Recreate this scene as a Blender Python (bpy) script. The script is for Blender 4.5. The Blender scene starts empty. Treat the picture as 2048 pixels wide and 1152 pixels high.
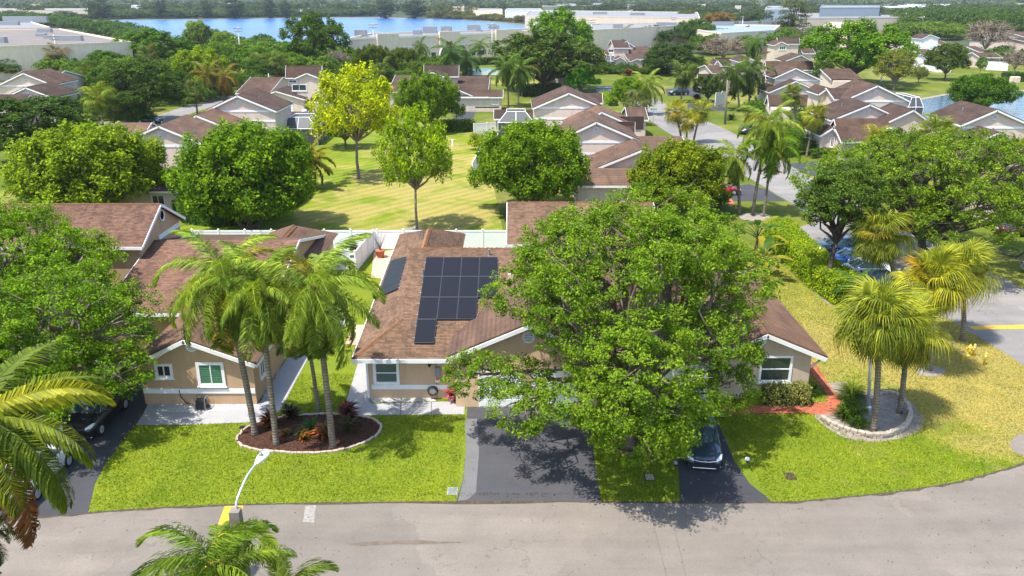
import bpy, bmesh, math, random
import numpy as np
from mathutils import Vector, Matrix
S = bpy.context.scene
COL = S.collection
R = math.radians
# ------------------------------------------------------------------ camera, light, exposure
HAZE = 0.00008
H = 22.0; FPX = 1650.0; HOR = -12.0
PIT = math.atan((576 - HOR) / FPX)
cam = bpy.data.cameras.new('camera'); cam_o = bpy.data.objects.new('camera', cam); COL.objects.link(cam_o)
cam.sensor_width = 36.0; cam.lens = FPX / 2048 * 36.0
cam.clip_start = 0.5; cam.clip_end = 9000
cam_o.location = (0, 0, H); cam_o.rotation_euler = (math.pi / 2 - PIT, 0, 0)
S.camera = cam_o
SUN_DIR = Vector((-0.36, -0.27, 1.0)).normalized()      # towards the sun
w = bpy.data.worlds.new('World'); S.world = w; w.use_nodes = True
nt = w.node_tree; nt.nodes.clear()
sky = nt.nodes.new('ShaderNodeTexSky'); sky.sky_type = 'NISHITA'; sky.sun_disc = False
sky.sun_elevation = math.asin(SUN_DIR.z); sky.sun_rotation = math.atan2(SUN_DIR.x, SUN_DIR.y)
sky.air_density = 1.0; sky.dust_density = 1.0; sky.ozone_density = 1.0
bg = nt.nodes.new('ShaderNodeBackground'); bg.inputs[1].default_value = 0.15
wo = nt.nodes.new('ShaderNodeOutputWorld')
nt.links.new(sky.outputs[0], bg.inputs[0]); nt.links.new(bg.outputs[0], wo.inputs[0])
sun = bpy.data.lights.new('sun', 'SUN'); sun.energy = 3.5; sun.angle = R(0.55); sun.color = (1.0, 0.955, 0.88)
sun_o = bpy.data.objects.new('sun', sun); COL.objects.link(sun_o); sun_o.location = (0, 0, 80)
sun_o.rotation_euler = (-SUN_DIR).to_track_quat('-Z', 'Y').to_euler()
vs = S.view_settings; vs.view_transform = 'Standard'; vs.look = 'None'; vs.gamma = 1.0; vs.exposure = 1.22; vs.use_curve_mapping = False
S.cycles.max_bounces = 6; S.cycles.diffuse_bounces = 3; S.cycles.glossy_bounces = 2; S.cycles.transmission_bounces = 4
S.cycles.transparent_max_bounces = 8; S.cycles.volume_bounces = 1; S.cycles.use_denoising = True

# ------------------------------------------------------------------ pixel <-> world (photo frame 2048 x 1152)
SP, CP = math.sin(PIT), math.cos(PIT)
def gp(px, py, z=0.0):
    u = (px - 1024) / FPX; v = (py - 576) / FPX
    t = (H - z) / (SP + v * CP)
    return (u * t, (CP - v * SP) * t)
def g3(px, py, z=0.0):
    x, y = gp(px, py, z); return (x, y, z)
def pl(px, py, Y):
    u = (px - 1024) / FPX; v = (py - 576) / FPX
    t = Y / (CP - v * SP)
    return (u * t, H - (SP + v * CP) * t)
def rp(px, py, P0, n):
    u = (px - 1024) / FPX; v = (py - 576) / FPX
    d = Vector((u, CP - v * SP, -(SP + v * CP))); n = Vector(n)
    o = Vector((0, 0, H)); t = (Vector(P0) - o).dot(n) / d.dot(n)
    return o + d * t
def scale_at(Y, z=0.0):
    return FPX / (Y * CP + (H - z) * SP)

# ------------------------------------------------------------------ objects
def root(o):
    while o.parent: o = o.parent
    return o
def thing(name, label, cat, loc=(0, 0, 0), group=None):
    o = bpy.data.objects.new(name, None); COL.objects.link(o); o.location = loc; o.empty_display_size = 0.3
    return tag(o, label, cat, group)
def tag(o, label=None, cat=None, group=None, kind=None):
    if label: o['label'] = label
    if cat: o['category'] = cat
    if group: o['group'] = group
    if kind: o['kind'] = kind
    return o
def copy_tree(o, parent=None):
    c = o.copy(); COL.objects.link(c)
    if parent: c.parent = parent
    for ch in o.children: copy_tree(ch, c)
    return c
def mesh_np(name, V, F, mat=None, smooth=False):
    V = np.asarray(V, dtype=np.float32); F = np.asarray(F, dtype=np.int32); k = F.shape[1]
    me = bpy.data.meshes.new(name)
    me.vertices.add(len(V)); me.vertices.foreach_set('co', V.ravel())
    me.loops.add(F.size); me.loops.foreach_set('vertex_index', F.ravel())
    me.polygons.add(len(F)); me.polygons.foreach_set('loop_start', np.arange(0, F.size, k, dtype=np.int32))
    me.polygons.foreach_set('loop_total', np.full(len(F), k, dtype=np.int32))
    if smooth: me.polygons.foreach_set('use_smooth', np.ones(len(F), dtype=bool))
    me.update(calc_edges=True)
    if mat: me.materials.append(mat)
    return me
def link(name, me, parent=None, loc=(0, 0, 0), kind=None):
    o = bpy.data.objects.new(name, me); COL.objects.link(o); o.location = loc
    if parent: o.parent = parent
    if kind: o['kind'] = kind
    return o
class MB:
    def __init__(s): s.v = []; s.f = []
    def add(s, vs, fs):
        b = len(s.v); s.v += [tuple(x) for x in vs]; s.f += [tuple(i + b for i in f) for f in fs]; return s
    def quad(s, a, b, c, d): return s.add([a, b, c, d], [(0, 1, 2, 3)])
    def poly(s, pts): return s.add(pts, [tuple(range(len(pts)))])
    def box(s, x0, x1, y0, y1, z0, z1):
        return s.add([(x0, y0, z0), (x1, y0, z0), (x1, y1, z0), (x0, y1, z0), (x0, y0, z1), (x1, y0, z1), (x1, y1, z1), (x0, y1, z1)],
                     [(0, 3, 2, 1), (4, 5, 6, 7), (0, 1, 5, 4), (1, 2, 6, 5), (2, 3, 7, 6), (3, 0, 4, 7)])
    def obox(s, c, ax, ay, az):            # centre and half-axis vectors
        c, ax, ay, az = map(Vector, (c, ax, ay, az))
        P = [c + sx * ax + sy * ay + sz * az for sz in (-1, 1) for sx, sy in ((-1, -1), (1, -1), (1, 1), (-1, 1))]
        return s.add(P, [(0, 3, 2, 1), (4, 5, 6, 7), (0, 1, 5, 4), (1, 2, 6, 5), (2, 3, 7, 6), (3, 0, 4, 7)])
    def slab(s, pts, th):                  # planar polygon (ccw seen from outside) thickened inwards
        p = [Vector(q) for q in pts]; n = Vector((0, 0, 0))
        for i in range(len(p)): n += p[i].cross(p[(i + 1) % len(p)])
        n.normalize(); q = [a - n * th for a in p]; k = len(p)
        fs = [tuple(range(k)), tuple(range(2 * k - 1, k - 1, -1))] + [(i, k + i, k + (i + 1) % k, (i + 1) % k) for i in range(k)]
        return s.add(p + q, fs)
    def prism(s, prof, a, b, axis='y'):    # profile of (u,z) extruded along y or x
        k = len(prof)
        mk = (lambda u, z, t: (u, t, z)) if axis == 'y' else (lambda u, z, t: (t, u, z))
        vs = [mk(u, z, a) for u, z in prof] + [mk(u, z, b) for u, z in prof]
        fs = [tuple(range(k)), tuple(range(2 * k - 1, k - 1, -1))] + [(i, k + i, k + (i + 1) % k, (i + 1) % k) for i in range(k)]
        return s.add(vs, fs)
    def tube(s, path, rad, n=8, cap=True):
        path = [Vector(p) for p in path]
        if not hasattr(rad, '__len__'): rad = [rad] * len(path)
        ring = []; up = Vector((0.13, 0.21, 1))
        for i, p in enumerate(path):
            d = (path[min(i + 1, len(path) - 1)] - path[max(i - 1, 0)]).normalized()
            a = d.cross(up)
            if a.length < 0.05: a = d.cross(Vector((1, 0, 0)))
            a.normalize(); b = d.cross(a)
            ring.append([p + (a * math.cos(2 * math.pi * j / n) + b * math.sin(2 * math.pi * j / n)) * rad[i] for j in range(n)])
        vs = [q for r_ in ring for q in r_]; fs = []
        for i in range(len(path) - 1):
            for j in range(n):
                fs.append((i * n + j, i * n + (j + 1) % n, (i + 1) * n + (j + 1) % n, (i + 1) * n + j))
        if cap: fs += [tuple(range(n))[::-1], tuple(range((len(path) - 1) * n, len(path) * n))]
        return s.add(vs, fs)
    def lathe(s, prof, c=(0, 0, 0), n=16, axis='z'):   # prof (r, h)
        vs = []; fs = []; k = len(prof)
        for r_, h in prof:
            for j in range(n):
                a = 2 * math.pi * j / n; x, y = r_ * math.cos(a), r_ * math.sin(a)
                p = (x, y, h) if axis == 'z' else ((x, h, y) if axis == 'y' else (h, x, y))
                vs.append((c[0] + p[0], c[1] + p[1], c[2] + p[2]))
        for i in range(k - 1):
            for j in range(n): fs.append((i * n + j, i * n + (j + 1) % n, (i + 1) * n + (j + 1) % n, (i + 1) * n + j))
        fs += [tuple(range(n))[::-1], tuple(range((k - 1) * n, k * n))]
        return s.add(vs, fs)
    def build(s, name, mat, parent=None, smooth=False, local=False, kind=None, label=None, fixn=True):
        me = bpy.data.meshes.new(name)
        off = Vector((0, 0, 0))
        if parent is not None and not local: off = root(parent).location
        me.from_pydata([(x - off[0], y - off[1], z - off[2]) for x, y, z in s.v], [], s.f)
        if fixn:
            bm = bmesh.new(); bm.from_mesh(me); bmesh.ops.recalc_face_normals(bm, faces=bm.faces); bm.to_mesh(me); bm.free()
        if smooth: me.polygons.foreach_set('use_smooth', np.ones(len(me.polygons), dtype=bool))
        me.update()
        if mat: me.materials.append(mat)
        o = link(name, me, parent, kind=kind)
        if label: o['label'] = label
        return o

# ------------------------------------------------------------------ materials
def nodes(name):
    m = bpy.data.materials.new(name); m.use_nodes = True; t = m.node_tree; t.nodes.clear()
    out = t.nodes.new('ShaderNodeOutputMaterial'); b = t.nodes.new('ShaderNodeBsdfPrincipled')
    t.links.new(b.outputs[0], out.inputs[0]); return m, t, b, out
def N(t, kind, **kw):
    n = t.nodes.new(kind)
    for k, v in kw.items(): setattr(n, k, v)
    return n
def ramp(t, fac, stops):
    r = N(t, 'ShaderNodeValToRGB'); e = r.color_ramp.elements
    while len(e) < len(stops): e.new(0.5)
    for i, (p, c) in enumerate(stops): e[i].position = p; e[i].color = (*c, 1) if len(c) == 3 else c
    t.links.new(fac, r.inputs[0]); return r.outputs[0]
def noise(t, scale, detail=4.0, rough=0.55, coord=None, dist=0.0):
    n = N(t, 'ShaderNodeTexNoise'); n.inputs['Scale'].default_value = scale; n.inputs['Detail'].default_value = detail
    n.inputs['Roughness'].default_value = rough; n.inputs['Distortion'].default_value = dist
    if coord is None: coord = pos(t)
    t.links.new(coord, n.inputs['Vector']); return n.outputs[0]
def pos(t):
    return N(t, 'ShaderNodeNewGeometry').outputs['Position']
def mapped(t, sc=(1, 1, 1), rot=(0, 0, 0), src=None):
    m = N(t, 'ShaderNodeMapping'); m.inputs['Scale'].default_value = sc; m.inputs['Rotation'].default_value = rot
    t.links.new(src or pos(t), m.inputs[0]); return m.outputs[0]
def mix(t, a, b, fac, mode='MIX'):
    m = N(t, 'ShaderNodeMix', data_type='RGBA', blend_type=mode)
    for sock, v in ((m.inputs[6], a), (m.inputs[7], b), (m.inputs[0], fac)):
        if isinstance(v, (int, float)): sock.default_value = v
        elif isinstance(v, (tuple, list)): sock.default_value = (*v, 1)[:4]
        else: t.links.new(v, sock)
    return m.outputs[2]
def math_n(t, op, a, b=None, c=None):
    m = N(t, 'ShaderNodeMath', operation=op)
    for i, v in enumerate((a, b, c)):
        if v is None: continue
        if isinstance(v, (int, float)): m.inputs[i].default_value = v
        else: t.links.new(v, m.inputs[i])
    return m.outputs[0]
def maprange(t, v, a, b, c=0.0, d=1.0):
    m = N(t, 'ShaderNodeMapRange'); t.links.new(v, m.inputs[0])
    for i, x in enumerate((a, b, c, d)): m.inputs[i + 1].default_value = x
    return m.outputs[0]
def bump(t, b, h, strength=0.3, dist=0.02):
    n = N(t, 'ShaderNodeBump'); n.inputs['Strength'].default_value = strength; n.inputs['Distance'].default_value = dist
    t.links.new(h, n.inputs['Height']); t.links.new(n.outputs[0], b.inputs['Normal'])
def mat(name, c, rough=0.7, var=0.12, scale=1.5, fine=0.06, metal=0.0, spec=0.4, bmp=0.0, dirt=None):
    m, t, b, o = nodes(name)
    lo = tuple(x * (1 - var) for x in c); hi = tuple(min(1, x * (1 + var)) for x in c)
    cc = ramp(t, noise(t, scale, 5, 0.6), [(0.3, lo), (0.7, hi)])
    f = noise(t, 28, 3)
    cc = mix(t, cc, ramp(t, f, [(0.3, (1 - fine * 3,) * 3), (0.7, (1 + fine,) * 3)]), 1.0, 'MULTIPLY')
    if dirt:
        d = noise(t, dirt[1], 6, 0.7); cc = mix(t, cc, dirt[0], ramp(t, d, [(0.5, (0, 0, 0)), (0.75, (dirt[2],) * 3)]))
    t.links.new(cc, b.inputs['Base Color']); b.inputs['Roughness'].default_value = rough; b.inputs['Metallic'].default_value = metal
    b.inputs['Specular IOR Level'].default_value = spec
    if bmp: bump(t, b, f, bmp, 0.01)
    return m
def stain_wall(name, c):
    m, t, b, o = nodes(name)
    s = noise(t, 1.0, 6, 0.65, mapped(t, (1.6, 1.6, 0.25)))
    cc = ramp(t, s, [(0.3, tuple(x * 0.86 for x in c)), (0.6, c), (0.8, tuple(min(1, x * 1.05) for x in c))])
    cc = mix(t, cc, ramp(t, noise(t, 40, 2), [(0.3, (0.88,) * 3), (0.7, (1.05,) * 3)]), 1.0, 'MULTIPLY')
    t.links.new(cc, b.inputs['Base Color']); b.inputs['Roughness'].default_value = 0.9; b.inputs['Specular IOR Level'].default_value = 0.2
    bump(t, b, noise(t, 60, 3), 0.25, 0.01); return m
def grass(name, stops, blotch=0.35, dry=None, stripes=None):
    m, t, b, o = nodes(name)
    f = noise(t, 9.0, 6, 0.75)
    cc = ramp(t, f, stops)
    big = noise(t, blotch, 5, 0.6, dist=0.6)
    cc = mix(t, cc, ramp(t, big, [(0.3, (0.72, 0.80, 0.8)), (0.5, (1, 1, 1)), (0.7, (1.22, 1.12, 1.0))]), 1.0, 'MULTIPLY')
    wp = noise(t, .55, 6, .7, dist=1.0); cc = mix(t, cc, ramp(t, noise(t, 11, 4, .7), [(.3, (.12, .105, .03)), (.7, (.30, .25, .09))]), ramp(t, wp, [(.58, (0, 0, 0)), (.72, (.6,) * 3)]))
    if dry:
        fac = dry(t)
        dc = ramp(t, noise(t, 7.0, 6, 0.75), [(0.25, (0.15, 0.135, 0.025)), (0.5, (0.32, 0.26, 0.075)), (0.75, (0.48, 0.39, 0.15))])
        cc = mix(t, cc, dc, fac)
    if stripes:
        wv = N(t, 'ShaderNodeTexWave', bands_direction='X'); wv.inputs['Scale'].default_value = stripes[0]; wv.inputs['Distortion'].default_value = 3.2; wv.inputs['Detail Scale'].default_value = .5; wv.inputs['Detail'].default_value = 2
        t.links.new(mapped(t, (1, 1, 1), (0, 0, stripes[1])), wv.inputs[0])
        cc = mix(t, cc, ramp(t, wv.outputs[1], [(0.2, (0.84, 0.90, 0.88)), (0.8, (1.12, 1.08, 1.05))]), 0.8, 'MULTIPLY')
    cc = mix(t, cc, ramp(t, noise(t, 34, 4, 0.8), [(0.3, (0.62,) * 3), (0.65, (1.18,) * 3)]), 1.0, 'MULTIPLY')
    t.links.new(cc, b.inputs['Base Color']); b.inputs['Roughness'].default_value = 0.95; b.inputs['Specular IOR Level'].default_value = 0.1
    bump(t, b, f, 0.9, 0.05); return m
def leafmat(name, trans=0.42, rough=0.55, spec=0.22, lo=0.55, hi=1.45, yel=0.10, bigv=.35):
    m, t, b, o = nodes(name)
    oi = N(t, 'ShaderNodeObjectInfo'); gi = N(t, 'ShaderNodeNewGeometry')
    rv = gi.outputs['Random Per Island']
    vc = ramp(t, rv, [(0.0, (lo, lo, lo * 1.1)), (0.5, (1, 1, 1)), (0.85, (hi, hi * 0.96, hi * 0.8)), (1.0, (hi + yel * 2, hi + yel, hi * 0.6))])
    cc = mix(t, oi.outputs['Color'], vc, 1.0, 'MULTIPLY')
    orv = ramp(t, oi.outputs['Random'], [(0, (0.88, 0.92, 0.9)), (1, (1.12, 1.07, 1.0))])
    cc = mix(t, cc, orv, 1.0, 'MULTIPLY')
    # broad patches of older and younger foliage, contrast raised to paint in self-shading
    cc = mix(t, cc, ramp(t, noise(t, 0.7, 4, .6), [(0.36, (0.62, 0.72, 0.75)), (0.64, (1.3, 1.2, 1.0))]), 0.9, 'MULTIPLY')
    cc = mix(t, cc, ramp(t, noise(t, 0.055, 4), [(0.35, (0.72, 0.80, 0.85)), (0.65, (1.25, 1.18, 1.0))]), bigv, 'MULTIPLY')
    t.links.new(cc, b.inputs['Base Color']); b.inputs['Roughness'].default_value = rough; b.inputs['Specular IOR Level'].default_value = spec
    tr = N(t, 'ShaderNodeBsdfTranslucent'); t.links.new(mix(t, cc, (1.3, 1.25, 0.6), 1.0, 'MULTIPLY'), tr.inputs[0])
    ms = N(t, 'ShaderNodeMixShader'); ms.inputs[0].default_value = trans
    t.links.new(b.outputs[0], ms.inputs[1]); t.links.new(tr.outputs[0], ms.inputs[2]); t.links.new(ms.outputs[0], o.inputs[0])
    return m
def roofmat(name, c, warm):
    m, t, b, o = nodes(name)
    gi = N(t, 'ShaderNodeNewGeometry')
    v = ramp(t, gi.outputs['Random Per Island'], [(0, (0.72,) * 3), (0.5, (1, 1, 1)), (1, (1.22, 1.18, 1.15))])
    big = noise(t, 0.45, 6, 0.65, mapped(t, (1, 1, 1)))
    cc = ramp(t, big, [(0.25, tuple(x * 0.72 for x in c)), (0.45, c), (0.75, warm)])
    st = noise(t, 1.0, 5, 0.7, mapped(t, (2.2, 0.35, 0.35)))
    cc = mix(t, cc, ramp(t, st, [(0.3, (0.66, 0.66, 0.7)), (0.5, (1, 1, 1)), (0.75, (1.12, 1.08, 1.05))]), 0.9, 'MULTIPLY')
    cc = mix(t, cc, v, 1.0, 'MULTIPLY')
    cc = mix(t, cc, ramp(t, noise(t, 45, 2), [(0.3, (0.75,) * 3), (0.7, (1.15,) * 3)]), 1.0, 'MULTIPLY')
    t.links.new(cc, b.inputs['Base Color']); b.inputs['Roughness'].default_value = 0.95; b.inputs['Specular IOR Level'].default_value = 0.15
    bump(t, b, noise(t, 50, 2), 0.4, 0.01); return m
def farroof(name, c, warm):
    m, t, b, o = nodes(name)
    big = noise(t, 0.4, 6, 0.65)
    cc = ramp(t, big, [(0.28, tuple(x * 0.75 for x in c)), (0.5, c), (0.75, warm)])
    wz = N(t, 'ShaderNodeTexWave', bands_direction='Z'); wz.inputs['Scale'].default_value = 2.6; wz.inputs['Distortion'].default_value = 0.6; wz.inputs['Detail'].default_value = 3; wz.inputs['Detail Scale'].default_value = 6
    t.links.new(pos(t), wz.inputs[0])
    cc = mix(t, cc, ramp(t, wz.outputs[1], [(0.1, (0.78,) * 3), (0.5, (1.06,) * 3)]), 0.7, 'MULTIPLY')
    cc = mix(t, cc, ramp(t, noise(t, 8, 5, 0.75), [(0.3, (0.75,) * 3), (0.7, (1.18,) * 3)]), 1.0, 'MULTIPLY')
    oi = N(t, 'ShaderNodeObjectInfo'); cc = mix(t, cc, ramp(t, oi.outputs['Random'], [(0, (.80, .82, .86)), (.5, (1, 1, 1)), (1, (1.25, 1.18, 1.1))]), 1.0, 'MULTIPLY')
    st = noise(t, 1.0, 5, .7, mapped(t, (1.2, .18, .3))); cc = mix(t, cc, ramp(t, st, [(.32, (.68, .68, .72)), (.5, (1, 1, 1)), (.75, (1.15, 1.1, 1.05))]), .8, 'MULTIPLY')
    t.links.new(cc, b.inputs['Base Color']); b.inputs['Roughness'].default_value = 0.95; b.inputs['Specular IOR Level'].default_value = 0.15
    return m
def asphalt(name, c, agg=0.25, crack=False, tint=None):
    m, t, b, o = nodes(name)
    cc = ramp(t, noise(t, 0.35, 6, 0.6), [(0.3, tuple(x * 0.86 for x in c)), (0.7, tuple(x * 1.10 for x in c))])
    lane = noise(t, 1.0, 5, 0.6, mapped(t, (0.06, 0.8, 1)))
    cc = mix(t, cc, ramp(t, lane, [(0.3, (0.86,) * 3), (0.65, (1.06,) * 3)]), 0.8, 'MULTIPLY')
    cc = mix(t, cc, ramp(t, noise(t, 26, 4, 0.8), [(0.3, (1 - agg,) * 3), (0.7, (1 + agg * 0.6,) * 3)]), 1.0, 'MULTIPLY')
    sp = noise(t, 5.5, 2, 0.5); cc = mix(t, cc, tuple(x * 0.35 for x in c), ramp(t, sp, [(0.735, (0, 0, 0)), (0.765, (0.8,) * 3)]))
    if crack:
        vn = N(t, 'ShaderNodeTexVoronoi', feature='DISTANCE_TO_EDGE'); vn.inputs['Scale'].default_value = .16
        dn = N(t, 'ShaderNodeTexNoise'); dn.inputs['Scale'].default_value = .9; dn.inputs['Detail'].default_value = 6; t.links.new(pos(t), dn.inputs[0])
        mx = N(t, 'ShaderNodeVectorMath', operation='MULTIPLY_ADD'); t.links.new(dn.outputs['Color'], mx.inputs[0]); mx.inputs[1].default_value = (3, 3, 3); t.links.new(pos(t), mx.inputs[2]); t.links.new(mx.outputs[0], vn.inputs['Vector'])
        ln = ramp(t, vn.outputs['Distance'], [(0.0, (1, 1, 1)), (0.006, (0, 0, 0))]); mk = ramp(t, noise(t, .22, 3), [(0.5, (0, 0, 0)), (0.56, (.75,) * 3)])
        cc = mix(t, cc, tuple(x * .45 for x in c), mix(t, ln, mk, 1.0, 'MULTIPLY'))
        pt = N(t, 'ShaderNodeTexVoronoi', feature='F1'); pt.inputs['Scale'].default_value = .11; t.links.new(mx.outputs[0], pt.inputs['Vector'])
        cc = mix(t, cc, ramp(t, pt.outputs['Color'], [(0.2, (.86, .87, .88)), (0.5, (1, 1, 1)), (.9, (1.08, 1.07, 1.05))]), .8, 'MULTIPLY')
        sm = noise(t, 1.0, 5, .65, mapped(t, (.16, 1.3, 1))); cc = mix(t, cc, tuple(x * .62 for x in c), ramp(t, sm, [(.60, (0, 0, 0)), (.75, (.65,) * 3)]))
    if tint: cc = mix(t, cc, tint, ramp(t, noise(t, 0.5, 4), [(0.55, (0, 0, 0)), (0.75, (0.6,) * 3)]))
    t.links.new(cc, b.inputs['Base Color']); b.inputs['Roughness'].default_value = 0.85; b.inputs['Specular IOR Level'].default_value = 0.3
    bump(t, b, noise(t, 60, 3), 0.3, 0.008); return m
def water(name, c, sc=0.5, rough=0.12):
    m, t, b, o = nodes(name)
    cc = ramp(t, noise(t, 1.0, 5, .65, mapped(t, (.006, .03, 1))), [(0.35, tuple(x * .8 for x in c)), (0.65, tuple(x * 1.35 for x in c))])
    t.links.new(cc, b.inputs['Base Color']); b.inputs['Roughness'].default_value = rough; b.inputs['Specular IOR Level'].default_value = 0.5
    b.inputs['IOR'].default_value = 1.33
    bump(t, b, noise(t, sc, 4, 0.6, mapped(t, (0.5, 1, 1))), 0.5, 0.25); return m
def plain(name, c, rough=0.5, metal=0.0, spec=0.5, coat=0.0):
    m, t, b, o = nodes(name)
    cc = ramp(t, noise(t, 3.0, 4), [(0.3, tuple(x * 0.93 for x in c)), (0.7, tuple(min(1, x * 1.05) for x in c))])
    t.links.new(cc, b.inputs['Base Color']); b.inputs['Roughness'].default_value = rough; b.inputs['Metallic'].default_value = metal
    b.inputs['Specular IOR Level'].default_value = spec; b.inputs['Coat Weight'].default_value = coat; b.inputs['Coat Roughness'].default_value = 0.05
    return m
def ringed(name, c):
    m, t, b, o = nodes(name)
    cc = ramp(t, noise(t, 3.0, 6, .7), [(0.3, tuple(x * .6 for x in c)), (.55, c), (.75, tuple(x * 1.25 for x in c))])
    wv = N(t, 'ShaderNodeTexWave', bands_direction='Z'); wv.inputs['Scale'].default_value = 1.9; wv.inputs['Distortion'].default_value = 1.5; wv.inputs['Detail'].default_value = 3; t.links.new(pos(t), wv.inputs[0])
    cc = mix(t, cc, ramp(t, wv.outputs[1], [(0.15, (.58, .56, .54)), (.4, (1.05, 1.05, 1.05))]), .85, 'MULTIPLY')
    t.links.new(cc, b.inputs['Base Color']); b.inputs['Roughness'].default_value = .95; b.inputs['Specular IOR Level'].default_value = .1
    bump(t, b, wv.outputs[1], .5, .02); return m
M = {}
M['peach'] = stain_wall('peach stucco', (0.60, 0.41, 0.26))
M['pink'] = stain_wall('pinkish stucco', (0.66, 0.53, 0.44))
M['beige'] = stain_wall('beige stucco', (0.62, 0.51, 0.40))
M['cream'] = stain_wall('cream stucco', (0.80, 0.655, 0.50))
M['white'] = mat('white paint', (0.78, 0.78, 0.77), 0.5, 0.05, 1.2, 0.02, dirt=((0.5, 0.48, 0.42), 1.3, 0.35))
M['vinyl'] = mat('white vinyl', (0.80, 0.80, 0.79), 0.4, 0.03, 0.8, 0.01)
M['shingle'] = roofmat('brown shingles', (0.170, 0.106, 0.069), (0.235, 0.143, 0.090))
M['shingle_left'] = roofmat('red brown shingles', (0.165, 0.096, 0.068), (0.230, 0.130, 0.092))
M['ridge'] = mat('orange ridge caps', (0.32, 0.155, 0.075), 0.95, 0.25, 2.5, 0.12)
M['farroof'] = farroof('dark brown roof', (0.070, 0.045, 0.035), (0.108, 0.070, 0.052))
M['midroof'] = farroof('worn brown roof', (0.122, 0.075, 0.053), (0.180, 0.110, 0.077))
M['deck'] = mat('roof deck', (0.06, 0.04, 0.03), 0.95)
M['glass'] = plain('window glass', (0.03, 0.04, 0.045), 0.06, 0, 0.8)
M['blind'] = mat('window blinds', (0.10, 0.13, 0.115), 0.6, 0.05)
M['greenblind'] = mat('green blinds', (0.07, 0.20, 0.11), 0.5, 0.08)  # green tint puts the reflection on the glass into the blind colour
M['pv'] = plain('solar cells', (0.012, 0.012, 0.016), 0.38, 0, 0.22)
M['pvline'] = plain('solar cell lines', (0.022, 0.022, 0.028), 0.4, 0, 0.2)
M['alu'] = plain('aluminium', (0.27, 0.28, 0.30), 0.5, 0.4)
M['pvframe'] = plain('dark panel frame', (.09, .09, .10), .4, .5)
M['black'] = plain('black plastic', (0.015, 0.015, 0.017), 0.45)
M['rubber'] = mat('rubber', (0.02, 0.02, 0.02), 0.85)
M['chrome'] = plain('chrome', (0.7, 0.7, 0.72), 0.15, 1.0)
M['lamp_glass'] = plain('lamp glass', (0.75, 0.78, 0.8), 0.1, 0, 0.7)
M['redlamp'] = plain('tail lamp', (0.32, 0.01, 0.015), 0.15, 0, 0.7)
M['bark'] = mat('bark', (0.17, 0.13, 0.095), 0.95, 0.3, 3.0, 0.15, bmp=0.7)
M['bark_dark'] = mat('dark bark', (0.075, 0.058, 0.046), 0.95, 0.3, 3.0, 0.15, bmp=0.7)
M['palmbark'] = ringed('palm bark', (0.23, 0.19, 0.15))
M['fibre'] = mat('dry palm fibre', (0.24, 0.13, 0.06), 0.95, 0.4, 6.0, 0.2)
M['twig'] = mat('grey twigs', (0.24, 0.19, 0.16), 0.95, 0.3, 4.0, 0.1)
M['leaf'] = leafmat('leaves', .34, .65, .05, .5, 1.55, .08); M['blade'] = leafmat('grass blades', .3, .8, .05, .75, 1.2, .05); M['leaf_far'] = leafmat('far leaves', 0.3, 0.8, 0.1, 0.6, 1.35, 0.1, 1.0)
M['frond'] = leafmat('palm leaflets', 0.35, 0.5, 0.15, 0.6, 1.4, 0.1)
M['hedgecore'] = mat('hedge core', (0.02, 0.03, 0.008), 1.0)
M['road'] = asphalt('old asphalt', (0.205, 0.176, 0.147), 0.30, crack=True)
M['road_far'] = asphalt('far asphalt', (0.225, 0.208, 0.193), 0.14, crack=True)
M['drive'] = asphalt('sealed asphalt', (0.055, 0.055, 0.062), 0.3)
M['drive_grey'] = asphalt('worn sealed asphalt', (0.066, 0.066, 0.073), 0.28, tint=(0.11, 0.075, 0.065))
M['concrete'] = mat('pale concrete', (0.33, 0.325, 0.325), 0.85, 0.08, 0.8, 0.04, dirt=((0.40, 0.38, 0.36), 0.9, 0.3))
M['yellow'] = mat('yellow road paint', (0.62, 0.36, 0.03), 0.7, 0.15, 2.0, 0.08)
M['hydrant'] = mat('yellow paint', (0.68, 0.45, 0.04), 0.45, 0.08, 2.0, 0.03)
M['paver'] = roofmat('red pavers', (0.42, 0.125, 0.07), (0.50, 0.17, 0.10))
M['patio'] = mat('pink patio', (0.58, 0.36, 0.26), 0.85, 0.12, 2.0, 0.06)
M['mulch'] = mat('brown mulch', (0.085, 0.035, 0.018), 1.0, 0.45, 9.0, 0.25, bmp=1.0)
M['chips'] = mat('mulch chips', (0.11, 0.05, 0.028), 1.0, 0.5, 5.0, 0.2)
M['sand'] = mat('sandy soil', (0.30, 0.255, 0.21), 1.0, 0.25, 2.5, 0.15)
M['gravel'] = mat('white gravel', (0.55, 0.54, 0.53), 0.9, 0.25, 12, 0.2, bmp=1.0)
M['pebble'] = roofmat('pebbles', (0.6, 0.59, 0.58), (0.72, 0.71, 0.70))
M['stone'] = mat('cut stone', (0.42, 0.35, 0.28), 0.9, 0.25, 3.0, 0.1, bmp=0.5)
M['edging'] = mat('edging stone', (0.46, 0.36, 0.30), 0.9, 0.2, 3.0, 0.08)
M['terracotta'] = mat('terracotta', (0.40, 0.13, 0.06), 0.8, 0.1)
M['lake'] = water('lake water', (0.025, 0.10, 0.26), 0.25, 0.28)
M['pond'] = water('pond water', (0.03, 0.07, 0.12), 0.8, 0.06)
M['pool'] = water('pool water', (0.06, 0.35, 0.55), 1.0, 0.08)
M['whroof'] = mat('flat grey roof', (0.185, 0.158, 0.142), 0.95, 0.2, 0.12, 0.1, dirt=((0.16, 0.14, 0.13), 0.08, 0.5))
M['whpale'] = mat('pale flat roof', (0.21, 0.212, 0.225), 0.9, 0.12, 0.1, 0.05)
M['bluegrey'] = mat('blue grey sheet', (0.24, 0.29, 0.33), 0.6, 0.06)
M['screen'] = plain('pool cage screen', (0.055, 0.06, 0.065), 0.6)
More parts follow.
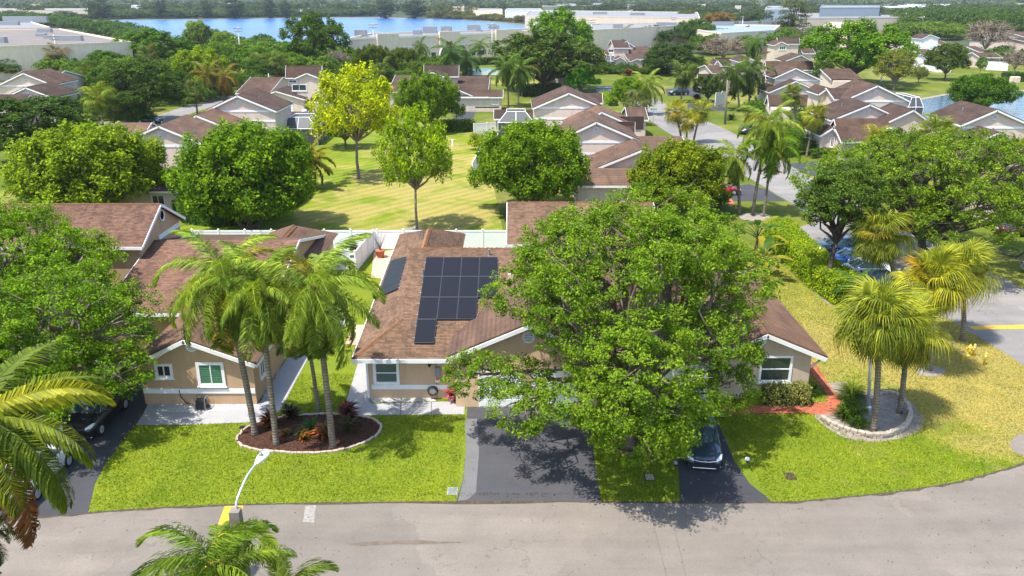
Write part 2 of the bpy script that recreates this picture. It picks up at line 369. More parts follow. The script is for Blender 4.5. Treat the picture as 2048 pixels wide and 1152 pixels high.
M['pole'] = mat('concrete pole', (0.50, 0.49, 0.47), 0.85, 0.1, 2.0)
M['steel'] = plain('galvanised steel', (0.56, 0.57, 0.59), 0.35, 0.5)
M['woodpole'] = mat('weathered wood', (0.20, 0.17, 0.14), 0.95, 0.2, 4.0)

# ------------------------------------------------------------------ foliage
def unit(v): return v / np.maximum(np.linalg.norm(v, axis=-1, keepdims=True), 1e-6)
def leaf_quads(C, Nn, L, W, rng, curl=0.0):
    n = len(C); r = unit(rng.normal(size=(n, 3))); t = unit(np.cross(Nn, r)); b = np.cross(Nn, t)
    L = np.broadcast_to(np.asarray(L), (n,))[:, None]; W = np.broadcast_to(np.asarray(W), (n,))[:, None]
    V = np.stack([C - t * L * .5, C + b * W * .5 - t * L * .08, C + t * L * .5 - Nn * L * curl, C - b * W * .5 - t * L * .08], 1).reshape(-1, 3)
    return V, np.arange(n * 4, dtype=np.int32).reshape(-1, 4)
class Crown:
    """clumped crown: lobes on an ellipsoid, clumps on lobes, leaves in clumps"""
    def __init__(s, seed, rx, ry, z0, z1, nl=10, cl=24, per=60, leaf=0.22, cs=0.55, lobe=0.5, shape='dome', off=(0, 0), extra=None, under=-0.75, asp=0.55, vst=.62, shoots=0):
        rng = np.random.default_rng(seed); s.rng = rng
        h = z1 - z0; zc = z0 + h * (0.42 if shape == 'dome' else 0.5)
        LC, LR = [], []
        up, dn = z1 - zc, zc - z0
        LC.append((off[0], off[1], zc + h * 0.06)); LR.append((rx * .66, ry * .66, h * .40))
        lo_d = -.55 if shape != 'flat' else -.15
        for i in range(nl):
            a = 2.39996 * i + rng.uniform(-.35, .35); sp = 1 - (1 - lo_d) * (i + .5) / nl; cp_ = math.sqrt(max(0, 1 - sp * sp))
            k = lobe * rng.uniform(.6, 1.25); q = (1 - k * .82) * rng.uniform(.82, 1.12)
            zz = zc + sp * (up if sp > 0 else dn) * (1 - k * .62) * rng.uniform(.8, 1.15)
            if nl > 12 and rng.random() < .14: continue
            q *= 1 + .13 * max(-1.5, min(1.3, rng.normal()))
            rr = cp_ * q if shape != 'flat' else min(1, cp_ * 1.05) * q
            if shape == 'column': zz = z0 + h * (0.10 + 0.80 * i / nl); rr = q * (1.0 - 0.8 * (i / nl)) * rng.uniform(.3, 1)
            LC.append((off[0] + math.cos(a) * rr * rx, off[1] + math.sin(a) * rr * ry, zz)); LR.append((k * rx, k * ry, max(.3, k * h * .52)))
        for i in range(shoots):
            a = rng.uniform(0, 6.28); q = math.sqrt(rng.uniform(0, .85)); k = rng.uniform(.28, .5); LC.append((off[0] + math.cos(a) * q * rx, off[1] + math.sin(a) * q * ry, zc + up * math.sqrt(1 - q * q) * .92)); LR.append((k, k, k * 2.2))
        for e in (extra or []):
            LC.append(e[:3]); LR.append(e[3:6])
        LC = np.array(LC); LR = np.array(LR); s.LC, s.LR = LC, LR
        P, D = [], []
        for i in range(len(LC)):
            n = int(cl * (1.5 if i == 0 else 1) * (LR[i][0] / (lobe * rx)) ** 1.3) + 2
            d = unit(rng.normal(size=(n * 3, 3))); d = d[d[:, 2] > under][:n]
            r = rng.uniform(.70, 1.04, size=(len(d), 1))
            p = LC[i] + d * LR[i] * r
            # drop clumps buried deep inside another lobe
            keep = np.ones(len(p), bool)
            for j in range(len(LC)):
                if j != i: keep &= (((p - LC[j]) / LR[j]) ** 2).sum(1) > 0.42
            P.append(p[keep]); D.append(d[keep])
        s.P = np.concatenate(P); s.D = np.concatenate(D)
        m = len(s.P); cnt = np.maximum(4, (per * rng.uniform(.5, 1.4, m)).astype(int))
        idx = np.repeat(np.arange(m), cnt); n = len(idx)
        rad = (cs * rng.uniform(.65, 1.3, m))[idx][:, None]
        g = rng.normal(size=(n, 3)); g = g / np.maximum(1, np.linalg.norm(g, axis=1, keepdims=True) / 1.7)
        g[:, 2] *= vst
        C = s.P[idx] + g * rad * .62
        Nn = unit(s.D[idx] * .5 + np.array([0, 0, .55]) + unit(rng.normal(size=(n, 3))) * .75)
        L = leaf * rng.uniform(.6, 1.35, n)
        s.V, s.F = leaf_quads(C, Nn, L, L * asp, rng, .12)
    def mesh(s, name, m=None): return mesh_np(name, s.V, s.F, m or M['leaf'])
    def limbs(s, base, fork, r0, ntw=60, sides=6, bend=0.25, tw=0.02):
        mb = MB(); rng = s.rng; base = Vector(base); fork = Vector(fork)
        jit = lambda k: Vector(rng.normal(size=3) * k)
        mid = base.lerp(fork, .5) + jit(r0 * .5)
        mb.tube([base - Vector((0, 0, .15)), base + Vector((0, 0, .12)), mid, fork], [r0 * 1.45, r0 * 1.1, r0 * .9, r0 * .8], max(8, sides))
        ends = []
        for i in range(len(s.LC)):
            e = Vector(s.LC[i]); d = e - fork
            p1 = fork + d * .45 + Vector((0, 0, abs(d.length) * .06)) + jit(d.length * bend * .25)
            k = .30 + .35 * rng.random()
            mb.tube([fork - Vector((0, 0, r0)), fork.lerp(p1, .5) + jit(d.length * .04), p1, e], [r0 * k * 1.25, r0 * k, r0 * k * .75, r0 * k * .35], sides, False); ends.append((p1, e, r0 * k * .45))
        if ntw:
            pick = rng.choice(len(s.P), min(ntw, len(s.P)), replace=False)
            LCa = s.LC
            for q in pick:
                p = s.P[q]; i = int(np.argmin(((LCa - p) ** 2).sum(1))); a = Vector(LCa[i]).lerp(ends[i][0], rng.random() * .6); p = Vector(p)
                m_ = a.lerp(p, .55) + jit((p - a).length * .12)
                mb.tube([a, m_, p, p + (p - m_) * .25 + jit(.15)], [tw * 2.2, tw * 1.6, tw, tw * .4], 4, False)
        return mb
def crown_thing(name, label, cat, loc, crown_me, trunk_me, color, sc=(1, 1, 1), rz=0.0, group=None):
    t = thing(name, label, cat, loc, group); t.scale = sc; t.rotation_euler = (0, 0, rz)
    if trunk_me: link('trunk', trunk_me, t)
    c = link('crown', crown_me, t); c.color = (color[0] * 1.55, color[1] * 1.50, color[2] * 1.3, 1)
    return t
# shared crowns: name -> (crown mesh, trunk mesh, natural radius, natural height)
PROTO = {}
def proto(key, seed, r, z0, z1, bark='bark', fork=None, r0=.2, leafm='leaf', stems=1, ntw=40, **kw):
    c = Crown(seed, r, r, z0, z1, **kw); fk = fork if fork is not None else z0 * .75 + .2
    mb = MB()
    for i in range(stems):
        a = 6.28 * i / max(1, stems); o = 0.0 if stems == 1 else .22
        mb2 = c.limbs((math.cos(a) * o, math.sin(a) * o, 0), (math.cos(a) * o * 3.2, math.sin(a) * o * 3.2, fk), r0 / math.sqrt(stems), ntw if i == 0 else 0)
        mb.add(mb2.v, mb2.f)
    tr = mb.build('trunk', M[bark], None, smooth=True, fixn=False); me = tr.data; bpy.data.objects.remove(tr)
    PROTO[key] = (c.mesh('crown_' + key, M[leafm]), me, r, z1)
proto('round', 11, 4.0, 1.6, 7.0, nl=20, cl=64, per=38, leaf=.21, cs=.33, lobe=.42)
proto('round_b', 12, 4.0, 1.4, 6.6, nl=22, cl=54, per=36, leaf=.21, cs=.30, lobe=.38, vst=.9, shoots=16)
proto('bushy', 13, 4.0, .5, 5.4, stems=4, nl=26, cl=64, per=36, leaf=.19, cs=.27, lobe=.33, vst=1.4, shoots=40, fork=.9, r0=.24)
proto('upright', 14, 2.6, 2.2, 8.0, nl=12, cl=18, per=54, leaf=.24, cs=.55, lobe=.46, r0=.16, fork=2.6, ntw=30)
proto('airy', 15, 4.0, 1.7, 6.6, nl=22, cl=40, per=30, leaf=.18, cs=.32, lobe=.38, shoots=20, bark='twig', ntw=150)
proto('flat', 16, 5.0, 3.4, 6.8, nl=18, cl=26, per=60, leaf=.27, cs=.6, lobe=.40, shape='flat', r0=.3, fork=2.4)
proto('open', 25, 4.0, 2.5, 7.0, bark='twig', r0=.14, fork=2.7, nl=20, cl=22, per=42, leaf=.22, cs=.36, lobe=.34, vst=1.0, shoots=14, ntw=60)
proto('far', 17, 4.0, .6, 6.2, nl=9, cl=15, per=24, leaf=.55, cs=.75, leafm='leaf_far', ntw=8)
proto('far_b', 18, 4.2, .4, 5.6, nl=12, cl=13, per=22, leaf=.55, cs=.7, lobe=.4, leafm='leaf_far', ntw=8)
proto('shrub', 19, 1.0, .05, 1.6, nl=7, cl=14, per=34, leaf=.13, cs=.22, fork=.15, r0=.05, ntw=10, under=-.6)
# casuarina: tall, wispy, dark
proto('casuarina', 20, 4.0, 1.0, 17.0, nl=22, cl=11, per=30, leaf=.75, cs=1.0, lobe=.34, shape='column', leafm='leaf_far', r0=.35, fork=7.0, ntw=30, asp=.22, under=-.8)
# leafless tree: a haze of twigs with a few brown leaves
def bare_proto(key, seed, r, z0, z1, ntw):
    c = Crown(seed, r, r, z0, z1, nl=12, cl=40, per=7, leaf=.16, cs=.55, lobe=.45, leafm=None) if False else Crown(seed, r, r, z0, z1, nl=12, cl=40, per=9, leaf=.20, cs=.55, lobe=.45, asp=.3)
    mb = c.limbs((0, 0, 0), (.1, 0, z0 * .8), .26, ntw, 6, tw=.035)
    tr = mb.build('trunk', M['twig'], None, smooth=True, fixn=False); me = tr.data; bpy.data.objects.remove(tr)
    PROTO[key] = (c.mesh('crown_' + key, M['leaf_far']), me, r, z1)
bare_proto('bare', 21, 4.6, 1.8, 7.6, 420)

def tree(kind, label, bx, by, box, color, name='broadleaf_tree', cat='tree', group=None, rz=None, zs=1.0):
    """bx,by: pixel of the trunk's foot; box: the crown's pixel extent x0,y0,x1,y1"""
    X, Y = gp(bx, by); x0, y0, x1, y1 = box
    s = FPX / (Y * CP + (H - 4) * SP)
    r = (x1 - x0) / 2 / s; cx = ((x0 + x1) / 2 - 1024) / s
    me, tr, pr, ph = PROTO[kind]
    z1 = max(1.2, pl(bx, y0, Y + r * .25)[1])
    k = r / pr * 0.97
    return crown_thing(name, label, cat, (cx * .75 + X * .25, Y, 0), me, tr, color, (k, k, z1 / ph * zs), random.uniform(0, 6.28) if rz is None else rz, group)

# ------------------------------------------------------------------ palms
def pinnate(L, nlf, lf, droop, seed, hang=0.8, sag=1.0, w=.035, plume=.5):
    """feather frond along +X: rachis that arches down, leaflets hanging both sides. returns leaflet V,F and rachis path"""
    rng = np.random.default_rng(seed); n = 14
    path = []; ang = .0; x = z = 0.0
    for i in range(n + 1):
        path.append((x, 0, z)); u = i / n
        ang = -droop * u ** 1.25; x += L / n * math.cos(ang); z += L / n * math.sin(ang)
    path = np.array(path); V, F = [], []
    for sgn in (-1, 1):
        for k in range(nlf):
            u = .12 + .88 * (k + rng.uniform(-.3, .3)) / nlf; u = min(max(u, .1), .999); f = u * n; i = int(f); p = path[i] * (1 - f + i) + path[min(i + 1, n)] * (f - i)
            t = path[min(i + 1, n)] - path[max(i - 1, 0)]; t = t / np.linalg.norm(t)
            ll = lf * (math.sin(math.pi * min(1, .12 + u * .86)) ** .55) * rng.uniform(.8, 1.1)
            fwd = .35 + .5 * u
            d = t * fwd + np.array([0, sgn * rng.uniform(.7, 1.05), 0]) + np.array([0, 0, rng.uniform(-plume, plume)]); d /= np.linalg.norm(d)
            h = hang * rng.uniform(.7, 1.3); jy = np.array([rng.normal() * .12, rng.normal() * .12, 0])
            q1 = p + d * ll * .40; d2 = d + jy + np.array([0, 0, -h]); d2 /= np.linalg.norm(d2); q2 = q1 + d2 * ll * .33; d3 = d2 + jy + np.array([0, 0, -h * 1.4]); d3 /= np.linalg.norm(d3); q3 = q2 + d3 * ll * .32
            wv = np.cross(d, np.array([0, 0, 1.0])); wv = wv / np.linalg.norm(wv) * w * rng.uniform(.8, 1.2)
            b = len(V)
            V += [p - wv * .5, p + wv * .5, q1 - wv, q1 + wv, q2 - wv * .75, q2 + wv * .75, q3]
            F += [(b, b + 1, b + 3, b + 2), (b + 2, b + 3, b + 5, b + 4), (b + 4, b + 5, b + 6, b + 6)]
    return V, F, path
def frond_mesh(name, L, nlf, lf, droop, seed, hang=.8, w=.035, plume=.5):
    V, F, path = pinnate(L, nlf, lf, droop, seed, hang, w=w, plume=plume)
    me = bpy.data.meshes.new(name); mb = MB()
    mb.add(V, [f if f[2] != f[3] else f[:3] for f in F]); k = len(mb.f)
    mb.tube([tuple(p) for p in path[::2]], list(np.linspace(.045, .012, len(path[::2]))), 4)
    me.from_pydata(mb.v, [], mb.f); me.update(); me.materials.append(M['frond']); return me
def fan_mesh(name, pet, Lr, nseg, seed, droopk=.5):
    """fan leaf along +X: petiole then a disc of pointed, half-joined segments with drooping tips"""
    rng = np.random.default_rng(seed); mb = MB()
    hub = Vector((pet, 0, -.08 * pet))
    mb.tube([(0, 0, 0), (pet * .5, 0, .06), tuple(hub)], [.03, .022, .016], 4)
    for i in range(nseg):
        a = (-1 + 2 * (i + .5) / nseg) * 2.25; l = Lr * (.72 + .28 * math.cos(a * .62)) * rng.uniform(.9, 1.08)
        d = Vector((math.cos(a), math.sin(a), 0)); fold = .22 * abs(math.sin(a)) + (.05 if i % 2 else -.02)
        dz = Vector((0, 0, fold)); wv = Vector((-math.sin(a), math.cos(a), 0))
        p1 = hub + d * l * .52 + dz * l * .4; ww = l * .52 * 2.25 / nseg * .86
        dr = droopk * rng.uniform(.6, 1.3)
        p2 = p1 + d * l * .28 - Vector((0, 0, l * .13 * dr)); p3 = p2 + d * l * .16 - Vector((0, 0, l * .30 * dr))
        b = len(mb.v); zz = Vector((0, 0, .02))
        mb.add([hub, p1 - wv * ww + zz, p1 + wv * ww - zz, p2 - wv * ww * .6, p2 + wv * ww * .6, p3], [(0, 1, 2), (1, 3, 4, 2), (3, 5, 4)])
    me = bpy.data.meshes.new(name); me.from_pydata(mb.v, [], mb.f); me.update(); me.materials.append(M['frond']); return me
QF = [frond_mesh('queen_frond', L, 92, lf, dr, i, hg, .022, .8) for i, (L, lf, dr, hg) in enumerate([(3.6, .85, 1.5, 1.3), (3.8, .9, 1.9, 1.6), (3.4, .8, 1.2, 1.2), (3.7, .85, 2.3, 1.7)])]
SF = [fan_mesh('fan_leaf', p, l, 38, 40 + i, dk) for i, (p, l, dk) in enumerate([(1.15, 1.3, .8), (.95, 1.2, 1.4), (1.25, 1.35, 1.9), (.7, 1.1, .5)])]
CF = [frond_mesh('coconut_frond', L, 92, lf, dr, 60 + i, hg, .034, .18) for i, (L, lf, dr, hg) in enumerate([(4.6, 1.15, 1.0, 1.3), (4.3, 1.1, 1.6, 1.5), (4.5, 1.15, 2.1, 1.7)])]
AF = [frond_mesh('cane_frond', L, 34, .5, dr, 80 + i, .6, .045) for i, (L, dr) in enumerate([(2.1, 1.2), (2.3, 1.8), (1.9, .8)])]
PC = {}
def palm_trunk(h, lean, r0, r1, boot=None):
    mb = MB(); n = max(6, int(h * 4)); pts = []; rad = []
    for i in range(n + 1):
        u = i / n; pts.append((lean[0] * u ** 1.4, lean[1] * u ** 1.4, h * u - (.1 if i == 0 else 0)))
        rad.append((r0 * 1.35 if i == 0 else r0 + (r1 - r0) * u) * (1.035 if i % 2 else 1))
    return mb.tube(pts, rad, 9)
def palm(kind, label, base, top, color, nf=20, sc=1.0, group=None, name=None, seed=None, r=.16, dead=0, az=None, skirt=0, cat='palm tree', low=-1.15, hi=1.35):
    """base, top: world points of the foot and the growing point"""
    rng = random.Random(seed if seed is not None else label)
    base = Vector(base); top = Vector(top)
    names = {'queen': 'queen_palm', 'sabal': 'fan_palm', 'coconut': 'coconut_palm', 'cane': 'cane_palm'}
    t = thing(name or names[kind], label, cat, base, group)
    d = top - base
    mb = palm_trunk(d.z, (d.x, d.y), r, r * .75)
    mb.build('trunk', M['palmbark'], t, smooth=True, local=True, fixn=False)
    fib = MB(); fib.lathe([(r * .78, -.9), (r * 1.25, -.35), (r * 1.1, .1), (r * .3, .5)], (d.x, d.y, d.z), 9)
    if skirt:
        for i in range(skirt):
            a = rng.uniform(0, 6.28); q = Vector((d.x, d.y, d.z - rng.uniform(.2, 1.1))); o = Vector((math.cos(a), math.sin(a), 0))
            fib.tube([q, q + o * .3 + Vector((0, 0, .05)), q + o * .5 - Vector((0, 0, .8))], [.035, .03, .01], 4)
    fib.build('leaf_sheath', M['fibre'], t, smooth=True, local=True)
    fm = {'queen': QF, 'sabal': SF, 'coconut': CF, 'cane': AF}[kind]
    for i in range(nf):
        u = i / max(1, nf - 1)
        e = hi + (low - hi) * u ** .8 + rng.uniform(-.15, .15)
        a = i * 2.39996 + rng.uniform(-.25, .25)
        f = link('frond', fm[rng.randrange(len(fm))], t); f.location = d + Vector((0, 0, .15))
        k = sc * rng.uniform(.85, 1.1); f.scale = (k, k, k)
        f.rotation_euler = (rng.uniform(-.35, .35), -e, a)
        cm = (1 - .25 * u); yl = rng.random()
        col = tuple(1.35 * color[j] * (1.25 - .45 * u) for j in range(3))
        if yl > .93: col = (color[0] * 1.7, color[1] * 1.15, color[2])
        f.color = (*col, 1)
    for i in range(dead):
        a = rng.uniform(0, 6.28); f = link('frond', fm[-1], t); f['label'] = 'dead brown hanging frond'
        f.location = d + Vector((0, 0, -.1)); f.rotation_euler = (0, 1.25, a); f.scale = (sc * .8,) * 3; f.color = (.25, .11, .04, 1)
    return t
def palm_px(kind, label, bx, by, tx, ty, color, **kw):
    X, Y = gp(bx, by); tX, tz = pl(tx, ty, Y)
    return palm(kind, label, (X, Y, 0), (tX, Y, tz), color, **kw)

# ------------------------------------------------------------------ hedges, blades
def hedge(name, label, path, w_, h, color, cat='hedge', leaf=.13, dens=140, kind_mat='leaf', seed=5, top_noise=.05):
    """path: ground points; leafy box hedge along it"""
    rng = np.random.default_rng(seed); c0 = Vector((*path[0], 0)); t = thing(name, label, cat, c0)
    core = MB(); C, Nn = [], []
    for a, b in zip(path[:-1], path[1:]):
        a = Vector((*a, 0)); b = Vector((*b, 0)); d = (b - a); L = d.length; d.normalize(); s_ = Vector((-d.y, d.x, 0))
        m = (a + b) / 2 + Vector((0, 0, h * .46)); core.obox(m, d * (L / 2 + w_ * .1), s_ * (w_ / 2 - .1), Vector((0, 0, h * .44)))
        for (o, ax, ay, nn, area) in ((Vector((0, 0, h)), d * L / 2, s_ * w_ / 2, Vector((0, 0, 1)), L * w_), (-s_ * w_ / 2 + Vector((0, 0, h / 2)), d * L / 2, Vector((0, 0, h / 2)), -s_, L * h), (s_ * w_ / 2 + Vector((0, 0, h / 2)), d * L / 2, Vector((0, 0, h / 2)), s_, L * h), ((b - a) / 2 + Vector((0, 0, h / 2)), s_ * w_ / 2, Vector((0, 0, h / 2)), d, w_ * h), (-(b - a) / 2 + Vector((0, 0, h / 2)), s_ * w_ / 2, Vector((0, 0, h / 2)), -d, w_ * h)):
            n = int(area * dens); q = rng.uniform(-1, 1, size=(n, 2))
            cc = np.array((a + b) / 2 + o) + q[:, :1] * np.array(ax) + q[:, 1:] * np.array(ay) + rng.normal(size=(n, 3)) * .05 + np.array(nn) * rng.uniform(-.12, .08 + top_noise, (n, 1))
            C.append(cc); Nn.append(unit(np.array(nn) * .8 + np.array([0, 0, .3]) + unit(rng.normal(size=(n, 3))) * .7))
    core.build('inner_branches', M['hedgecore'], t)  # solid block, its dark colour standing in for the shaded hedge inside
    C = np.concatenate(C) - np.array(c0); Nn = np.concatenate(Nn); C[:, 2] = np.maximum(C[:, 2], .02)
    L = leaf * rng.uniform(.7, 1.3, len(C)); V, F = leaf_quads(C, Nn, L, L * .6, rng, .1)
    o = link('foliage', mesh_np('foliage', V, F, M[kind_mat]), t); o.color = (*(x * 1.5 for x in color), 1)
    return t
def inpoly(P, poly):
    x, y = P[:, 0], P[:, 1]; r = np.zeros(len(P), bool); n = len(poly)
    for i in range(n):
        x0, y0 = poly[i]; x1, y1 = poly[(i + 1) % n]
        c = ((y0 > y) != (y1 > y)) & (x < (x1 - x0) * (y - y0) / (y1 - y0 + 1e-12) + x0); r ^= c
    return r
def scatter(poly, dens, rng, holes=()):
    P = np.array(poly); lo, hi = P.min(0), P.max(0); n = int((hi - lo).prod() * dens)
    q = rng.uniform(lo, hi, size=(n, 2)); k = inpoly(q, poly)
    for h in holes: k &= ~inpoly(q, h)
    return q[k]
def blades(name, label, poly, dens, color, holes=(), h=.09, seed=3, z=.01, dryf=None):
    rng = np.random.default_rng(seed); q = scatter(poly, dens, rng, holes); n = len(q)
    a = rng.uniform(0, 6.28, n); hh = h * rng.uniform(.5, 1.3, n); w_ = .022 * rng.uniform(.7, 1.5, n)
    base = np.c_[q, np.full(n, z)]; s_ = np.c_[np.cos(a), np.sin(a), np.zeros(n)] * w_[:, None]
    tip = base + np.c_[rng.normal(size=(n, 2)) * .05, hh]
    V = np.stack([base - s_, base + s_, tip], 1).reshape(-1, 3)
    o = link(name, mesh_np(name, V, np.arange(n * 3).reshape(-1, 3), M['blade'])); o.color = (*color, 1)
    tag(o, label, 'grass', kind='stuff'); return o
def sheet(name, pts, m, z=0.0, kind='structure', sub=None):
    me = bpy.data.meshes.new(name)
    me.from_pydata([(x, y, z) for x, y in pts], [], [tuple(range(len(pts)))])
    bm = bmesh.new(); bm.from_mesh(me)
    for f in bm.faces:
        if f.normal.z < 0: f.normal_flip()
    bmesh.ops.triangulate(bm, faces=bm.faces); bm.to_mesh(me); bm.free(); me.materials.append(m)
    return link(name, me, kind=kind)
def G(*pp, z=0.0): return [gp(x, y, z) for x, y in pp]
def smooth_path(pts, k=6, closed=False):
    n = len(pts); out = []
    rngi = range(n if closed else n - 1)
    for i in rngi:
        p0 = pts[(i - 1) % n] if closed or i > 0 else pts[i]; p1 = pts[i]; p2 = pts[(i + 1) % n]; p3 = pts[(i + 2) % n] if closed or i + 2 < n else p2
        for j in range(k):
            t = j / k
            out.append(tuple(.5 * (2 * p1[c] + (p2[c] - p0[c]) * t + (2 * p0[c] - 5 * p1[c] + 4 * p2[c] - p3[c]) * t * t + (3 * p1[c] - p0[c] - 3 * p2[c] + p3[c]) * t ** 3) for c in range(len(p1))))
    if not closed: out.append(tuple(pts[-1]))
    return out

# ------------------------------------------------------------------ ground, roads, water
random.seed(4)
LAWN = [(0.22, (0.045, 0.080, 0.006)), (0.45, (0.135, 0.190, 0.012)), (0.62, (0.21, 0.245, 0.022)), (0.8, (0.31, 0.31, 0.05))]
def dry_right(t):
    s = N(t, 'ShaderNodeSeparateXYZ'); t.links.new(pos(t), s.inputs[0])
    a = math_n(t, 'ADD', s.outputs[0], math_n(t, 'MULTIPLY', math_n(t, 'SUBTRACT', s.outputs[1], 38), .55))
    a = math_n(t, 'ADD', a, math_n(t, 'MULTIPLY', math_n(t, 'SUBTRACT', noise(t, .30, 5, .65), .5), 22))
    lo = maprange(t, a, 20.8, 26.5); far = maprange(t, s.outputs[1], 52, 64, 1.0, .35)
    xs = maprange(t, s.outputs[0], 6.0, 9.0)
    return math_n(t, 'MULTIPLY', math_n(t, 'MULTIPLY', math_n(t, 'MULTIPLY', lo, far), xs), .9)
def dry_back(t):
    n = noise(t, .16, 4, .6, dist=.8); s = N(t, 'ShaderNodeSeparateXYZ'); t.links.new(pos(t), s.inputs[0])
    y = maprange(t, s.outputs[1], 100, 130, 0.0, -.12)
    x = math_n(t, 'ABSOLUTE', math_n(t, 'ADD', s.outputs[0], 11)); x = maprange(t, x, 6, 16, .07, -.12)
    return maprange(t, math_n(t, 'ADD', math_n(t, 'ADD', n, y), x), .42, .57, 0, .88)
M['lawn'] = grass('front lawn grass', LAWN, .3, dry_right)
M['backlawn'] = grass('back lawn grass', LAWN, .2, dry_back, (0.21, .72))
M['field'] = grass('field grass', [(0.25, (0.045, 0.07, 0.008)), (0.5, (0.10, 0.135, 0.012)), (0.75, (0.18, 0.195, 0.035))], .06, lambda t: maprange(t, noise(t, .07, 5, .6), .48, .64, 0, .6))
M['earth'] = mat('dark wooded ground', (0.045, 0.062, 0.018), 1.0, .35, .03, .2)
sheet('ground', [(-5200, -300), (5200, -300), (5200, 6500), (-5200, 6500)], M['earth'], -.05)
sheet('meadow', [(-170, -40), (190, -40), (330, 330), (-260, 330)], M['field'], 0)
ROAD_EDGE = [(-260, 1060), (0, 1041), (120, 1031), (220, 1022), (330, 1015), (450, 1010), (700, 1005), (915, 1003.5), (1200, 1003.5), (1550, 1004), (1640, 999), (1700, 993), (1780, 985), (1850, 975), (1910, 965), (1950, 955), (2000, 941), (2048, 925), (2130, 890), (2250, 820)]
re_ = smooth_path(G(*ROAD_EDGE), 4)
sheet('front_lawn', re_ + [(44, 60), (44, 72.5), (-60, 72.5), (-60, 40)], M['lawn'], .005)
sheet('back_lawn', [(-34, 72.6), (-.5, 72.6), (-2, 95), (-4, 120), (-6, 150), (-34, 152), (-30, 110)], M['backlawn'], .005)
sheet('street', re_ + [(44, 25.6), (-50, 25.6)], M['road'], .010)
far_l = G((1262, 205), (1290, 232), (1330, 262), (1405, 302), (1470, 340), (1532, 376), (1588, 411), (1680, 478), (1790, 560), (1850, 605), (1925, 655), (2048, 732), (2200, 850))
far_r = G((1290, 190), (1344, 212), (1417, 244), (1456, 261), (1515, 292), (1573, 326), (1622, 356), (1720, 412), (1850, 480), (1960, 535), (2010, 558), (2060, 585), (2260, 680))
sheet('side_street', smooth_path(far_l, 4) + smooth_path(far_r, 4)[::-1], M['road_far'], .012)
sheet('back_street', G((180, 262), (300, 255), (420, 214), (520, 196), (505, 186), (400, 202), (300, 236), (180, 245)), M['road_far'], .012)
sheet('parking_bay', G((1575, 462), (1680, 548), (1770, 612), (1900, 640), (1830, 500), (1690, 425)), M['road_far'], .016)
sheet('driveway', G((935, 797), (1175, 797), (1182, 850), (1190, 930), (1203, 1004), (912, 1004), (926, 960), (932, 900)), M['drive_grey'], .014)
sheet('driveway', G((1322, 770), (1424, 770), (1433, 838), (1470, 925), (1500, 968), (1546, 1005), (1361, 1005), (1357, 940), (1338, 850)), M['drive'], .014)
sheet('driveway', G((299, 770), (299, 808), (272, 851), (212, 926), (190, 968), (176, 1027), (-120, 1052), (-160, 770)), M['drive'], .014)
sheet('driveway', G((1405, 402), (1432, 379), (1498, 368), (1535, 380), (1572, 402)), M['drive'], .015)
sheet('driveway', G((1573, 328), (1620, 352), (1760, 352), (1745, 322), (1640, 322)), M['drive'], .015)
sheet('driveway', G((905, 240), (945, 240), (952, 222), (915, 222)), M['drive'], .015)
sheet('driveway', G((1335, 192), (1400, 192), (1430, 172), (1330, 178)), M['drive'], .015)
sheet('driveway', G((1375, 222), (1455, 222), (1440, 205), (1375, 208)), M['drive'], .015)
sheet('car_park', G((1190, 196), (1226, 196), (1224, 172), (1192, 172)), M['drive'], .015)
for k in range(7):
    y_ = 175 + k * 3.2; sheet('bay_line', G((1193, y_), (1223, y_), (1223, y_ + .5), (1193, y_ + .5)), M['white'], .022)
st = G((930, 838), (954, 838), (958, 905), (952, 985), (935, 1000), (916, 1002), (927, 960), (932, 900))
M['drivestrip'] = asphalt('dusty asphalt', (0.15, 0.147, 0.145), .2)
sheet('driveway_margin', st, M['drivestrip'], .018)
# painted speed markings and tar joints on the street
sheet('yellow_marking', G((450, 1011), (487, 1010), (470, 1080), (455, 1152), (405, 1152), (432, 1060)), M['yellow'], .015)
sheet('yellow_marking', G((1936, 653), (2075, 649), (2075, 657), (1948, 660)), M['yellow'], .018)
sheet('worn_white_mark', G((610, 1012), (632, 1011), (628, 1046), (606, 1044)), mat('worn white', (.27, .25, .225), .9, .3, 6), .015)
M['tar'] = mat('tar', (.12, .105, .095), .8)
for a, b in (((1295, 1004), (1332, 1152)), ((1335, 1004), (1371, 1152))):
    sheet('tar_joint', G((a[0], a[1]), (a[0] + 1.3, a[1]), (b[0] + 1.3, b[1]), (b[0], b[1])), M['tar'], .015)
M['oil'] = mat('oily streak', (.135, .105, .078), .8, .3, 3.0)
sheet('oil_streak', G((690, 1088), (760, 1083), (835, 1081), (870, 1083), (930, 1085), (860, 1089), (780, 1089), (720, 1093)), M['oil'], .015)
# pale walks
path_l = G((272, 851), (380, 850), (503, 845), (528, 841), (560, 822), (625, 700), (655, 648), (640, 642), (600, 668), (566, 730), (541, 772), (505, 816), (290, 822))
sheet('concrete_walk', path_l, M['concrete'], .018)
path_c = G((693, 801), (716, 726), (742, 705), (756, 640), (765, 640), (744, 725), (735, 770), (737, 798), (745, 808), (930, 802), (929, 829), (716, 831))
sheet('concrete_walk', path_c, M['concrete'], .018)
for px in (801, 862): sheet('walk_joint', G((px, 829), (px + 1.5, 829), (px + 1.5, 804), (px, 804)), M['tar'], .022)
gravel_c = G((737, 770), (748, 770), (750, 794), (870, 794), (872, 803), (748, 806), (738, 798))
gravel_l = G((288, 826), (300, 800), (505, 800), (545, 740), (556, 750), (528, 790), (520, 818), (400, 824))
gravel_l2 = G((505, 802), (580, 660), (590, 668), (545, 772), (520, 812))
for g_ in (gravel_c, gravel_l, gravel_l2): sheet('gravel_strip', g_, M['gravel'], .022)
rng = np.random.default_rng(8)
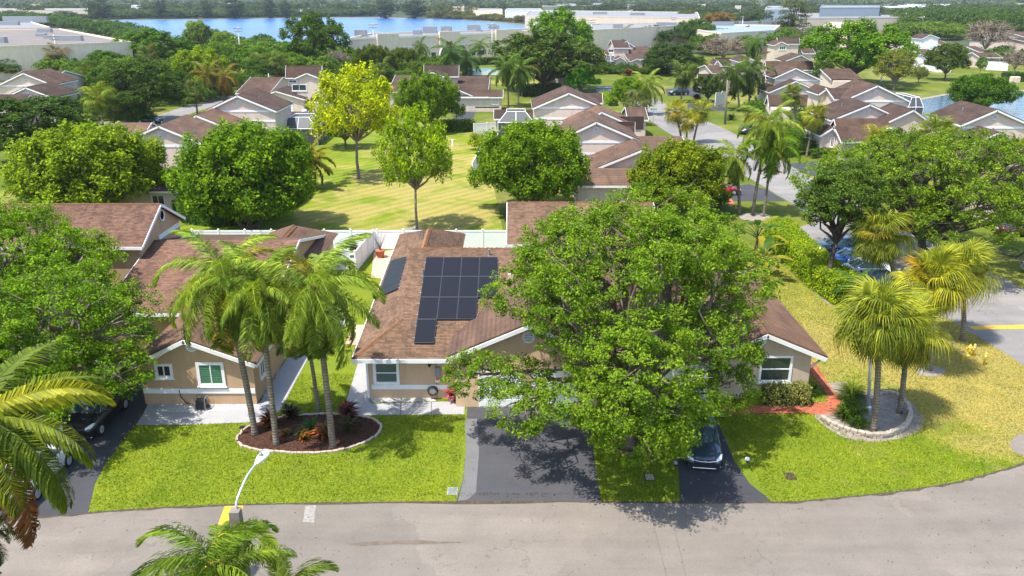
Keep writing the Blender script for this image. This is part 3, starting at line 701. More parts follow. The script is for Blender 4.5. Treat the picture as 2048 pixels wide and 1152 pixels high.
q = np.concatenate([scatter(g_, 230, rng) for g_ in (gravel_c, gravel_l, gravel_l2)]); n = len(q)
C = np.c_[q, np.full(n, .03)]; Nn = unit(rng.normal(size=(n, 3)) * .5 + [0, 0, 1]); sz = rng.uniform(.04, .08, n)
V, F = leaf_quads(C, Nn, sz, sz * .9, rng, -.25)
tag(link('pebbles', mesh_np('pebbles', V, F, M['pebble'])), 'loose white pebbles along the foot of the house walls', 'gravel', kind='stuff')
sheet('patio', G((742, 555), (748, 505), (792, 500), (800, 540), (786, 560)), M['patio'], .018)
sheet('patio', G((625, 522), (690, 506), (716, 506), (704, 530), (640, 540)), M['concrete'], .018)
sheet('patio', G((690, 690), (724, 690), (735, 650), (705, 650)), M['patio'], .018)
# brick path of the right house: individual pavers laid in a bond
BRICKPATH = [G((1434, 829), (1661, 826), (1661, 806), (1436, 814)), G((1620, 829), (1678, 829), (1683, 803), (1662, 776), (1627, 724), (1615, 737), (1644, 776), (1655, 796), (1651, 806), (1620, 806))]
def pavers(name, polys, m, bx=.21, by=.105, z=.02, th=.05, parent=None):
    V, F = [], []
    done = []
    for poly in polys:
        P = np.array(poly); lo, hi = P.min(0), P.max(0); j = 0; y = lo[1]
        while y < hi[1]:
            xs = np.arange(lo[0] - (bx / 2 if j % 2 else 0), hi[0], bx)
            c = np.c_[xs + bx / 2, np.full(len(xs), y + by / 2)]; k = inpoly(c, poly)
            for d in done: k &= ~inpoly(c, d)
            for cx, cy in c[k]:
                b = len(V); g = .004; x0, x1, y0, y1 = cx - bx / 2 + g, cx + bx / 2 - g, cy - by / 2 + g, cy + by / 2 - g; zz = z + random.uniform(0, .004)
                V += [(x0, y0, zz), (x1, y0, zz), (x1, y1, zz), (x0, y1, zz)]; F.append((b, b + 1, b + 2, b + 3))
            y += by; j += 1
        done.append(poly)
    return link(name, mesh_np(name, V, F, m), parent, kind='stuff')
for k, p_ in enumerate(BRICKPATH): sheet('brick_path', p_, M['mulch'], .012 + .004 * k)
po = pavers('pavers', BRICKPATH, M['paver'], z=.024); tag(po, 'small orange red pavers laid in a running bond along the walk', 'pavers')
sheet('red_walk', G((1633, 300), (1642, 298), (1652, 308), (1658, 322), (1640, 316)), M['paver'], .018)
sheet('red_walk', G((1452, 398), (1462, 396), (1470, 410), (1460, 412)), M['paver'], .018)
sheet('drain_apron', G((2018, 890), (2030, 872), (2070, 860), (2080, 915), (2048, 912), (2028, 905)), M['road'], .02)
# planting beds
BED = G((473, 882), (487, 862), (512, 848), (560, 836), (640, 829), (710, 832), (748, 840), (762, 853), (757, 868), (735, 883), (690, 899), (630, 907), (560, 905), (500, 898))
bed = smooth_path(BED, 4, True)
sheet('mulch_bed', bed, M['mulch'], .022)
q = scatter(bed, 260, rng); n = len(q); C = np.c_[q, rng.uniform(.03, .06, n)]
V, F = leaf_quads(C, unit(rng.normal(size=(n, 3)) * .6 + [0, 0, 1]), rng.uniform(.06, .16, n), rng.uniform(.02, .05, n), rng, .1)
tag(link('mulch_chips', mesh_np('mulch_chips', V, F, M['chips'])), 'loose brown mulch chips filling the palm bed', 'mulch', kind='stuff')
def edging(path, name, label, m, step, wd, ht, cat='bed edging', piece='stone', closed=True, courses=1, skip=()):
    L = []; P = [Vector((*p, 0)) for p in path] + ([Vector((*path[0], 0))] if closed else [])
    t = thing(name, label, cat, P[0]); off = P[0]
    pts = []; acc = 0.0; nxt = 0.0
    for a, b in zip(P[:-1], P[1:]):
        d = (b - a).length
        while nxt <= acc + d: pts.append(a.lerp(b, (nxt - acc) / d)); nxt += step
        acc += d
    for c in range(courses):
        for i in range(len(pts) - 1):
            a, b = pts[i], pts[i + 1]; d = (b - a)
            if d.length < .01: continue
            d.normalize(); s_ = Vector((-d.y, d.x, 0)); j = random.uniform(-.03, .03)
            o = MB().obox((a + b) / 2 + d * (step * .5 if c % 2 else 0) + s_ * j + Vector((0, 0, ht * (c + .5))) + Vector((0, 0, random.uniform(-.008, .008))), d * (step * .485) + s_ * random.uniform(-.02, .02), s_ * wd / 2 * random.uniform(.9, 1.1), Vector((0, 0, ht * .49))).build(piece, m, t)
            bv = o.modifiers.new('bevel', 'BEVEL'); bv.width = min(.02, ht * .15); bv.segments = 1
    return t
edging(bed, 'bed_edging', 'low ring of pale stone edging round the mulched palm bed', M['edging'], .30, .13, .10)
PB = G((1640, 838), (1660, 852), (1700, 868), (1740, 876), (1775, 874), (1805, 860), (1820, 838), (1812, 815), (1793, 796), (1765, 790))
pb = smooth_path(PB, 5)
sheet('sandy_bed', smooth_path(G((1628, 832), (1680, 872), (1740, 884), (1790, 880), (1838, 862), (1846, 835), (1822, 806), (1790, 786), (1730, 782), (1690, 800), (1668, 822)), 4, True), M['sand'], .018)
edging(pb, 'stone_planter_wall', 'two course curved wall of pale cut stone round the fan palms', M['stone'], .36, .24, .17, cat='planter wall', closed=False, courses=2)
sheet('sand_ring', smooth_path(G((1832, 742), (1858, 732), (1890, 740), (1880, 752), (1846, 752)), 4, True), M['sand'], .018)
sheet('sandy_verge', G((1640, 768), (1690, 764), (1700, 792), (1665, 790)), M['sand'], .018)
sheet('mulch_strip', G((1534, 478), (1556, 520), (1610, 570), (1660, 612), (1690, 622), (1676, 598), (1620, 552), (1566, 500), (1544, 474)), M['sand'], .018)
sheet('sand_ring', smooth_path(G((1478, 432), (1500, 426), (1530, 428), (1550, 438), (1520, 442), (1490, 441)), 4, True), M['sand'], .018)
sheet('sand_ring', smooth_path(G((808, 459), (828, 454), (843, 459), (828, 466)), 3, True), M['sand'], .018)
ge = [p for p in re_ if -30 < p[0] < 40]; gr_ = random.Random(12)
M['gutter_dirt'] = mat('gutter dirt', (.085, .068, .045), 1.0, .4, 4.0, .2)
sheet('gutter_dirt', [(x, y + .03) for x, y in ge] + [(x, y - gr_.uniform(.05, .22)) for x, y in ge[::-1]], M['gutter_dirt'], .016)
# lake and pond
M['reed'] = mat('reedy shore', (.16, .135, .06), 1.0, .3, .1, .15)
lake = G((118, 44), (250, 41), (400, 39.5), (560, 37.5), (745, 35.5), (800, 37), (900, 39.5), (960, 43), (1010, 47.5), (1058, 52), (1110, 60), (1120, 75), (1000, 95), (700, 100), (500, 100), (330, 84), (262, 72), (190, 56))
sheet('lake', lake, M['lake'], .35)
shore = G((100, 44), (250, 39.2), (400, 37.8), (560, 35.8), (745, 33.8), (800, 35.2), (905, 37.5), (970, 41), (1020, 45), (1070, 50), (1120, 58), (1125, 78), (1000, 98), (700, 103), (500, 103), (320, 88), (250, 76), (170, 56))
sheet('lake_shore', shore, M['reed'], .15)
pond = smooth_path(G((1780, 222), (1818, 205), (1860, 197), (1906, 189), (1960, 183), (2010, 181), (2060, 184), (2200, 190), (2200, 262), (1850, 262)), 3, True)
sheet('pond', pond, M['pond'], .09)
sheet('pond_bank', smooth_path(G((1770, 220), (1814, 202), (1858, 194), (1904, 186), (1958, 180), (2010, 178), (2062, 181), (2210, 187), (2210, 266), (1850, 266)), 3, True), M['sand'], .05)
sheet('swimming_pool', G((938, 150), (1000, 150), (996, 138), (946, 138)), M['pool'], .06)
# grass blades standing on the front lawns
hl = [path_c, path_l, bed, BRICKPATH[0], BRICKPATH[1], G((935, 797), (1175, 797), (1203, 1004), (912, 1004)), G((1322, 770), (1424, 770), (1433, 838), (1546, 1005), (1361, 1005), (1338, 850)), G((299, 770), (299, 808), (212, 926), (176, 1027), (-120, 1052), (-160, 770)), gravel_c, gravel_l, [(p[0], p[1]) for p in smooth_path(G((1640, 834), (1700, 872), (1740, 880), (1790, 876), (1830, 858), (1830, 820), (1790, 790), (1730, 786), (1668, 822)), 3, True)]]
hl2 = hl + [smooth_path(far_l, 4) + smooth_path(far_r, 4)[::-1], G((1534, 478), (1556, 520), (1610, 570), (1660, 612), (1690, 622), (1760, 650), (1800, 600), (1700, 540), (1640, 500), (1566, 474)), G((1640, 768), (1690, 764), (1700, 792), (1665, 790)), smooth_path(G((1832, 742), (1858, 732), (1890, 740), (1880, 752), (1846, 752)), 4, True), G((2018, 890), (2030, 872), (2070, 860), (2080, 915), (2048, 912), (2028, 905))]
def blade_sets(poly, dens, holes, h, seed):
    rng = np.random.default_rng(seed); q = scatter(poly, dens, rng, holes); a = q[:, 0] + (q[:, 1] - 38) * .55 + 4.5 * np.sin(q[:, 0] * .9 + 1.3) * np.sin(q[:, 1] * .8) + 3 * np.sin(q[:, 0] * .37 - q[:, 1] * .5)
    d = np.clip((a - 20.8) / 5.5, 0.05, .85); d = np.where(q[:, 1] > 54, d * .55, d); return q, rng.random(len(q)) < d, rng
def blade_obj(q, rng, label, color, h):
    n = len(q); q = q + rng.normal(size=q.shape) * .045; a = rng.uniform(0, 6.28, n); hh = h * rng.uniform(.5, 1.3, n); w_ = .022 * rng.uniform(.7, 1.5, n); base = np.c_[q, np.full(n, .01)]; s_ = np.c_[np.cos(a), np.sin(a), np.zeros(n)] * w_[:, None]; tip = base + np.c_[rng.normal(size=(n, 2)) * .06, hh]
    o = link('grass', mesh_np('grass', np.stack([base - s_, base + s_, tip], 1).reshape(-1, 3), np.arange(n * 3).reshape(-1, 3), M['blade'])); o.color = (*color, 1); tag(o, label, 'grass', kind='stuff')
lp = [p for p in re_ if -24 < p[0] < 34]
q, dr_, rng = blade_sets(lp + [(34, 54), (25, 72), (15, 72), (13, 54), (14, 46), (-24, 46)], 170, hl2_ := hl + [smooth_path(far_l, 4) + smooth_path(far_r, 4)[::-1], G((1534, 478), (1556, 520), (1610, 570), (1660, 612), (1690, 622), (1760, 650), (1800, 600), (1700, 540), (1640, 500), (1566, 474)), G((1640, 768), (1690, 764), (1700, 792), (1665, 790)), smooth_path(G((1832, 742), (1858, 732), (1890, 740), (1880, 752), (1846, 752)), 4, True), G((2018, 890), (2030, 872), (2070, 860), (2080, 915), (2048, 912), (2028, 905))], .085, 3)
blade_obj(q[~dr_], rng, 'short bright green grass of the front lawns beside the street', (.200, .270, .016), .085)
blade_obj(q[dr_], rng, 'dry straw coloured grass blades among the front and corner lawns', (.42, .345, .115), .08)

# ------------------------------------------------------------------ buildings
def name_ok(s): return s.t['label'].split()[0] in ('pinkish', 'large', 'villa', 'two')
class House:
    def __init__(s, label, loc, wall='pink', roof='farroof', name='house', cat='house', group=None):
        s.t = thing(name, label, cat, loc, group); s.w = M[wall]; s.r = M[roof]; s.k = 0
    def gable_w(s, Y, xa, zr, XL, zl, XR, zR, depth, floor=0.0, vent=True, bands=(), rake=True, ov=.35, wall=True, vr=.34, roofname='roof', rake_h=.22):
        """front-facing gable: ridge runs away from the camera, apex at (xa,Y,zr); roof edges at XL/XR"""
        t = s.t; th = .13; wy = Y + .32; by = Y + depth - .05
        rf = MB()
        rf.slab([(XL, Y, zl), (xa, Y, zr), (xa, Y + depth, zr), (XL, Y + depth, zl)][::-1], th)
        rf.slab([(XR, Y, zR), (xa, Y, zr), (xa, Y + depth, zr), (XR, Y + depth, zR)], th)
        ro = rf.build(roofname, s.r, t)
        if depth > 8 and floor == 0 and s.r in (M['farroof'], M['midroof']) and name_ok(s):
            for fx, fy in ((.42, .3), (.6, .55)):
                px_ = xa + (XR - xa) * fx if fx < .5 else XL + (xa - XL) * fx; pz_ = zr - (zr - zR) * fx if fx < .5 else zl + (zr - zl) * fx
                MB().lathe([(.09, -.1), (.09, .38), (.11, .39), (.11, .44), (.04, .46)], (px_, Y + depth * fy, pz_), 8).build('vent_pipe', M['alu'], t)
        il, ir = XL + ov, XR - ov; kl = (zr - zl) / (xa - XL); kr = (zr - zR) / (XR - xa)
        wl, wr = zl + kl * ov - th * 1.05, zR + kr * ov - th * 1.05
        if wall:
            MB().prism([(il, floor), (ir, floor), (ir, wr), (xa, zr - th * 1.1), (il, wl)], wy, by).build('wall', s.w, t)
        if rake:
            rk = MB()
            for (xe, ze) in ((XL, zl), (XR, zR)):
                d = Vector((xa - xe, 0, zr - ze)); L = d.length; d.normalize(); nn = Vector((-d.z, 0, d.x)); nn = nn if nn.z > 0 else -nn
                rk.obox(Vector((xe, Y - .03, ze)).lerp(Vector((xa, Y - .03, zr)), .5) - nn * rake_h * .42, d * (L / 2), Vector((0, .035, 0)), nn * rake_h / 2)
                sg = -1 if xe < xa else 1
                rk.box(min(xe, xe + sg * .04), max(xe, xe + sg * .04), Y, Y + depth, ze - .19, ze + .015)
            rk.build('fascia', M['white'], t)
        if vent:
            vz = zr - (zr - (zl + zR) / 2) * .45 if vent is True else vent[1]; vx = xa if vent is True else vent[0]
            v = MB().lathe([(vr * .78, -.02), (vr * .8, .05), (vr, .06), (vr, -.02)], (vx, wy - .05, vz), 20, 'y').build('gable_vent', M['white'], t)
            sl = MB()
            for i in range(5):
                hw = vr * .74 * math.sqrt(max(.05, 1 - ((i - 2) / 2.6) ** 2)); zz = vz + (i - 2) * vr * .29
                sl.obox((vx, wy - .055, zz), (hw, 0, 0), (0, .018, .03), (0, .008, -.03))
            sl.build('slat', M['white'], v)
        for z in bands:
            kk = lambda e, ze, k: (z + .13 - ze) / max(k, .01)
            x0, x1 = il, ir
            if z + .14 > wl: x0 = XL + (z + .14 - zl + th) / kl
            if z + .14 > wr: x1 = XR - (z + .14 - zR + th) / kr
            MB().box(x0 + .02, x1 - .02, wy - .05, wy - .002, z - .14, z + .14).build('trim_band', M['white'], t)
        return dict(Y=wy, il=il, ir=ir, wl=wl, wr=wr)
    def gable(s, apex, zr, L, Rr, depth, **kw):
        xa, Y = gp(apex[0], apex[1], zr); XL, zl = pl(L[0], L[1], Y); XR, zR = pl(Rr[0], Rr[1], Y)
        s.Y = Y
        return s.gable_w(Y, xa, zr, XL, zl, XR, zR, depth, **kw)
    def gx_w(s, x0, x1, yf, yr, ze, zr, floor=0.0, yb=None, gl=True, ov=.35, wall=True, roofname='roof', gutter=True):
        """ridge along X, front slope towards the camera"""
        t = s.t; th = .13; yb = 2 * yr - yf if yb is None else yb; zb = ze
        rf = MB(); rf.slab([(x0, yf, ze), (x1, yf, ze), (x1, yr, zr), (x0, yr, zr)], th)
        rf.slab([(x1, yb, zb), (x0, yb, zb), (x0, yr, zr), (x1, yr, zr)], th); rf.build(roofname, s.r, t)
        if gutter:
            g = MB().box(x0, x1, yf - .06, yf - .003, ze - .2, ze + .01)
            for xe, sg in ((x0, -1), (x1, 1)):
                for (ya, za, y2, z2) in ((yf, ze, yr, zr), (yb, zb, yr, zr)):
                    a, b = Vector((xe + sg * .025, ya, za - .07)), Vector((xe + sg * .025, y2, z2 - .07)); d = (b - a) / 2; n_ = Vector((0, -d.z, d.y)).normalized()
                    g.obox((a + b) / 2, d, (.022, 0, 0), n_ * .10)
            g.build('fascia', M['white'], t)
        if wall:
            k = (zr - ze) / (yr - yf); z1 = ze + k * ov - th * 1.1
            MB().prism([(yf + ov, floor), (yb - ov, floor), (yb - ov, z1), (yr, zr - th * 1.2), (yf + ov, z1)], x0 + ov, x1 - ov, 'x').build('wall', s.w, t)
        return yf + ov
    def gx(s, rl, rr, zr, eave_y, ze, **kw):
        x0, yr = gp(rl[0], rl[1], zr); x1, _ = gp(rr[0], rl[1], zr); _, yf = gp((rl[0] + rr[0]) / 2, eave_y, ze)
        s.Y = s.gx_w(x0, x1, yf, yr, ze, zr, **kw); return s.Y
    # openings; face 'f' = towards the camera (plane y=Y), 'l'/'r' = plane x=Y
    def _p(s, face, pl_, u0, u1, d0, d1, z0, z1, mb):
        if face == 'f': mb.box(u0, u1, pl_ - d1, pl_ - d0, z0, z1)
        elif face == 'r': mb.box(pl_ + d0, pl_ + d1, u0, u1, z0, z1)
        else: mb.box(pl_ - d1, pl_ - d0, u0, u1, z0, z1)
    def window(s, u0, u1, z0, z1, plane, face='f', fw=.1, blind=None, slats=0, mullion='v', sill=True, label=None, n=1):
        fr = MB(); P = s._p
        P(face, plane, u0, u1, .002, .07, z1 - fw, z1, fr); P(face, plane, u0, u1, .002, .07, z0, z0 + fw, fr)
        P(face, plane, u0, u0 + fw, .002, .07, z0 + fw, z1 - fw, fr); P(face, plane, u1 - fw, u1, .002, .07, z0 + fw, z1 - fw, fr)
        f = fr.build('window', M['white'], s.t, label=label)
        iu0, iu1, iz0, iz1 = u0 + fw, u1 - fw, z0 + fw, z1 - fw
        nb = n + 1
        g = MB()
        if mullion == 'v':
            for i in range(1, nb): m_ = iu0 + (iu1 - iu0) * i / nb; P(face, plane, m_ - .03, m_ + .03, .004, .055, iz0, iz1, g)
        else:
            for i in range(1, nb): m_ = iz0 + (iz1 - iz0) * i / nb; P(face, plane, iu0, iu1, .004, .055, m_ - .03, m_ + .03, g)
        g.build('mullion', M['white'], f)
        cells = [(iu0 + (iu1 - iu0) * i / nb, iu0 + (iu1 - iu0) * (i + 1) / nb, iz0, iz1) if mullion == 'v' else (iu0, iu1, iz0 + (iz1 - iz0) * i / nb, iz0 + (iz1 - iz0) * (i + 1) / nb) for i in range(nb)]
        for a, b, c, d in cells:
            q = MB(); P(face, plane, a + .031, b - .031, .006, .02, c + .031, d - .031, q); q.build('pane', M['glass'] if not blind else M[blind], f)
        for i in range(slats):
            h_ = (iz1 - iz0) / slats; zc = iz0 + h_ * (i + .5); q = MB(); P(face, plane, iu0 + .035, iu1 - .035, .022, .034, zc - h_ * .32, zc + h_ * .18, q); q.build('slat', M[blind or 'blind'], f)
        if sill:
            q = MB(); P(face, plane, u0 - .06, u1 + .06, .003, .12, z0 - .07, z0 - .002, q); q.build('sill', M['white'], f)
        return f
    def garage(s, x0, x1, h, Y, rows=4):
        d = MB().box(x0, x1, Y - .04, Y - .002, .02, h).build('garage_door', M['white'], s.t)
        nc = 4
        for r_ in range(rows):
            for c in range(nc):
                w_ = (x1 - x0) / nc; hh = h / rows
                p = MB().box(x0 + c * w_ + .08, x0 + (c + 1) * w_ - .08, Y - .06, Y - .041, .02 + r_ * hh + .07, .02 + (r_ + 1) * hh - .07); p.build('door_panel', M['white'], d)
        MB().box(x0 - .12, x1 + .12, Y - .05, Y - .003, h + .003, h + .12).build('door_trim', M['white'], s.t)
def shingle_face(house, poly, m, expo=.145, tab=.31, lift=.012, name='shingles', ridge_m=None):
    """real overlapping courses on a roof plane; poly is ccw, its first edge is the eave"""
    P = [Vector(p) for p in poly]; u = (P[1] - P[0]); u.z = 0 if abs(u.z) < 1e-4 else u.z; u.normalize()
    n = Vector((0, 0, 0))
    for i in range(len(P)): n += P[i].cross(P[(i + 1) % len(P)])
    n.normalize(); v = n.cross(u)
    Q = [((p - P[0]).dot(u), (p - P[0]).dot(v)) for p in P]; vmax = max(q[1] for q in Q)
    V, F = [], []; r = 0; y = 0.0; rg = random.Random(len(house.t.name) + int(vmax * 100))
    while y < vmax - .03:
        ym = min(y + expo * .5, vmax - .01); xs = []
        for i in range(len(Q)):
            (x0, y0), (x1, y1) = Q[i], Q[(i + 1) % len(Q)]
            if (y0 > ym) != (y1 > ym): xs.append(x0 + (x1 - x0) * (ym - y0) / (y1 - y0))
        xs.sort()
        for a, b in zip(xs[::2], xs[1::2]):
            x = a - rg.uniform(0, tab) if b - a > tab else a
            while x < b:
                x1 = min(b, x + tab - .008); x0 = max(a, x)
                if x1 - x0 > .02:
                    k = lift * rg.uniform(.8, 2.0); o = P[0]; yb = y + rg.uniform(-.006, .006); yt = min(y + expo * 1.06, vmax)
                    b_ = len(V); lo = o + u * x0 + v * yb; lo2 = o + u * x1 + v * yb; hi2 = o + u * x1 + v * yt; hi = o + u * x0 + v * yt
                    V += [lo + n * k, lo2 + n * k, hi2 + n * .003, hi + n * .003, lo, lo2]; F += [(b_, b_ + 1, b_ + 2, b_ + 3), (b_ + 4, b_ + 5, b_ + 1, b_)]
                x += tab
        y += expo; r += 1
    off = house.t.location
    return link(name, mesh_np(name, np.array(V) - np.array(off), F, m), house.t, kind='stuff')
def ridge_caps(house, a, b, m, step=.3, w=.14, drop=.07):
    a, b = Vector(a), Vector(b); d = b - a; n = max(1, int(d.length / step)); d.normalize(); s_ = d.cross(Vector((0, 0, 1))).normalized()
    mb = MB()
    for i in range(n):
        p = a + d * (i * step); q = a + d * ((i + 1.15) * step); k = .035 + .012 * (i % 2); up = Vector((0, 0, k)); dn = Vector((0, 0, -drop))
        mb.add([p + s_ * w + dn + up, p + up + Vector((0, 0, .02)), p - s_ * w + dn + up, q + s_ * w + dn + up * .6, q + up * .6, q - s_ * w + dn + up * .6], [(0, 1, 4, 3), (1, 2, 5, 4), (0, 3, 4, 1), (0, 1, 2)])
    mb.build('ridge_caps', m, house.t, kind='stuff')

# ---- the centre duplex with the solar panels
C1 = House('peach front house with dark solar panels on its brown hip roof', (-6, 42.7, 0), 'peach', 'deck')
ZE = 2.75; YF = gp(800, 718, ZE)[1]; YW = 42.72; KF = .31
YR = 52.7; ZR = ZE + KF * (YR - YF)
XH, YH = -6.52, 45.5; ZH = ZE + KF * (YH - YF)
XE0, XE1 = -8.95, -9.55
XM = 10.6
main = [(XE0, YF, ZE), (XM, YF, ZE), (XM, YR, ZR), (-6.8, YR, ZR), (XH, YH, ZH)]
left = [(XE1, 67.6, ZE), (XE0, YF, ZE), (XH, YH, ZH), (-6.75, 65.0, 3.95)]
lift = lambda P, k=.012: [(x, y, z + k) for x, y, z in P]
rf = MB(); rf.slab(main, .12); rf.slab([(XM, 2 * YR - YF, ZE), (-6.8, 2 * YR - YF, ZE), (-6.8, YR, ZR), (XM, YR, ZR)], .12)
rf.slab(left, .12); rf.slab([(-3.95, 67.6, ZE), (XE1, 67.6, ZE), (-6.75, 65, 3.95)], .12); rf.slab([(-3.95, 53, ZE), (-3.95, 67.6, ZE), (-6.75, 65, 3.95), (-6.6, 53, 3.93)], .12)
C1.roof = rf.build('roof', M['deck'], C1.t)
shingle_face(C1, lift(main), M['shingle']); shingle_face(C1, lift(left), M['shingle'])
shingle_face(C1, lift([(-3.95, 53, ZE), (-3.95, 67.6, ZE), (-6.75, 65, 3.95), (-6.6, 53, 3.93)]), M['shingle'])
ridge_caps(C1, (XE0, YF, ZE + .04), (XH, YH, ZH + .04), M['ridge']); ridge_caps(C1, (-6.8, YR, ZR + .03), (XM, YR, ZR + .03), M['ridge'])
ridge_caps(C1, (-6.6, 54, 3.97), (-6.75, 65, 3.99), M['ridge'], w=.2); ridge_caps(C1, (-6.75, 65, 3.99), (-3.95, 67.6, ZE + .03), M['ridge'])
MB().prism([(YW, 0), (62.6, 0), (62.6, 2.62), (YR, ZR - .2), (YW, 2.68)], -8.2, 18.0, 'x').build('wall', M['peach'], C1.t) if False else None
wl = MB(); wl.box(-8.25, 10.0, YW, 62.5, 0, 2.63); wl.box(-9.1, -4.3, 62.5, 67.2, 0, 2.6)
wl.prism([(YF + .6, 2.6), (62.4, 2.6), (YR, ZR - .16)], -6.2, XM - .3, 'x'); wl.build('wall', M['peach'], C1.t)
g = MB().box(XE0, -3.2, YF - .12, YF - .002, ZE - .22, ZE + .0); g.build('gutter', M['white'], C1.t)
MB().obox((XE0 - .31, (YF + 67.6) / 2, ZE - .1), (.3, (67.6 - YF) / -2 * -1, 0), (.03, 0, 0), (0, 0, .1)).build('gutter', M['white'], C1.t) if False else None
a_, b_ = Vector((XE0 - .03, YF, ZE - .09)), Vector((XE1 - .03, 67.6, ZE - .09)); MB().obox((a_ + b_) / 2, (b_ - a_) / 2, (.03, 0, 0), (0, 0, .09)).build('gutter', M['white'], C1.t)
dp = MB(); dp.box(-8.30, -8.18, YW - .12, YW - .03, .1, 2.5); dp.build('downpipe', M['white'], C1.t)
def frect(x0, y0, x1, y1, Y): a = pl(x0, y0, Y); b = pl(x1, y1, Y); return a[0], b[0], b[1], a[1]
u0, u1, z0, z1 = frect(745, 722, 800, 768, YW)
C1.window(u0, u1, z0, z1, YW, fw=.16, blind='blind', slats=8, mullion='h', label='window with closed grey blinds')
x0_, zb_ = pl(743, 769, YW); x1_, _ = pl(922, 769, YW)
MB().box(x0_, x1_, YW - .05, YW - .002, .62, .90).build('trim_band', M['white'], C1.t)
# garage gables
gy = YW - 1.35
XL_, zl_ = pl(896, 716, gy); xa_, za_ = pl(1058, 650, gy); XR_, zR_ = pl(1212, 712, gy)
C1.r = M['midroof']; C1.gable_w(gy, xa_, za_, XL_, zl_, XR_, zR_, 9.0, vent=True)
gwy = gy + .32
a0 = pl(957, 780, gwy)[0]; a1 = pl(1047, 780, gwy)[0]; C1.garage(a0, a1, 2.15, gwy)
b0 = pl(1064, 780, gwy)[0]; b1 = pl(1155, 780, gwy)[0]; C1.garage(b0, b1, 2.15, gwy)
gk = (za_ - zl_) / (xa_ - XL_)
shingle_face(C1, [(XL_, gy + 9, zl_ + .012), (XL_, gy, zl_ + .012), (xa_, gy, za_ + .012), (xa_, gy + 9, za_ + .012)], M['shingle'])
gk2 = (XR_, zR_); shingle_face(C1, [(XR_, gy, zR_ + .012), (XR_, gy + 9, zR_ + .012), (xa_, gy + 9, za_ + .012), (xa_, gy, za_ + .012)], M['shingle'])
XL2, zl2 = pl(1290, 700, gy); xa2, za2 = pl(1372, 668, gy); XR2, zR2 = pl(1452, 700, gy)
C1.gable_w(gy, xa2, za2, XL2, zl2, XR2, zR2, 6.0, vent=False)
c0 = pl(1325, 770, gwy)[0]; c1 = pl(1420, 770, gwy)[0]; C1.garage(c0, c1, 2.15, gwy)
MB().box(c0 - .2, c1 + .2, gwy - .04, gwy - .002, 2.28, 3.0).build('trim_band', M['white'], C1.t)
# vent pipes and turbine on the roof
def on_main(px, py): return rp(px, py, (0, YF, ZE), (0, -KF, 1))
for px, py in ((846, 552), (978, 512)):
    p = on_main(px, py); MB().lathe([(.11, 0), (.11, .02), (.06, .04), (.06, .42), (.075, .43), (.075, .46), (.03, .47)], p, 10).build('vent_pipe', M['alu'], C1.t)
p = on_main(1021, 559); MB().obox(p + Vector((0, 0, .18)), (.16, 0, 0), (0, .16, 0), (0, 0, .2)).build('roof_vent', M['beige'], C1.t)
p = on_main(1060, 578); tb = MB().lathe([(.14, 0), (.14, .28), (.22, .32), (.25, .45), (.22, .58), (.1, .64)], p, 14).build('turbine_vent', M['cream'], C1.t, smooth=True)
# two storey block behind the oak
C1.gx_w(-.35, 10.4, 54.6, 59.5, 5.7, 7.5, floor=2.5)
shingle_face(C1, [(-.35, 54.6, 5.712), (10.4, 54.6, 5.712), (10.4, 59.5, 7.512), (-.35, 59.5, 7.512)], M['shingle'])
ridge_caps(C1, (-.35, 59.5, 7.53), (10.4, 59.5, 7.53), M['ridge'])
C1.window(5.5, 7.2, 3.6, 5.0, 54.95, blind='glass', mullion='v')
# wall fittings
def fitting(nm, mb, m, lab=None): return mb.build(nm, m, C1.t, label=lab)
lx, lz = pl(859, 731, YW); q = MB().lathe([(.05, .30), (.1, .22), (.08, 0), (.03, -.05)], (lx, YW - .12, lz), 8); q.box(lx - .05, lx + .05, YW - .1, YW - .01, lz, lz + .2); fitting('wall_lantern', q, M['black'])
x0_, x1_, z0_, z1_ = frect(870, 733, 882, 752, YW); q = fitting('meter_box', MB().box(x0_, x1_, YW - .14, YW - .003, z0_, z1_), M['bluegrey']); MB().box(x0_ + .03, x1_ - .03, YW - .16, YW - .141, z0_ + .04, z1_ - .04).build('meter_door', M['alu'], q)
x0_, x1_, z0_, z1_ = frect(871, 751, 880, 763, YW); q = fitting('switch_box', MB().box(x0_, x1_, YW - .12, YW - .003, z0_, z1_), M['white']); MB().box(x0_ + .02, x1_ - .02, YW - .125, YW - .121, z0_ + .12, z1_ - .05).build('warning_sticker', plain('red sticker', (.5, .08, .05)), q)
fitting('conduit', MB().tube([(x0_ + .05, YW - .03, 2.5), (x0_ + .05, YW - .03, .1)], .025, 6), M['alu'])
# ---- right hand unit of the duplex: gable with window over the variegated hedge
C2 = House('beige gabled front house beside the red brick path and fan palms', (14, 43.5, 0), 'beige', 'midroof')
C2.w = stain_wall('tan stucco', (0.50, 0.385, 0.285))
xa, Y2 = gp(1536, 669, 4.14); XR, zR = pl(1654, 717, Y2); XL, zl = pl(1420, 717, Y2)
r2 = C2.gable_w(Y2, xa, 4.14, XL, zl, XR, zR, 15.0, vent=pl(1525, 686, Y2), vr=.30, ov=.75)
for pts in ([(XR, Y2, zR + .012), (XR, Y2 + 15, zR + .012), (xa, Y2 + 15, 4.152), (xa, Y2, 4.152)], [(XL, Y2 + 15, zl + .012), (XL, Y2, zl + .012), (xa, Y2, 4.152), (xa, Y2 + 15, 4.152)]):
    shingle_face(C2, pts, M['shingle'])
ridge_caps(C2, (xa, Y2, 4.17), (xa, Y2 + 15, 4.17), M['ridge'])
u0, u1, z0, z1 = frect(1521, 711, 1580, 764, r2['Y']); C2.window(u0, u1, z0, z1, r2['Y'], fw=.13, mullion='h', label='big white framed window with dark glass')
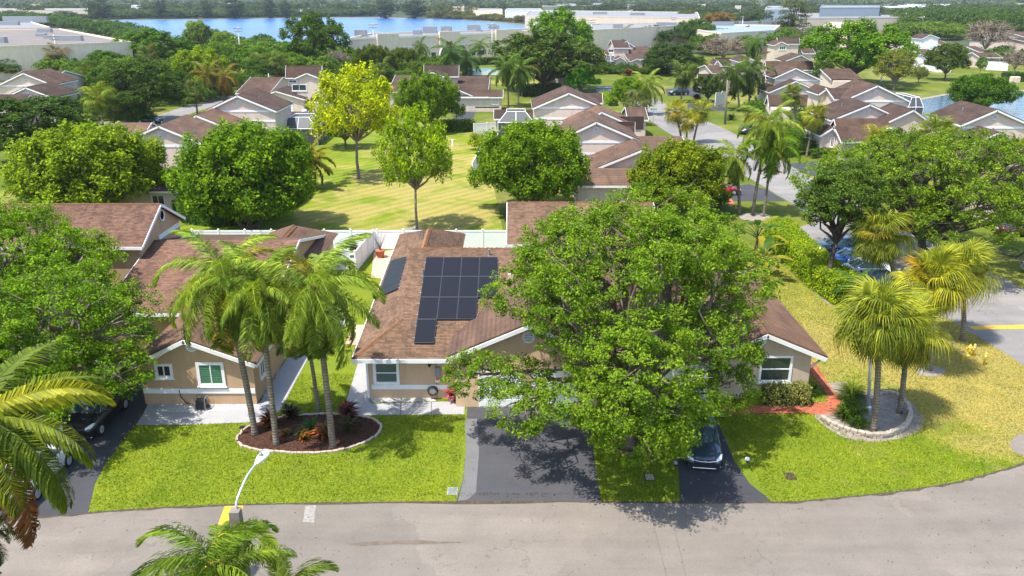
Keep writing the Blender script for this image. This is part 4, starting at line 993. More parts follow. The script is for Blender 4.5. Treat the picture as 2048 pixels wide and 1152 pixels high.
MB().tube([(r2['ir'] + .05, r2['Y'] + .1, 1.9), (XR - .1, Y2 + .5, zR - .25)], .05, 6).build('downpipe', M['steel'], C2.t)
# ---- left house with two windows
L1 = House('tan front house with green blinds behind the tall feather palms', (-17, 42.5, 0), 'beige', 'midroof')
L1.w = stain_wall('warm tan stucco', (0.50, 0.335, 0.20))
xg, YL = gp(400, 809); YL -= .0
yy = YL - .32
xa, za = pl(366, 680, yy); XL, zl = pl(262, 731, yy); XR, zR = pl(512, 730, yy)
r1 = L1.gable_w(yy, xa, za, XL, zl, XR, zR, 10.5, vent=(pl(379, 697, yy)), vr=.31, bands=(), ov=.3)
il_, ir_ = r1['il'], r1['ir']
for pts in ([(XR, yy, zR + .012), (XR, yy + 10.5, zR + .012), (xa, yy + 10.5, za + .012), (xa, yy, za + .012)], [(XL, yy + 10.5, zl + .012), (XL, yy, zl + .012), (xa, yy, za + .012), (xa, yy + 10.5, za + .012)]):
    shingle_face(L1, pts, M['shingle_left'])
ridge_caps(L1, (xa, yy, za + .03), (xa, yy + 10.5, za + .03), M['ridge'])
u0, u1, z0, z1 = frect(308, 727, 348, 756, YL); L1.window(u0, u1, z0, z1, YL, fw=.15, mullion='v', label='small sliding window')
u0, u1, z0, z1 = frect(391, 724, 453, 772, YL); L1.window(u0, u1, z0, z1, YL, fw=.17, blind='greenblind', slats=8, mullion='v', label='large window with green blinds')
MB().box(il_ + .01, ir_ - .01, YL - .05, YL - .002, .72, 1.0).build('trim_band', M['white'], L1.t)
L1.window(YL + 1.0, YL + 1.9, 1.1, 2.2, ir_, 'r'); L1.window(YL + 5.0, YL + 5.9, 1.1, 2.2, ir_, 'r')
L1.gx_w(-26.3, -15.6, 49.0, 58.2, 2.8, 5.0)
shingle_face(L1, [(-26.3, 49, 2.812), (-15.6, 49, 2.812), (-15.6, 58.2, 5.012), (-26.3, 58.2, 5.012)], M['shingle_left'])
L1.gx_w(-40, -25.9, 55.4, 59.4, 5.3, 7.4, floor=0)
shingle_face(L1, [(-40, 55.4, 5.312), (-25.9, 55.4, 5.312), (-25.9, 59.4, 7.412), (-40, 59.4, 7.412)], M['shingle_left'])
ridge_caps(L1, (-40, 59.4, 7.43), (-25.9, 59.4, 7.43), M['ridge'])
v = MB().lathe([(.34, 0), (.36, .05), (.44, .06), (.44, 0)], (-26.22, 60.0, 6.4), 20, 'x').build('gable_vent', M['white'], L1.t)
MB().box(-26.27, -26.20, 59.0, 62.9, 4.75, 5.1).build('trim_band', M['white'], L1.t)
L1.w = M['peach']; L1.gx_w(-41, -29, 46.5, 51, 2.6, 4.4)
L1.window(-33.2, -31.2, 3.4, 4.8, 55.74, mullion='v', n=1)
# back wing with hip roof
bx0, by0 = gp(590, 451, 4.1); rf = MB(); e0 = gp(519, 490, 2.7); e1 = gp(668, 478, 2.7)
pk = (bx0, by0, 4.1); A_ = (e0[0], by0 - 6, 2.7); B_ = (e1[0], by0 - 6, 2.7); C_ = (e1[0], by0 + 2.6, 2.7); D_ = (e0[0], by0 + 2.6, 2.7); pf = (bx0, by0 - 5, 4.1)
for f_ in ([A_, pf, pk, D_][::-1], [B_, C_, pk, pf], [A_, B_, pf], [C_, D_, pk]): rf.slab(f_, .12)
rf.build('roof', M['midroof'], L1.t); MB().box(e0[0] + .4, e1[0] - .4, by0 - 5.6, by0 + 2.2, 0, 2.58).build('wall', M['peach'], L1.t)
ridge_caps(L1, (bx0, by0 - 5, 4.13), pk, M['ridge'], w=.2)
# shed of the yard behind
# ---- solar arrays
def solar(label, panels, nrm):
    c = panels[0][0]; t = thing('solar_array', label, 'solar panels', c, 'solar arrays on the front roof')
    n = Vector(nrm).normalized()
    for P in panels:
        P = [Vector(p) + n * .16 for p in P]; b = MB().slab(P, .05).build('solar_panel', M['pvframe'], t)
        cc = sum(P, Vector()) / 4; ins = [p + (cc - p) * .035 + n * .004 for p in P]; MB().poly(ins).build('cells', M['pv'], b, fixn=False)
        ln = MB()
        for i in range(1, 6):
            k = i / 6; a = ins[0].lerp(ins[3], k) + n * .002; b2 = ins[1].lerp(ins[2], k) + n * .002; d = (ins[3] - ins[0]).normalized() * .007; ln.quad(a - d, b2 - d, b2 + d, a + d)
        ln.build('cell_lines', M['pvline'], b, fixn=False)
    rl = MB()
    for P in panels:
        P = [Vector(p) for p in P]
        for k in (.25, .75):
            a = P[0].lerp(P[3], k); b = P[1].lerp(P[2], k); d = (b - a).normalized() * .06
            rl.tube([a - d + n * .06, b + d + n * .06], .035, 4)
            rl.tube([a - d * 2.4 + n * .0, a - d * 2.4 + n * .1], .03, 5); rl.tube([b + d * 2.4, b + d * 2.4 + n * .1], .03, 5)
    rl.build('mounting_rail', M['alu'], t)
    return t
A0 = on_main(857, 518); B0 = on_main(1000, 518); Z0 = on_main(844, 690)
pw = (B0.x - A0.x) / 4; v_ = Vector((0, 1, KF)).normalized(); ph = (A0.y - Z0.y) / 4 / v_.y; g_ = .012
def pan(c, r): # column c from the left, row r from the top
    o = Vector((A0.x - .14 + c * pw, A0.y, A0.z)) - v_ * ph * r; x1 = Vector((pw - g_, 0, 0)); return [o - v_ * (ph - g_), o - v_ * (ph - g_) + x1, o + x1, o]
solar('stepped array of twelve black solar panels on the front roof slope', [pan(c, r) for r, k in enumerate((4, 4, 3, 1)) for c in range(k)], (0, -KF, 1))
n1 = (Vector(left[1]) - Vector(left[0])).cross(Vector(left[2]) - Vector(left[0])).normalized(); n1 = n1 if n1.z > 0 else -n1
TL, TR, BR, BL = [rp(x, y, left[0], n1) for x, y in ((784, 524), (814, 516), (797, 581), (757, 598))]
ps = []
for i in range(5):
    k0, k1 = i / 5 + .004, (i + 1) / 5 - .004; ps.append([BL.lerp(TL, k0), BR.lerp(TR, k0), BR.lerp(TR, k1), BL.lerp(TL, k1)])
solar('slanting row of five solar panels on the left side slope', ps, n1)

# ---- middle and far rows
def vent_y(h): pass
H1 = House('pinkish villa row with three front gables beyond the left yellow green tree', (*gp(330, 330), 0), 'pink', 'midroof')
H1.gable((317, 252), 7.2, (254, 279), (450, 306), 9, bands=(pl(317, 293, gp(317, 252, 7.2)[1])[1],))
H1.gable((392, 231), 6.3, (330, 262), (472, 262), 9, vent=False)
H1.r = M['farroof']; H1.gable((474, 191), 8.2, (412, 221), (553, 223), 9.5, bands=(pl(474, 223, gp(474, 191, 8.2)[1])[1], pl(474, 243, gp(474, 191, 8.2)[1])[1]))
yq = gp(474, 191, 8.2)[1] + .32; xr_ = pl(553, 223, yq)[0] - .35; H1.window(yq + 2.5, yq + 4.5, 4.2, 5.5, xr_, 'r', fw=.12); H1.window(yq + 7.5, yq + 8.3, 4.6, 5.5, xr_, 'r', fw=.12)
H1.r = M['midroof']; y_ = gp(300, 383, 2.6)[1]; xa0 = gp(60, 383, 2.6)[0]; xa1 = gp(425, 383, 2.6)[0]
H1.gx_w(xa0, xa1, y_, y_ + 5.5, 2.6, 3.9); H1.window(xa0 + 16.2, xa0 + 17.6, 1.0, 2.2, y_ + .35); H1.window(xa0 + 12.4, xa0 + 13.8, 1.0, 2.2, y_ + .35)
H1.gx_w(gp(262, 250, 4)[0], gp(330, 250, 4)[0], 112, 117, 3.0, 5.0); H1.gx_w(gp(405, 258, 3.4)[0], gp(600, 258, 3.4)[0], 104, 109.5, 2.7, 4.6)
H1.r = M['farroof']; H1.gx((570, 223), (642, 223), 4.0, 243, 2.8)
q_ = rp(609, 226, (0, gp(600, 243, 2.8)[1], 2.8), (0, -.25, 1)); MB().lathe([(.35, 0), (.5, .25), (.4, .5), (.15, .62)], q_, 12).build('turbine_vent', M['white'], H1.t, smooth=True)
H2 = House('pinkish villa row with round gable vents right of the back lawn', (*gp(1250, 345), 0), 'pink', 'midroof')
H2.gable((1193, 244), 7.2, (1126, 276), (1279, 281), 9.5, bands=(pl(1193, 285, gp(1193, 244, 7.2)[1])[1], 3.2))
H2.gable((1285, 300), 5.1, (1178, 343), (1392, 343), 9)
H2.gable((1204, 224), 6.4, (1130, 258), (1262, 250), 9.5, vent=False)
H2.r = M['farroof']; H2.gable((1138, 186), 8.2, (1065, 217), (1203, 213), 10, bands=(pl(1138, 216, gp(1138, 186, 8.2)[1])[1], pl(1138, 238, gp(1138, 186, 8.2)[1])[1]))
H2.gx((1165, 186), (1204, 186), 6.6, 206, 5.2, floor=0); H2.gx((1230, 233), (1288, 233), 5.4, 258, 3.6)
H2.r = M['midroof']; H2.gx((1215, 243), (1270, 243), 5.9, 275, 3.8, wall=False)
y_ = gp(1240, 372, 2.6)[1]; H2.gx_w(gp(1150, 372, 2.6)[0], gp(1320, 372, 2.6)[0], y_, y_ + 5.0, 2.6, 3.5)
H2.gx((1255, 272), (1364, 272), 4.6, 318, 2.7)
H2.r = M['farroof']; H2.gx((988, 219), (1066, 219), 4.2, 238, 3.0)
H2.gx((1250, 214), (1290, 214), 4.5, 240, 3.0)
H3 = House('two storey pale house with twin garages behind the bright yellow tree', (*gp(590, 215), 0), 'pink', 'farroof')
H3.gx((572, 131), (644, 131), 8.0, 156, 5.6); y3 = H3.Y
H3.gable((613, 146), 7.4, (588, 157), (641, 157), 8, vent=False)
x0_, z0_ = pl(605, 173, y3 - .6); x1_, z1_ = pl(632, 160, y3 - .6)
H3.window(x0_, x1_, z0_, z1_, gp(613, 146, 7.4)[1] + .32, fw=.12); a_ = pl(578, 166, y3); b_ = pl(593, 160, y3); H3.window(a_[0], b_[0], a_[1], b_[1], y3, fw=.1)
H3.gx((502, 154), (566, 154), 5.2, 187, 3.0)
H3.gable((551, 182), 4.2, (530, 190), (609, 199), 9, vent=False); xg = pl(560, 205, H3.Y + .32)[0]; xg2 = pl(586, 205, H3.Y + .32)[0]; H3.garage(xg, xg2, 2.2, H3.Y + .32, 4)
H3.gx((622, 195), (668, 195), 3.5, 199, 3.0); H3.garage(pl(631, 210, H3.Y)[0], pl(658, 210, H3.Y)[0], 2.2, H3.Y)
H4 = House('house with white garage and two storey gable in front of the warehouse', (*gp(920, 222), 0), 'beige', 'farroof')
H4.gx((848, 130), (918, 130), 8.0, 153, 5.8); y4 = H4.Y; H4.gable((864, 144), 7.3, (840, 154), (890, 154), 7, vent=False)
H4.gx((915, 152), (980, 152), 5.2, 194, 2.9); yh = H4.Y; a_ = pl(983, 209, yh); b_ = pl(997, 197, yh); H4.window(a_[0], b_[0], a_[1], b_[1], yh, fw=.12, blind='blind')
H4.gx_w(gp(915, 194, 2.9)[0], gp(1006, 194, 2.9)[0], gp(960, 194, 2.9)[1] - .05, gp(960, 194, 2.9)[1] + 3.2, 2.86, 4.0)
MB().box(pl(950, 210, yh)[0], pl(998, 210, yh)[0], yh - .05, yh - .002, .75, 1.0).build('trim_band', M['white'], H4.t)
H4.gx((791, 150), (846, 150), 5.4, 184, 3.2)
H4.gable((918, 180), 4.2, (893, 190), (951, 194), 7, vent=False); H4.garage(pl(919, 210, H4.Y + .32)[0], pl(947, 210, H4.Y + .32)[0], 2.2, H4.Y + .32)
H4.garage(pl(895, 210, H4.Y + .32)[0], pl(914, 210, H4.Y + .32)[0], 2.2, H4.Y + .32)
H5 = House('large pinkish villa row with many roof planes beside the pond', (*gp(1740, 300), 0), 'pink', 'farroof')
H5.gable((1756, 171), 8.0, (1690, 200), (1822, 203), 9.5, bands=(pl(1756, 203, gp(1756, 171, 8)[1])[1],)); ya = H5.Y
H5.gx((1652, 176), (1760, 176), 7.0, 199, 5.6)
H5.gable((1656, 176), 7.0, (1637, 189), (1671, 195), 6, vent=False); a_ = pl(1652, 210, H5.Y + .32); b_ = pl(1666, 193, H5.Y + .32); H5.window(a_[0], b_[0], a_[1], b_[1], H5.Y + .32, fw=.12)
H5.gable((1741, 209), 6.0, (1662, 241), (1793, 233), 9.5)
H5.gx((1668, 238), (1775, 238), 4.9, 262, 2.8); H5.gable((1667, 255), 4.3, (1640, 272), (1687, 285), 7, vent=False); yb_ = H5.Y + .32
a_ = pl(1659, 294, yb_); b_ = pl(1670, 274, yb_); H5.window(a_[0], b_[0], max(.6, a_[1]), b_[1], yb_, fw=.12)
H5.gx((1668, 252), (1735, 252), 4.4, 284, 2.7)
H5.gable((1828, 220), 5.6, (1725, 268), (1885, 262), 8, vent=False)
H5.gable((1995, 220), 7.6, (1922, 251), (2075, 256), 9.5, bands=(pl(1995, 256, gp(1995, 220, 7.6)[1])[1],)); H5.gx((1880, 226), (1940, 226), 5.5, 255, 3.8)
H5.gable((1999, 265), 5.4, (1932, 293), (2022, 276), 9); y_ = gp(1990, 330, 2.6)[1]; H5.gx_w(gp(1900, 330, 2.6)[0], gp(2060, 330, 2.6)[0], y_, y_ + 5, 2.6, 4.2)
H6 = House('villa with twin stacked gables beyond the mid street palms', (*gp(1595, 185), 0), 'pink', 'farroof')
H6.gable((1592, 136), 8.2, (1548, 156), (1645, 161), 9.5, bands=(pl(1592, 161, gp(1592, 136, 8.2)[1])[1],)); H6.gable((1592, 162), 6.0, (1538, 185), (1640, 183), 9)
H6.gx((1530, 143), (1590, 143), 7.0, 158, 5.6); H6.gx((1535, 190), (1660, 184), 4.6, 208, 2.8); H6.gx((1530, 122), (1625, 122), 5.5, 140, 3.4); H6.gable((1603, 110), 6.2, (1568, 123), (1625, 122), 9)
H7 = House('two storey tan house with triple window below the tall casuarina', (*gp(1565, 118), 0), 'beige', 'farroof')
H7.gx((1554, 75), (1598, 75), 8.2, 88, 6.2); H7.gable((1563, 83), 7.8, (1548, 91), (1578, 90), 8, vent=False); a_ = pl(1558, 100, H7.Y + .32); b_ = pl(1572, 92, H7.Y + .32); H7.window(a_[0], b_[0], a_[1], b_[1], H7.Y + .32, n=2, fw=.14)
H7.gable((1541, 98), 5.0, (1525, 111), (1560, 110), 7, vent=False); H7.gx((1600, 97), (1625, 97), 4.6, 107, 3.2)
H8 = House('pale house with low roofs between the street palms and casuarina', (*gp(1470, 140), 0), 'pink', 'farroof')
H8.gx((1430, 115), (1500, 115), 5.6, 132, 3.4); H8.gable((1497, 115), 6.4, (1478, 124), (1540, 135), 10); H8.gable((1435, 120), 5.2, (1428, 130), (1444, 131), 5, vent=False); H8.gx((1410, 130), (1438, 130), 4.4, 147, 3.0); H8.gx((1395, 148), (1470, 148), 4.0, 158, 2.8)
H9 = House('two storey house with flag and screened porch by the far lawn', (*gp(1240, 135), 0), 'pink', 'farroof')
H9.gx((1222, 80), (1254, 80), 8.0, 96, 6.0); H9.gable((1253, 82), 7.8, (1226, 97), (1270, 93), 10, bands=(pl(1250, 97, gp(1253, 82, 7.8)[1])[1],)); yv = gp(1240, 96, 6.0)[1] + .35; a_ = pl(1216, 105, yv); b_ = pl(1228, 98, yv); H9.window(a_[0], b_[0], a_[1], b_[1], yv - .0, n=1, fw=.14)
H9.gx((1240, 93), (1300, 93), 5.8, 118, 3.2); H9.gable((1297, 95), 5.6, (1275, 108), (1308, 103), 7, vent=False); H9.gable((1241, 114), 4.2, (1231, 119), (1254, 122), 5, vent=False); H9.gable((1275, 117), 4.2, (1261, 123), (1288, 124), 5, vent=False)
a_ = pl(1236, 131, H9.Y); H9.window(a_[0], a_[0] + 1.3, .7, 2.2, gp(1241, 114, 4.2)[1] + .32); H9.gx((1185, 100), (1215, 100), 4.6, 116, 3.0)
H10 = House('pinkish house with paired gables at the far left', (*gp(60, 205), 0), 'pink', 'farroof')
H10.gable((46, 146), 8.0, (-8, 172), (106, 170), 9.5, bands=(pl(46, 172, gp(46, 146, 8)[1])[1],)); H10.gx((46, 141), (130, 149), 7.4, 167, 5.6); H10.gable((51, 175), 6.4, (22, 188), (108, 196), 9); H10.gx((0, 190), (60, 190), 5.2, 204, 3.4)
H11 = House('low house with white patio roof at the right end of the far lawn', (*gp(2030, 122), 0), 'pink', 'farroof')
H11.gx((2012, 63), (2080, 63), 8.0, 75, 6.4); H11.gx((2018, 76), (2080, 76), 6.0, 96, 4.0); H11.gx((1945, 105), (1990, 105), 4.4, 115, 3.2); H11.gx((1930, 92), (1952, 92), 4.8, 104, 3.4)
H12 = House('white gabled house with blue roof panels far right', (*gp(1840, 95), 0), 'white', 'farroof')
H12.gable((1861, 69), 8.0, (1843, 78), (1880, 76), 9); H12.gx((1836, 68), (1856, 68), 7.8, 76, 6.5); H12.gx((1862, 80), (1880, 80), 5.4, 93, 3.6); H12.gx((1808, 74), (1834, 74), 5.0, 84, 3.6)
H12.r = plain('blue roof panels', (.03, .09, .30), .25); H12.gx((1840, 67.5), (1855, 67.5), 7.9, 73.5, 6.8, wall=False)
H13 = House('low house with white columns beside the lone lawn trees', (*gp(1850, 135), 0), 'white', 'farroof')
H13.gx((1830, 103), (1860, 103), 5.0, 124, 3.0); H13.gx((1825, 98), (1852, 98), 4.6, 108, 3.2)
H14 = House('pink gable top showing behind the umbrella shaped tree', (*gp(1790, 82), 0), 'cream', 'farroof'); H14.gable((1783, 62), 8.0, (1774, 70), (1806, 74), 8)
H15 = House('low pale annex house behind the umbrella shaped tree', (*gp(1655, 163), 0), 'pink', 'farroof'); H15.gx((1640, 138), (1700, 138), 4.8, 147, 3.0); xw = pl(1668, 152, H15.Y); H15.window(xw[0], xw[0] + 2.0, .7, 2.2, H15.Y, fw=.2)
H16 = House('pink house wall and garage behind the right hand oak', (*gp(2040, 455), 0), 'pink', 'midroof'); yw_ = gp(2040, 400, 2.7)[1]; H16.gx_w(gp(1990, 400, 2.7)[0], gp(1990, 400, 2.7)[0] + 16, yw_, yw_ + 6, 2.7, 4.6); xg = gp(2036, 400, 2.7)[0]; H16.garage(xg, xg + 4.5, 2.2, yw_ + .35)
H17 = House('low pink house hidden behind the wide dark oak and hedge', (*gp(1110, 165), 0), 'pink', 'farroof'); H17.gx((1075, 140), (1140, 140), 4.6, 152, 3.0)
# ---- pool cages: white bars with dark screen panels
def cage(label, p0, p1, h, depth):
    (x0, y0), (x1, _) = gp(*p0), gp(*p1); t = thing('pool_cage', label, 'screen enclosure', (x0, y0, 0), 'screened pool cages'); y1 = y0 + depth; e = (x1 - x0) * .24; hh = h * .62
    B = [(x0, y0), (x1, y0), (x1, y1), (x0, y1)]; T = [(x0 + e, y0 + e), (x1 - e, y0 + e), (x1 - e, y1 - e), (x0 + e, y1 - e)]
    for i in range(4):
        j = (i + 1) % 4; MB().quad((*B[i], .02), (*B[j], .02), (*B[j], hh), (*B[i], hh)).build('screen_panel', M['screen'], t); MB().quad((*B[i], hh), (*B[j], hh), (*T[j], h), (*T[i], h)).build('screen_panel', M['screen'], t)
    MB().poly([(*q, h) for q in T]).build('screen_panel', M['screen'], t)
    fr = MB(); bar = lambda a, b: fr.tube([a, b], .06, 4)
    for i in range(4):
        j = (i + 1) % 4; bar((*B[i], 0), (*B[i], hh)); bar((*B[i], hh), (*T[i], h)); bar((*B[i], hh), (*B[j], hh)); bar((*T[i], h), (*T[j], h))
        m0 = tuple((B[i][c] + B[j][c]) / 2 for c in (0, 1)); m1 = tuple((T[i][c] + T[j][c]) / 2 for c in (0, 1)); bar((*m0, 0), (*m0, hh)); bar((*m0, hh), (*m1, h))
    fr.build('cage_frame', M['white'], t)
cage('white framed screen pool cage beside the left villa row', (560, 291), (636, 291), 4.1, 7); cage('white framed screen pool cage at the right villa row', (996, 277), (1068, 277), 4.1, 6)
cage('white framed pool cage at the pond edge', (1812, 245), (1842, 245), 4.4, 8); cage('white domed screen porch by the flag house', (1208, 140), (1234, 140), 4.2, 7)

# ------------------------------------------------------------------ warehouses and far buildings
def flat_building(label, px, z, wall, roof, units=(), name='warehouse', par=.5, group=None):
    P = [gp(x, y, z) for x, y in px]; a = sum((P[i][0] * P[(i + 1) % len(P)][1] - P[(i + 1) % len(P)][0] * P[i][1]) for i in range(len(P)))
    if a < 0: P = P[::-1]
    t = thing(name, label, 'warehouse', (P[0][0], P[0][1], 0), group); n = len(P)
    wl = MB()
    for i in range(n):
        j = (i + 1) % n; wl.quad((*P[i], 0), (*P[j], 0), (*P[j], z), (*P[i], z))
    wl.build('wall', M[wall], t, fixn=False); MB().poly([(*p, z - par) for p in P]).build('roof', M[roof], t, fixn=False)
    c = Vector((sum(p[0] for p in P) / n, sum(p[1] for p in P) / n, 0)); pr = MB()
    for i in range(n):
        j = (i + 1) % n; A, B = Vector((*P[i], z)), Vector((*P[j], z)); d = (B - A); L = d.length; d.normalize(); s_ = Vector((-d.y, d.x, 0))
        pr.obox((A + B) / 2 + s_ * .12 + Vector((0, 0, -par * .45)), d * (L / 2 + .05), s_ * .2, Vector((0, 0, par * .5)))
    pr.build('parapet', M[wall], t)
    for (x, y, w_, h_) in units:
        X, Y = gp(x, y, z); b = MB().box(X - w_ / 2, X + w_ / 2, Y - 1, Y + 1, z - par, z - par + .3 + h_ * .45); b.build('rooftop_unit', M['alu'], t)
    return t, P
t, P = flat_building('huge flat roofed warehouse at the far left with pale front wall', [(-160, 97), (262, 83), (120, 57), (-160, 60)], 9, 'cream', 'whroof', [(83, 70, 3, 1.6), (99, 74, 3, 1.6), (135, 78, 9, 2.6), (90, 62, 5, 2.2), (2, 82, 3, 3)])
flat_building('white roofed warehouse behind the huge flat one', [(-120, 56), (100, 54), (62, 43), (-120, 42)], 9, 'cream', 'whpale', [(12, 48, 12, 3), (52, 43, 22, 6)])
flat_building('long pale warehouse beyond the tree belt at the top left', [(-60, 20.5), (175, 20), (175, 16.8), (-60, 17)], 8, 'cream', 'whpale')
# centre warehouse with raised piers
t, P = flat_building('beige warehouse with raised wall piers and arched door in front of the lake', [(697, 75.5), (1050, 61.5), (1064, 57), (742, 66)], 9.2, 'cream', 'whpale', [(722, 70, 4, 4), (835, 67, 3, 3), (860, 63.5, 5, 4.5), (893, 61.5, 4, 4), (948, 60, 5, 4.5), (988, 59, 4, 4)])
A, B = Vector((*gp(697, 75.5, 9.2), 0)), Vector((*gp(1050, 61.5, 9.2), 0)); d = (B - A).normalized(); nn = Vector((d.y, -d.x, 0)); L = (B - A).length
def onA(px, off, py=100):   # distance along the wall for a photo column
    u = (px - 1024) / FPX; lo, hi = 0, 1.2
    for _ in range(40):
        m_ = (lo + hi) / 2; p = A + (B - A) * m_; s_ = p.x / (p.y * CP + 12 * SP)
        if s_ < u: lo = m_
        else: hi = m_
    return A + (B - A) * lo + nn * off
for a_, b_ in ((752, 795), (877, 918), (990, 1040)):
    p, q = onA(a_, .3), onA(b_, .3); MB().obox((p + q) / 2 + Vector((0, 0, 5.0)), (q - p) / 2, nn * .35, (0, 0, 5.0)).build('wall_pier', M['cream'], t)
for a_, b_ in ((700, 750), (797, 875), (920, 988)):
    for z_ in (8.7, 5.6):
        p, q = onA(a_, .05), onA(b_, .05); MB().obox((p + q) / 2 + Vector((0, 0, z_)), (q - p) / 2, nn * .12, (0, 0, .22)).build('trim_band', M['white'], t)
for a_, b_, z0, z1 in ((842, 852, 1.6, 3.2), (861, 870, 1.6, 3.4), (942, 950, 1.6, 3.4), (960, 968, 1.6, 3.2), (831, 833, 1.8, 4.0), (700, 703, 1.5, 3.2)):
    p, q = onA(a_, .02), onA(b_, .02); f = MB().obox((p + q) / 2 + Vector((0, 0, (z0 + z1) / 2)), (q - p) * .6, nn * .08, (0, 0, (z1 - z0) / 2 + .2)).build('window', M['white'], t); MB().obox((p + q) / 2 + nn * .1 + Vector((0, 0, (z0 + z1) / 2)), (q - p) / 2, nn * .03, (0, 0, (z1 - z0) / 2)).build('pane', M['glass'], f)
p = onA(890, .66); ar = MB()
for i in range(13):
    a0, a1 = math.pi * i / 13, math.pi * (i + 1) / 13
    c0, c1 = p + d * math.cos(a0) * 3 + Vector((0, 0, 2.4 + 3 * math.sin(a0))), p + d * math.cos(a1) * 3 + Vector((0, 0, 2.4 + 3 * math.sin(a1))); ar.tube([c0, c1], .3, 5)
ar.build('door_arch', M['white'], t); MB().lathe([(2.8, 0), (2.8, .1)], (0, 0, 0), 20, 'y')
dk = MB(); dk.poly([p + nn * .02 + d * math.cos(math.pi * i / 14) * 2.8 + Vector((0, 0, 2.4 + 2.8 * math.sin(math.pi * i / 14))) for i in range(15)]); dk.build('doorway', M['glass'], t, fixn=False)
# white vinyl fence at the pool
t3, P3 = flat_building('pale plain warehouse wall behind the flag house', [(1100, 62), (1176, 60), (1390, 49), (1385, 44), (1200, 47), (1100, 52)], 9.2, 'cream', 'whpale', [(1236, 54, 4, 3), (1322, 50, 4, 3), (1335, 48, 8, 2)])
flat_building('grey roofed building with yellow end wall and roof domes', [(1390, 58), (1442, 66), (1548, 60), (1560, 50), (1400, 48)], 8, 'cream', 'bluegrey', [(1400, 50, 8, 3), (1446, 49, 10, 3.4), (1497, 48, 9, 3.2), (1540, 47, 8, 3), (1418, 53, 6, 3)])
tb = bpy.context.scene.objects[-1]
a_, b_ = gp(1442, 66, 8), gp(1528, 61.2, 8)
flat_building('tan arcade roof behind the umbrella shaped tree', [(1640, 55), (1700, 57), (1740, 52), (1735, 45), (1660, 44)], 8, 'cream', 'cream', name='building')
flat_building('long grey industrial hall across the right skyline', [(1585, 36), (1850, 34), (1846, 26), (1590, 26)], 9, 'beige', 'whpale')
flat_building('long grey industrial hall behind the lake corner', [(1050, 30), (1400, 36), (1395, 24), (1060, 20)], 9, 'beige', 'whpale', [(1130, 26, 10, 3), (1200, 27, 10, 3), (1275, 29, 10, 3)])
flat_building('white industrial hall at the lake corner', [(1010, 21), (1085, 21), (1080, 17), (1014, 17)], 9, 'white', 'whpale')
flat_building('low white hall among trees behind the lake palms', [(945, 20), (1005, 21), (1003, 17.5), (948, 17)], 8, 'cream', 'whpale')
flat_building('pale office block with blue grey stair towers on the skyline', [(1640, 15), (1760, 14.5), (1758, 10), (1644, 10)], 14, 'bluegrey', 'whpale')
t, _ = flat_building('long blue roofed hall on the right skyline', [(1757, 15), (1903, 13), (1900, 8), (1760, 9)], 9, 'white', 'white')
flat_building('white hall with pale roof beyond the casuarina', [(1530, 19), (1600, 18), (1598, 12), (1535, 12)], 10, 'white', 'whpale')
flat_building('tan low building on the skyline by the water tower crane', [(1085, 13), (1220, 10), (1215, 6), (1090, 7)], 9, 'cream', 'whpale')
flat_building('white house roof across the lake beside dark trees', [(500, 21), (526, 21), (524, 17), (502, 17)], 6, 'cream', 'whpale', name='building')
flat_building('small tan building on the far lake shore', [(600, 20), (625, 20), (623, 16), (603, 16)], 6, 'cream', 'cream', name='building')
flat_building('pale boathouse on the far lake shore left of the tall trees', [(378, 25), (404, 25), (402, 22), (380, 22)], 5, 'cream', 'whpale', name='building')
flat_building('low white building among far trees above the lake centre', [(697, 16), (745, 16), (743, 13), (699, 13)], 6, 'cream', 'whpale', name='building')
flat_building('orange tiled roof peeping out of the trees by the left lake side', [(372, 100), (394, 102), (391, 95), (374, 94)], 3.2, 'cream', 'terracotta', name='building')
flat_building('smaller orange tiled roof peeping out between the left trees', [(446, 113), (472, 114), (469, 107), (448, 107)], 3.2, 'cream', 'terracotta', name='building')
FAR = [(60, 8, 'above the left warehouse'), (262, 10, 'just left of the dark casuarinas'), (350, 9, 'above the far lake, left of the boathouse'), (455, 6, 'behind the paired casuarinas'), (640, 9, 'right of the small tan shore building'), (668, 7, 'above the middle of the lake'), (905, 12, 'behind the brownish lake palms'), (985, 8, 'left of the white hall at the lake corner'), (1160, 12, 'behind the grey hall at the lake corner'), (1255, 9, 'right of the tan skyline building'), (1330, 13, 'above the round trees by the grey halls'), (1395, 8, 'above the autumn coloured tree'), (1470, 11, 'left of the tall casuarina'), (1500, 6, 'high on the horizon left of the tall casuarina'), (1620, 9, 'just left of the pale office block'), (1800, 6, 'above the long blue roofed hall'), (1930, 12, 'right of the long blue roofed hall'), (1965, 6, 'far off in the trees above the bare tree'), (2005, 10, 'in the woods near the right edge'), (2036, 5, 'at the right end of the horizon')]
rng2 = random.Random(9)
for x, y, lb in FAR:
    w_, h_ = rng2.uniform(12, 28), rng2.uniform(1.2, 2.2); c_ = rng2.choice([('cream', 'whpale', 'pale'), ('white', 'white', 'white'), ('pink', 'farroof', 'brown')])
    flat_building('small ' + c_[2] + ' far roof ' + lb, [(x, y + h_), (x + w_, y + h_), (x + w_, y), (x + 1, y)], rng2.uniform(6, 9), c_[0], c_[1], name='building', group='far roofs along the horizon', par=.3)

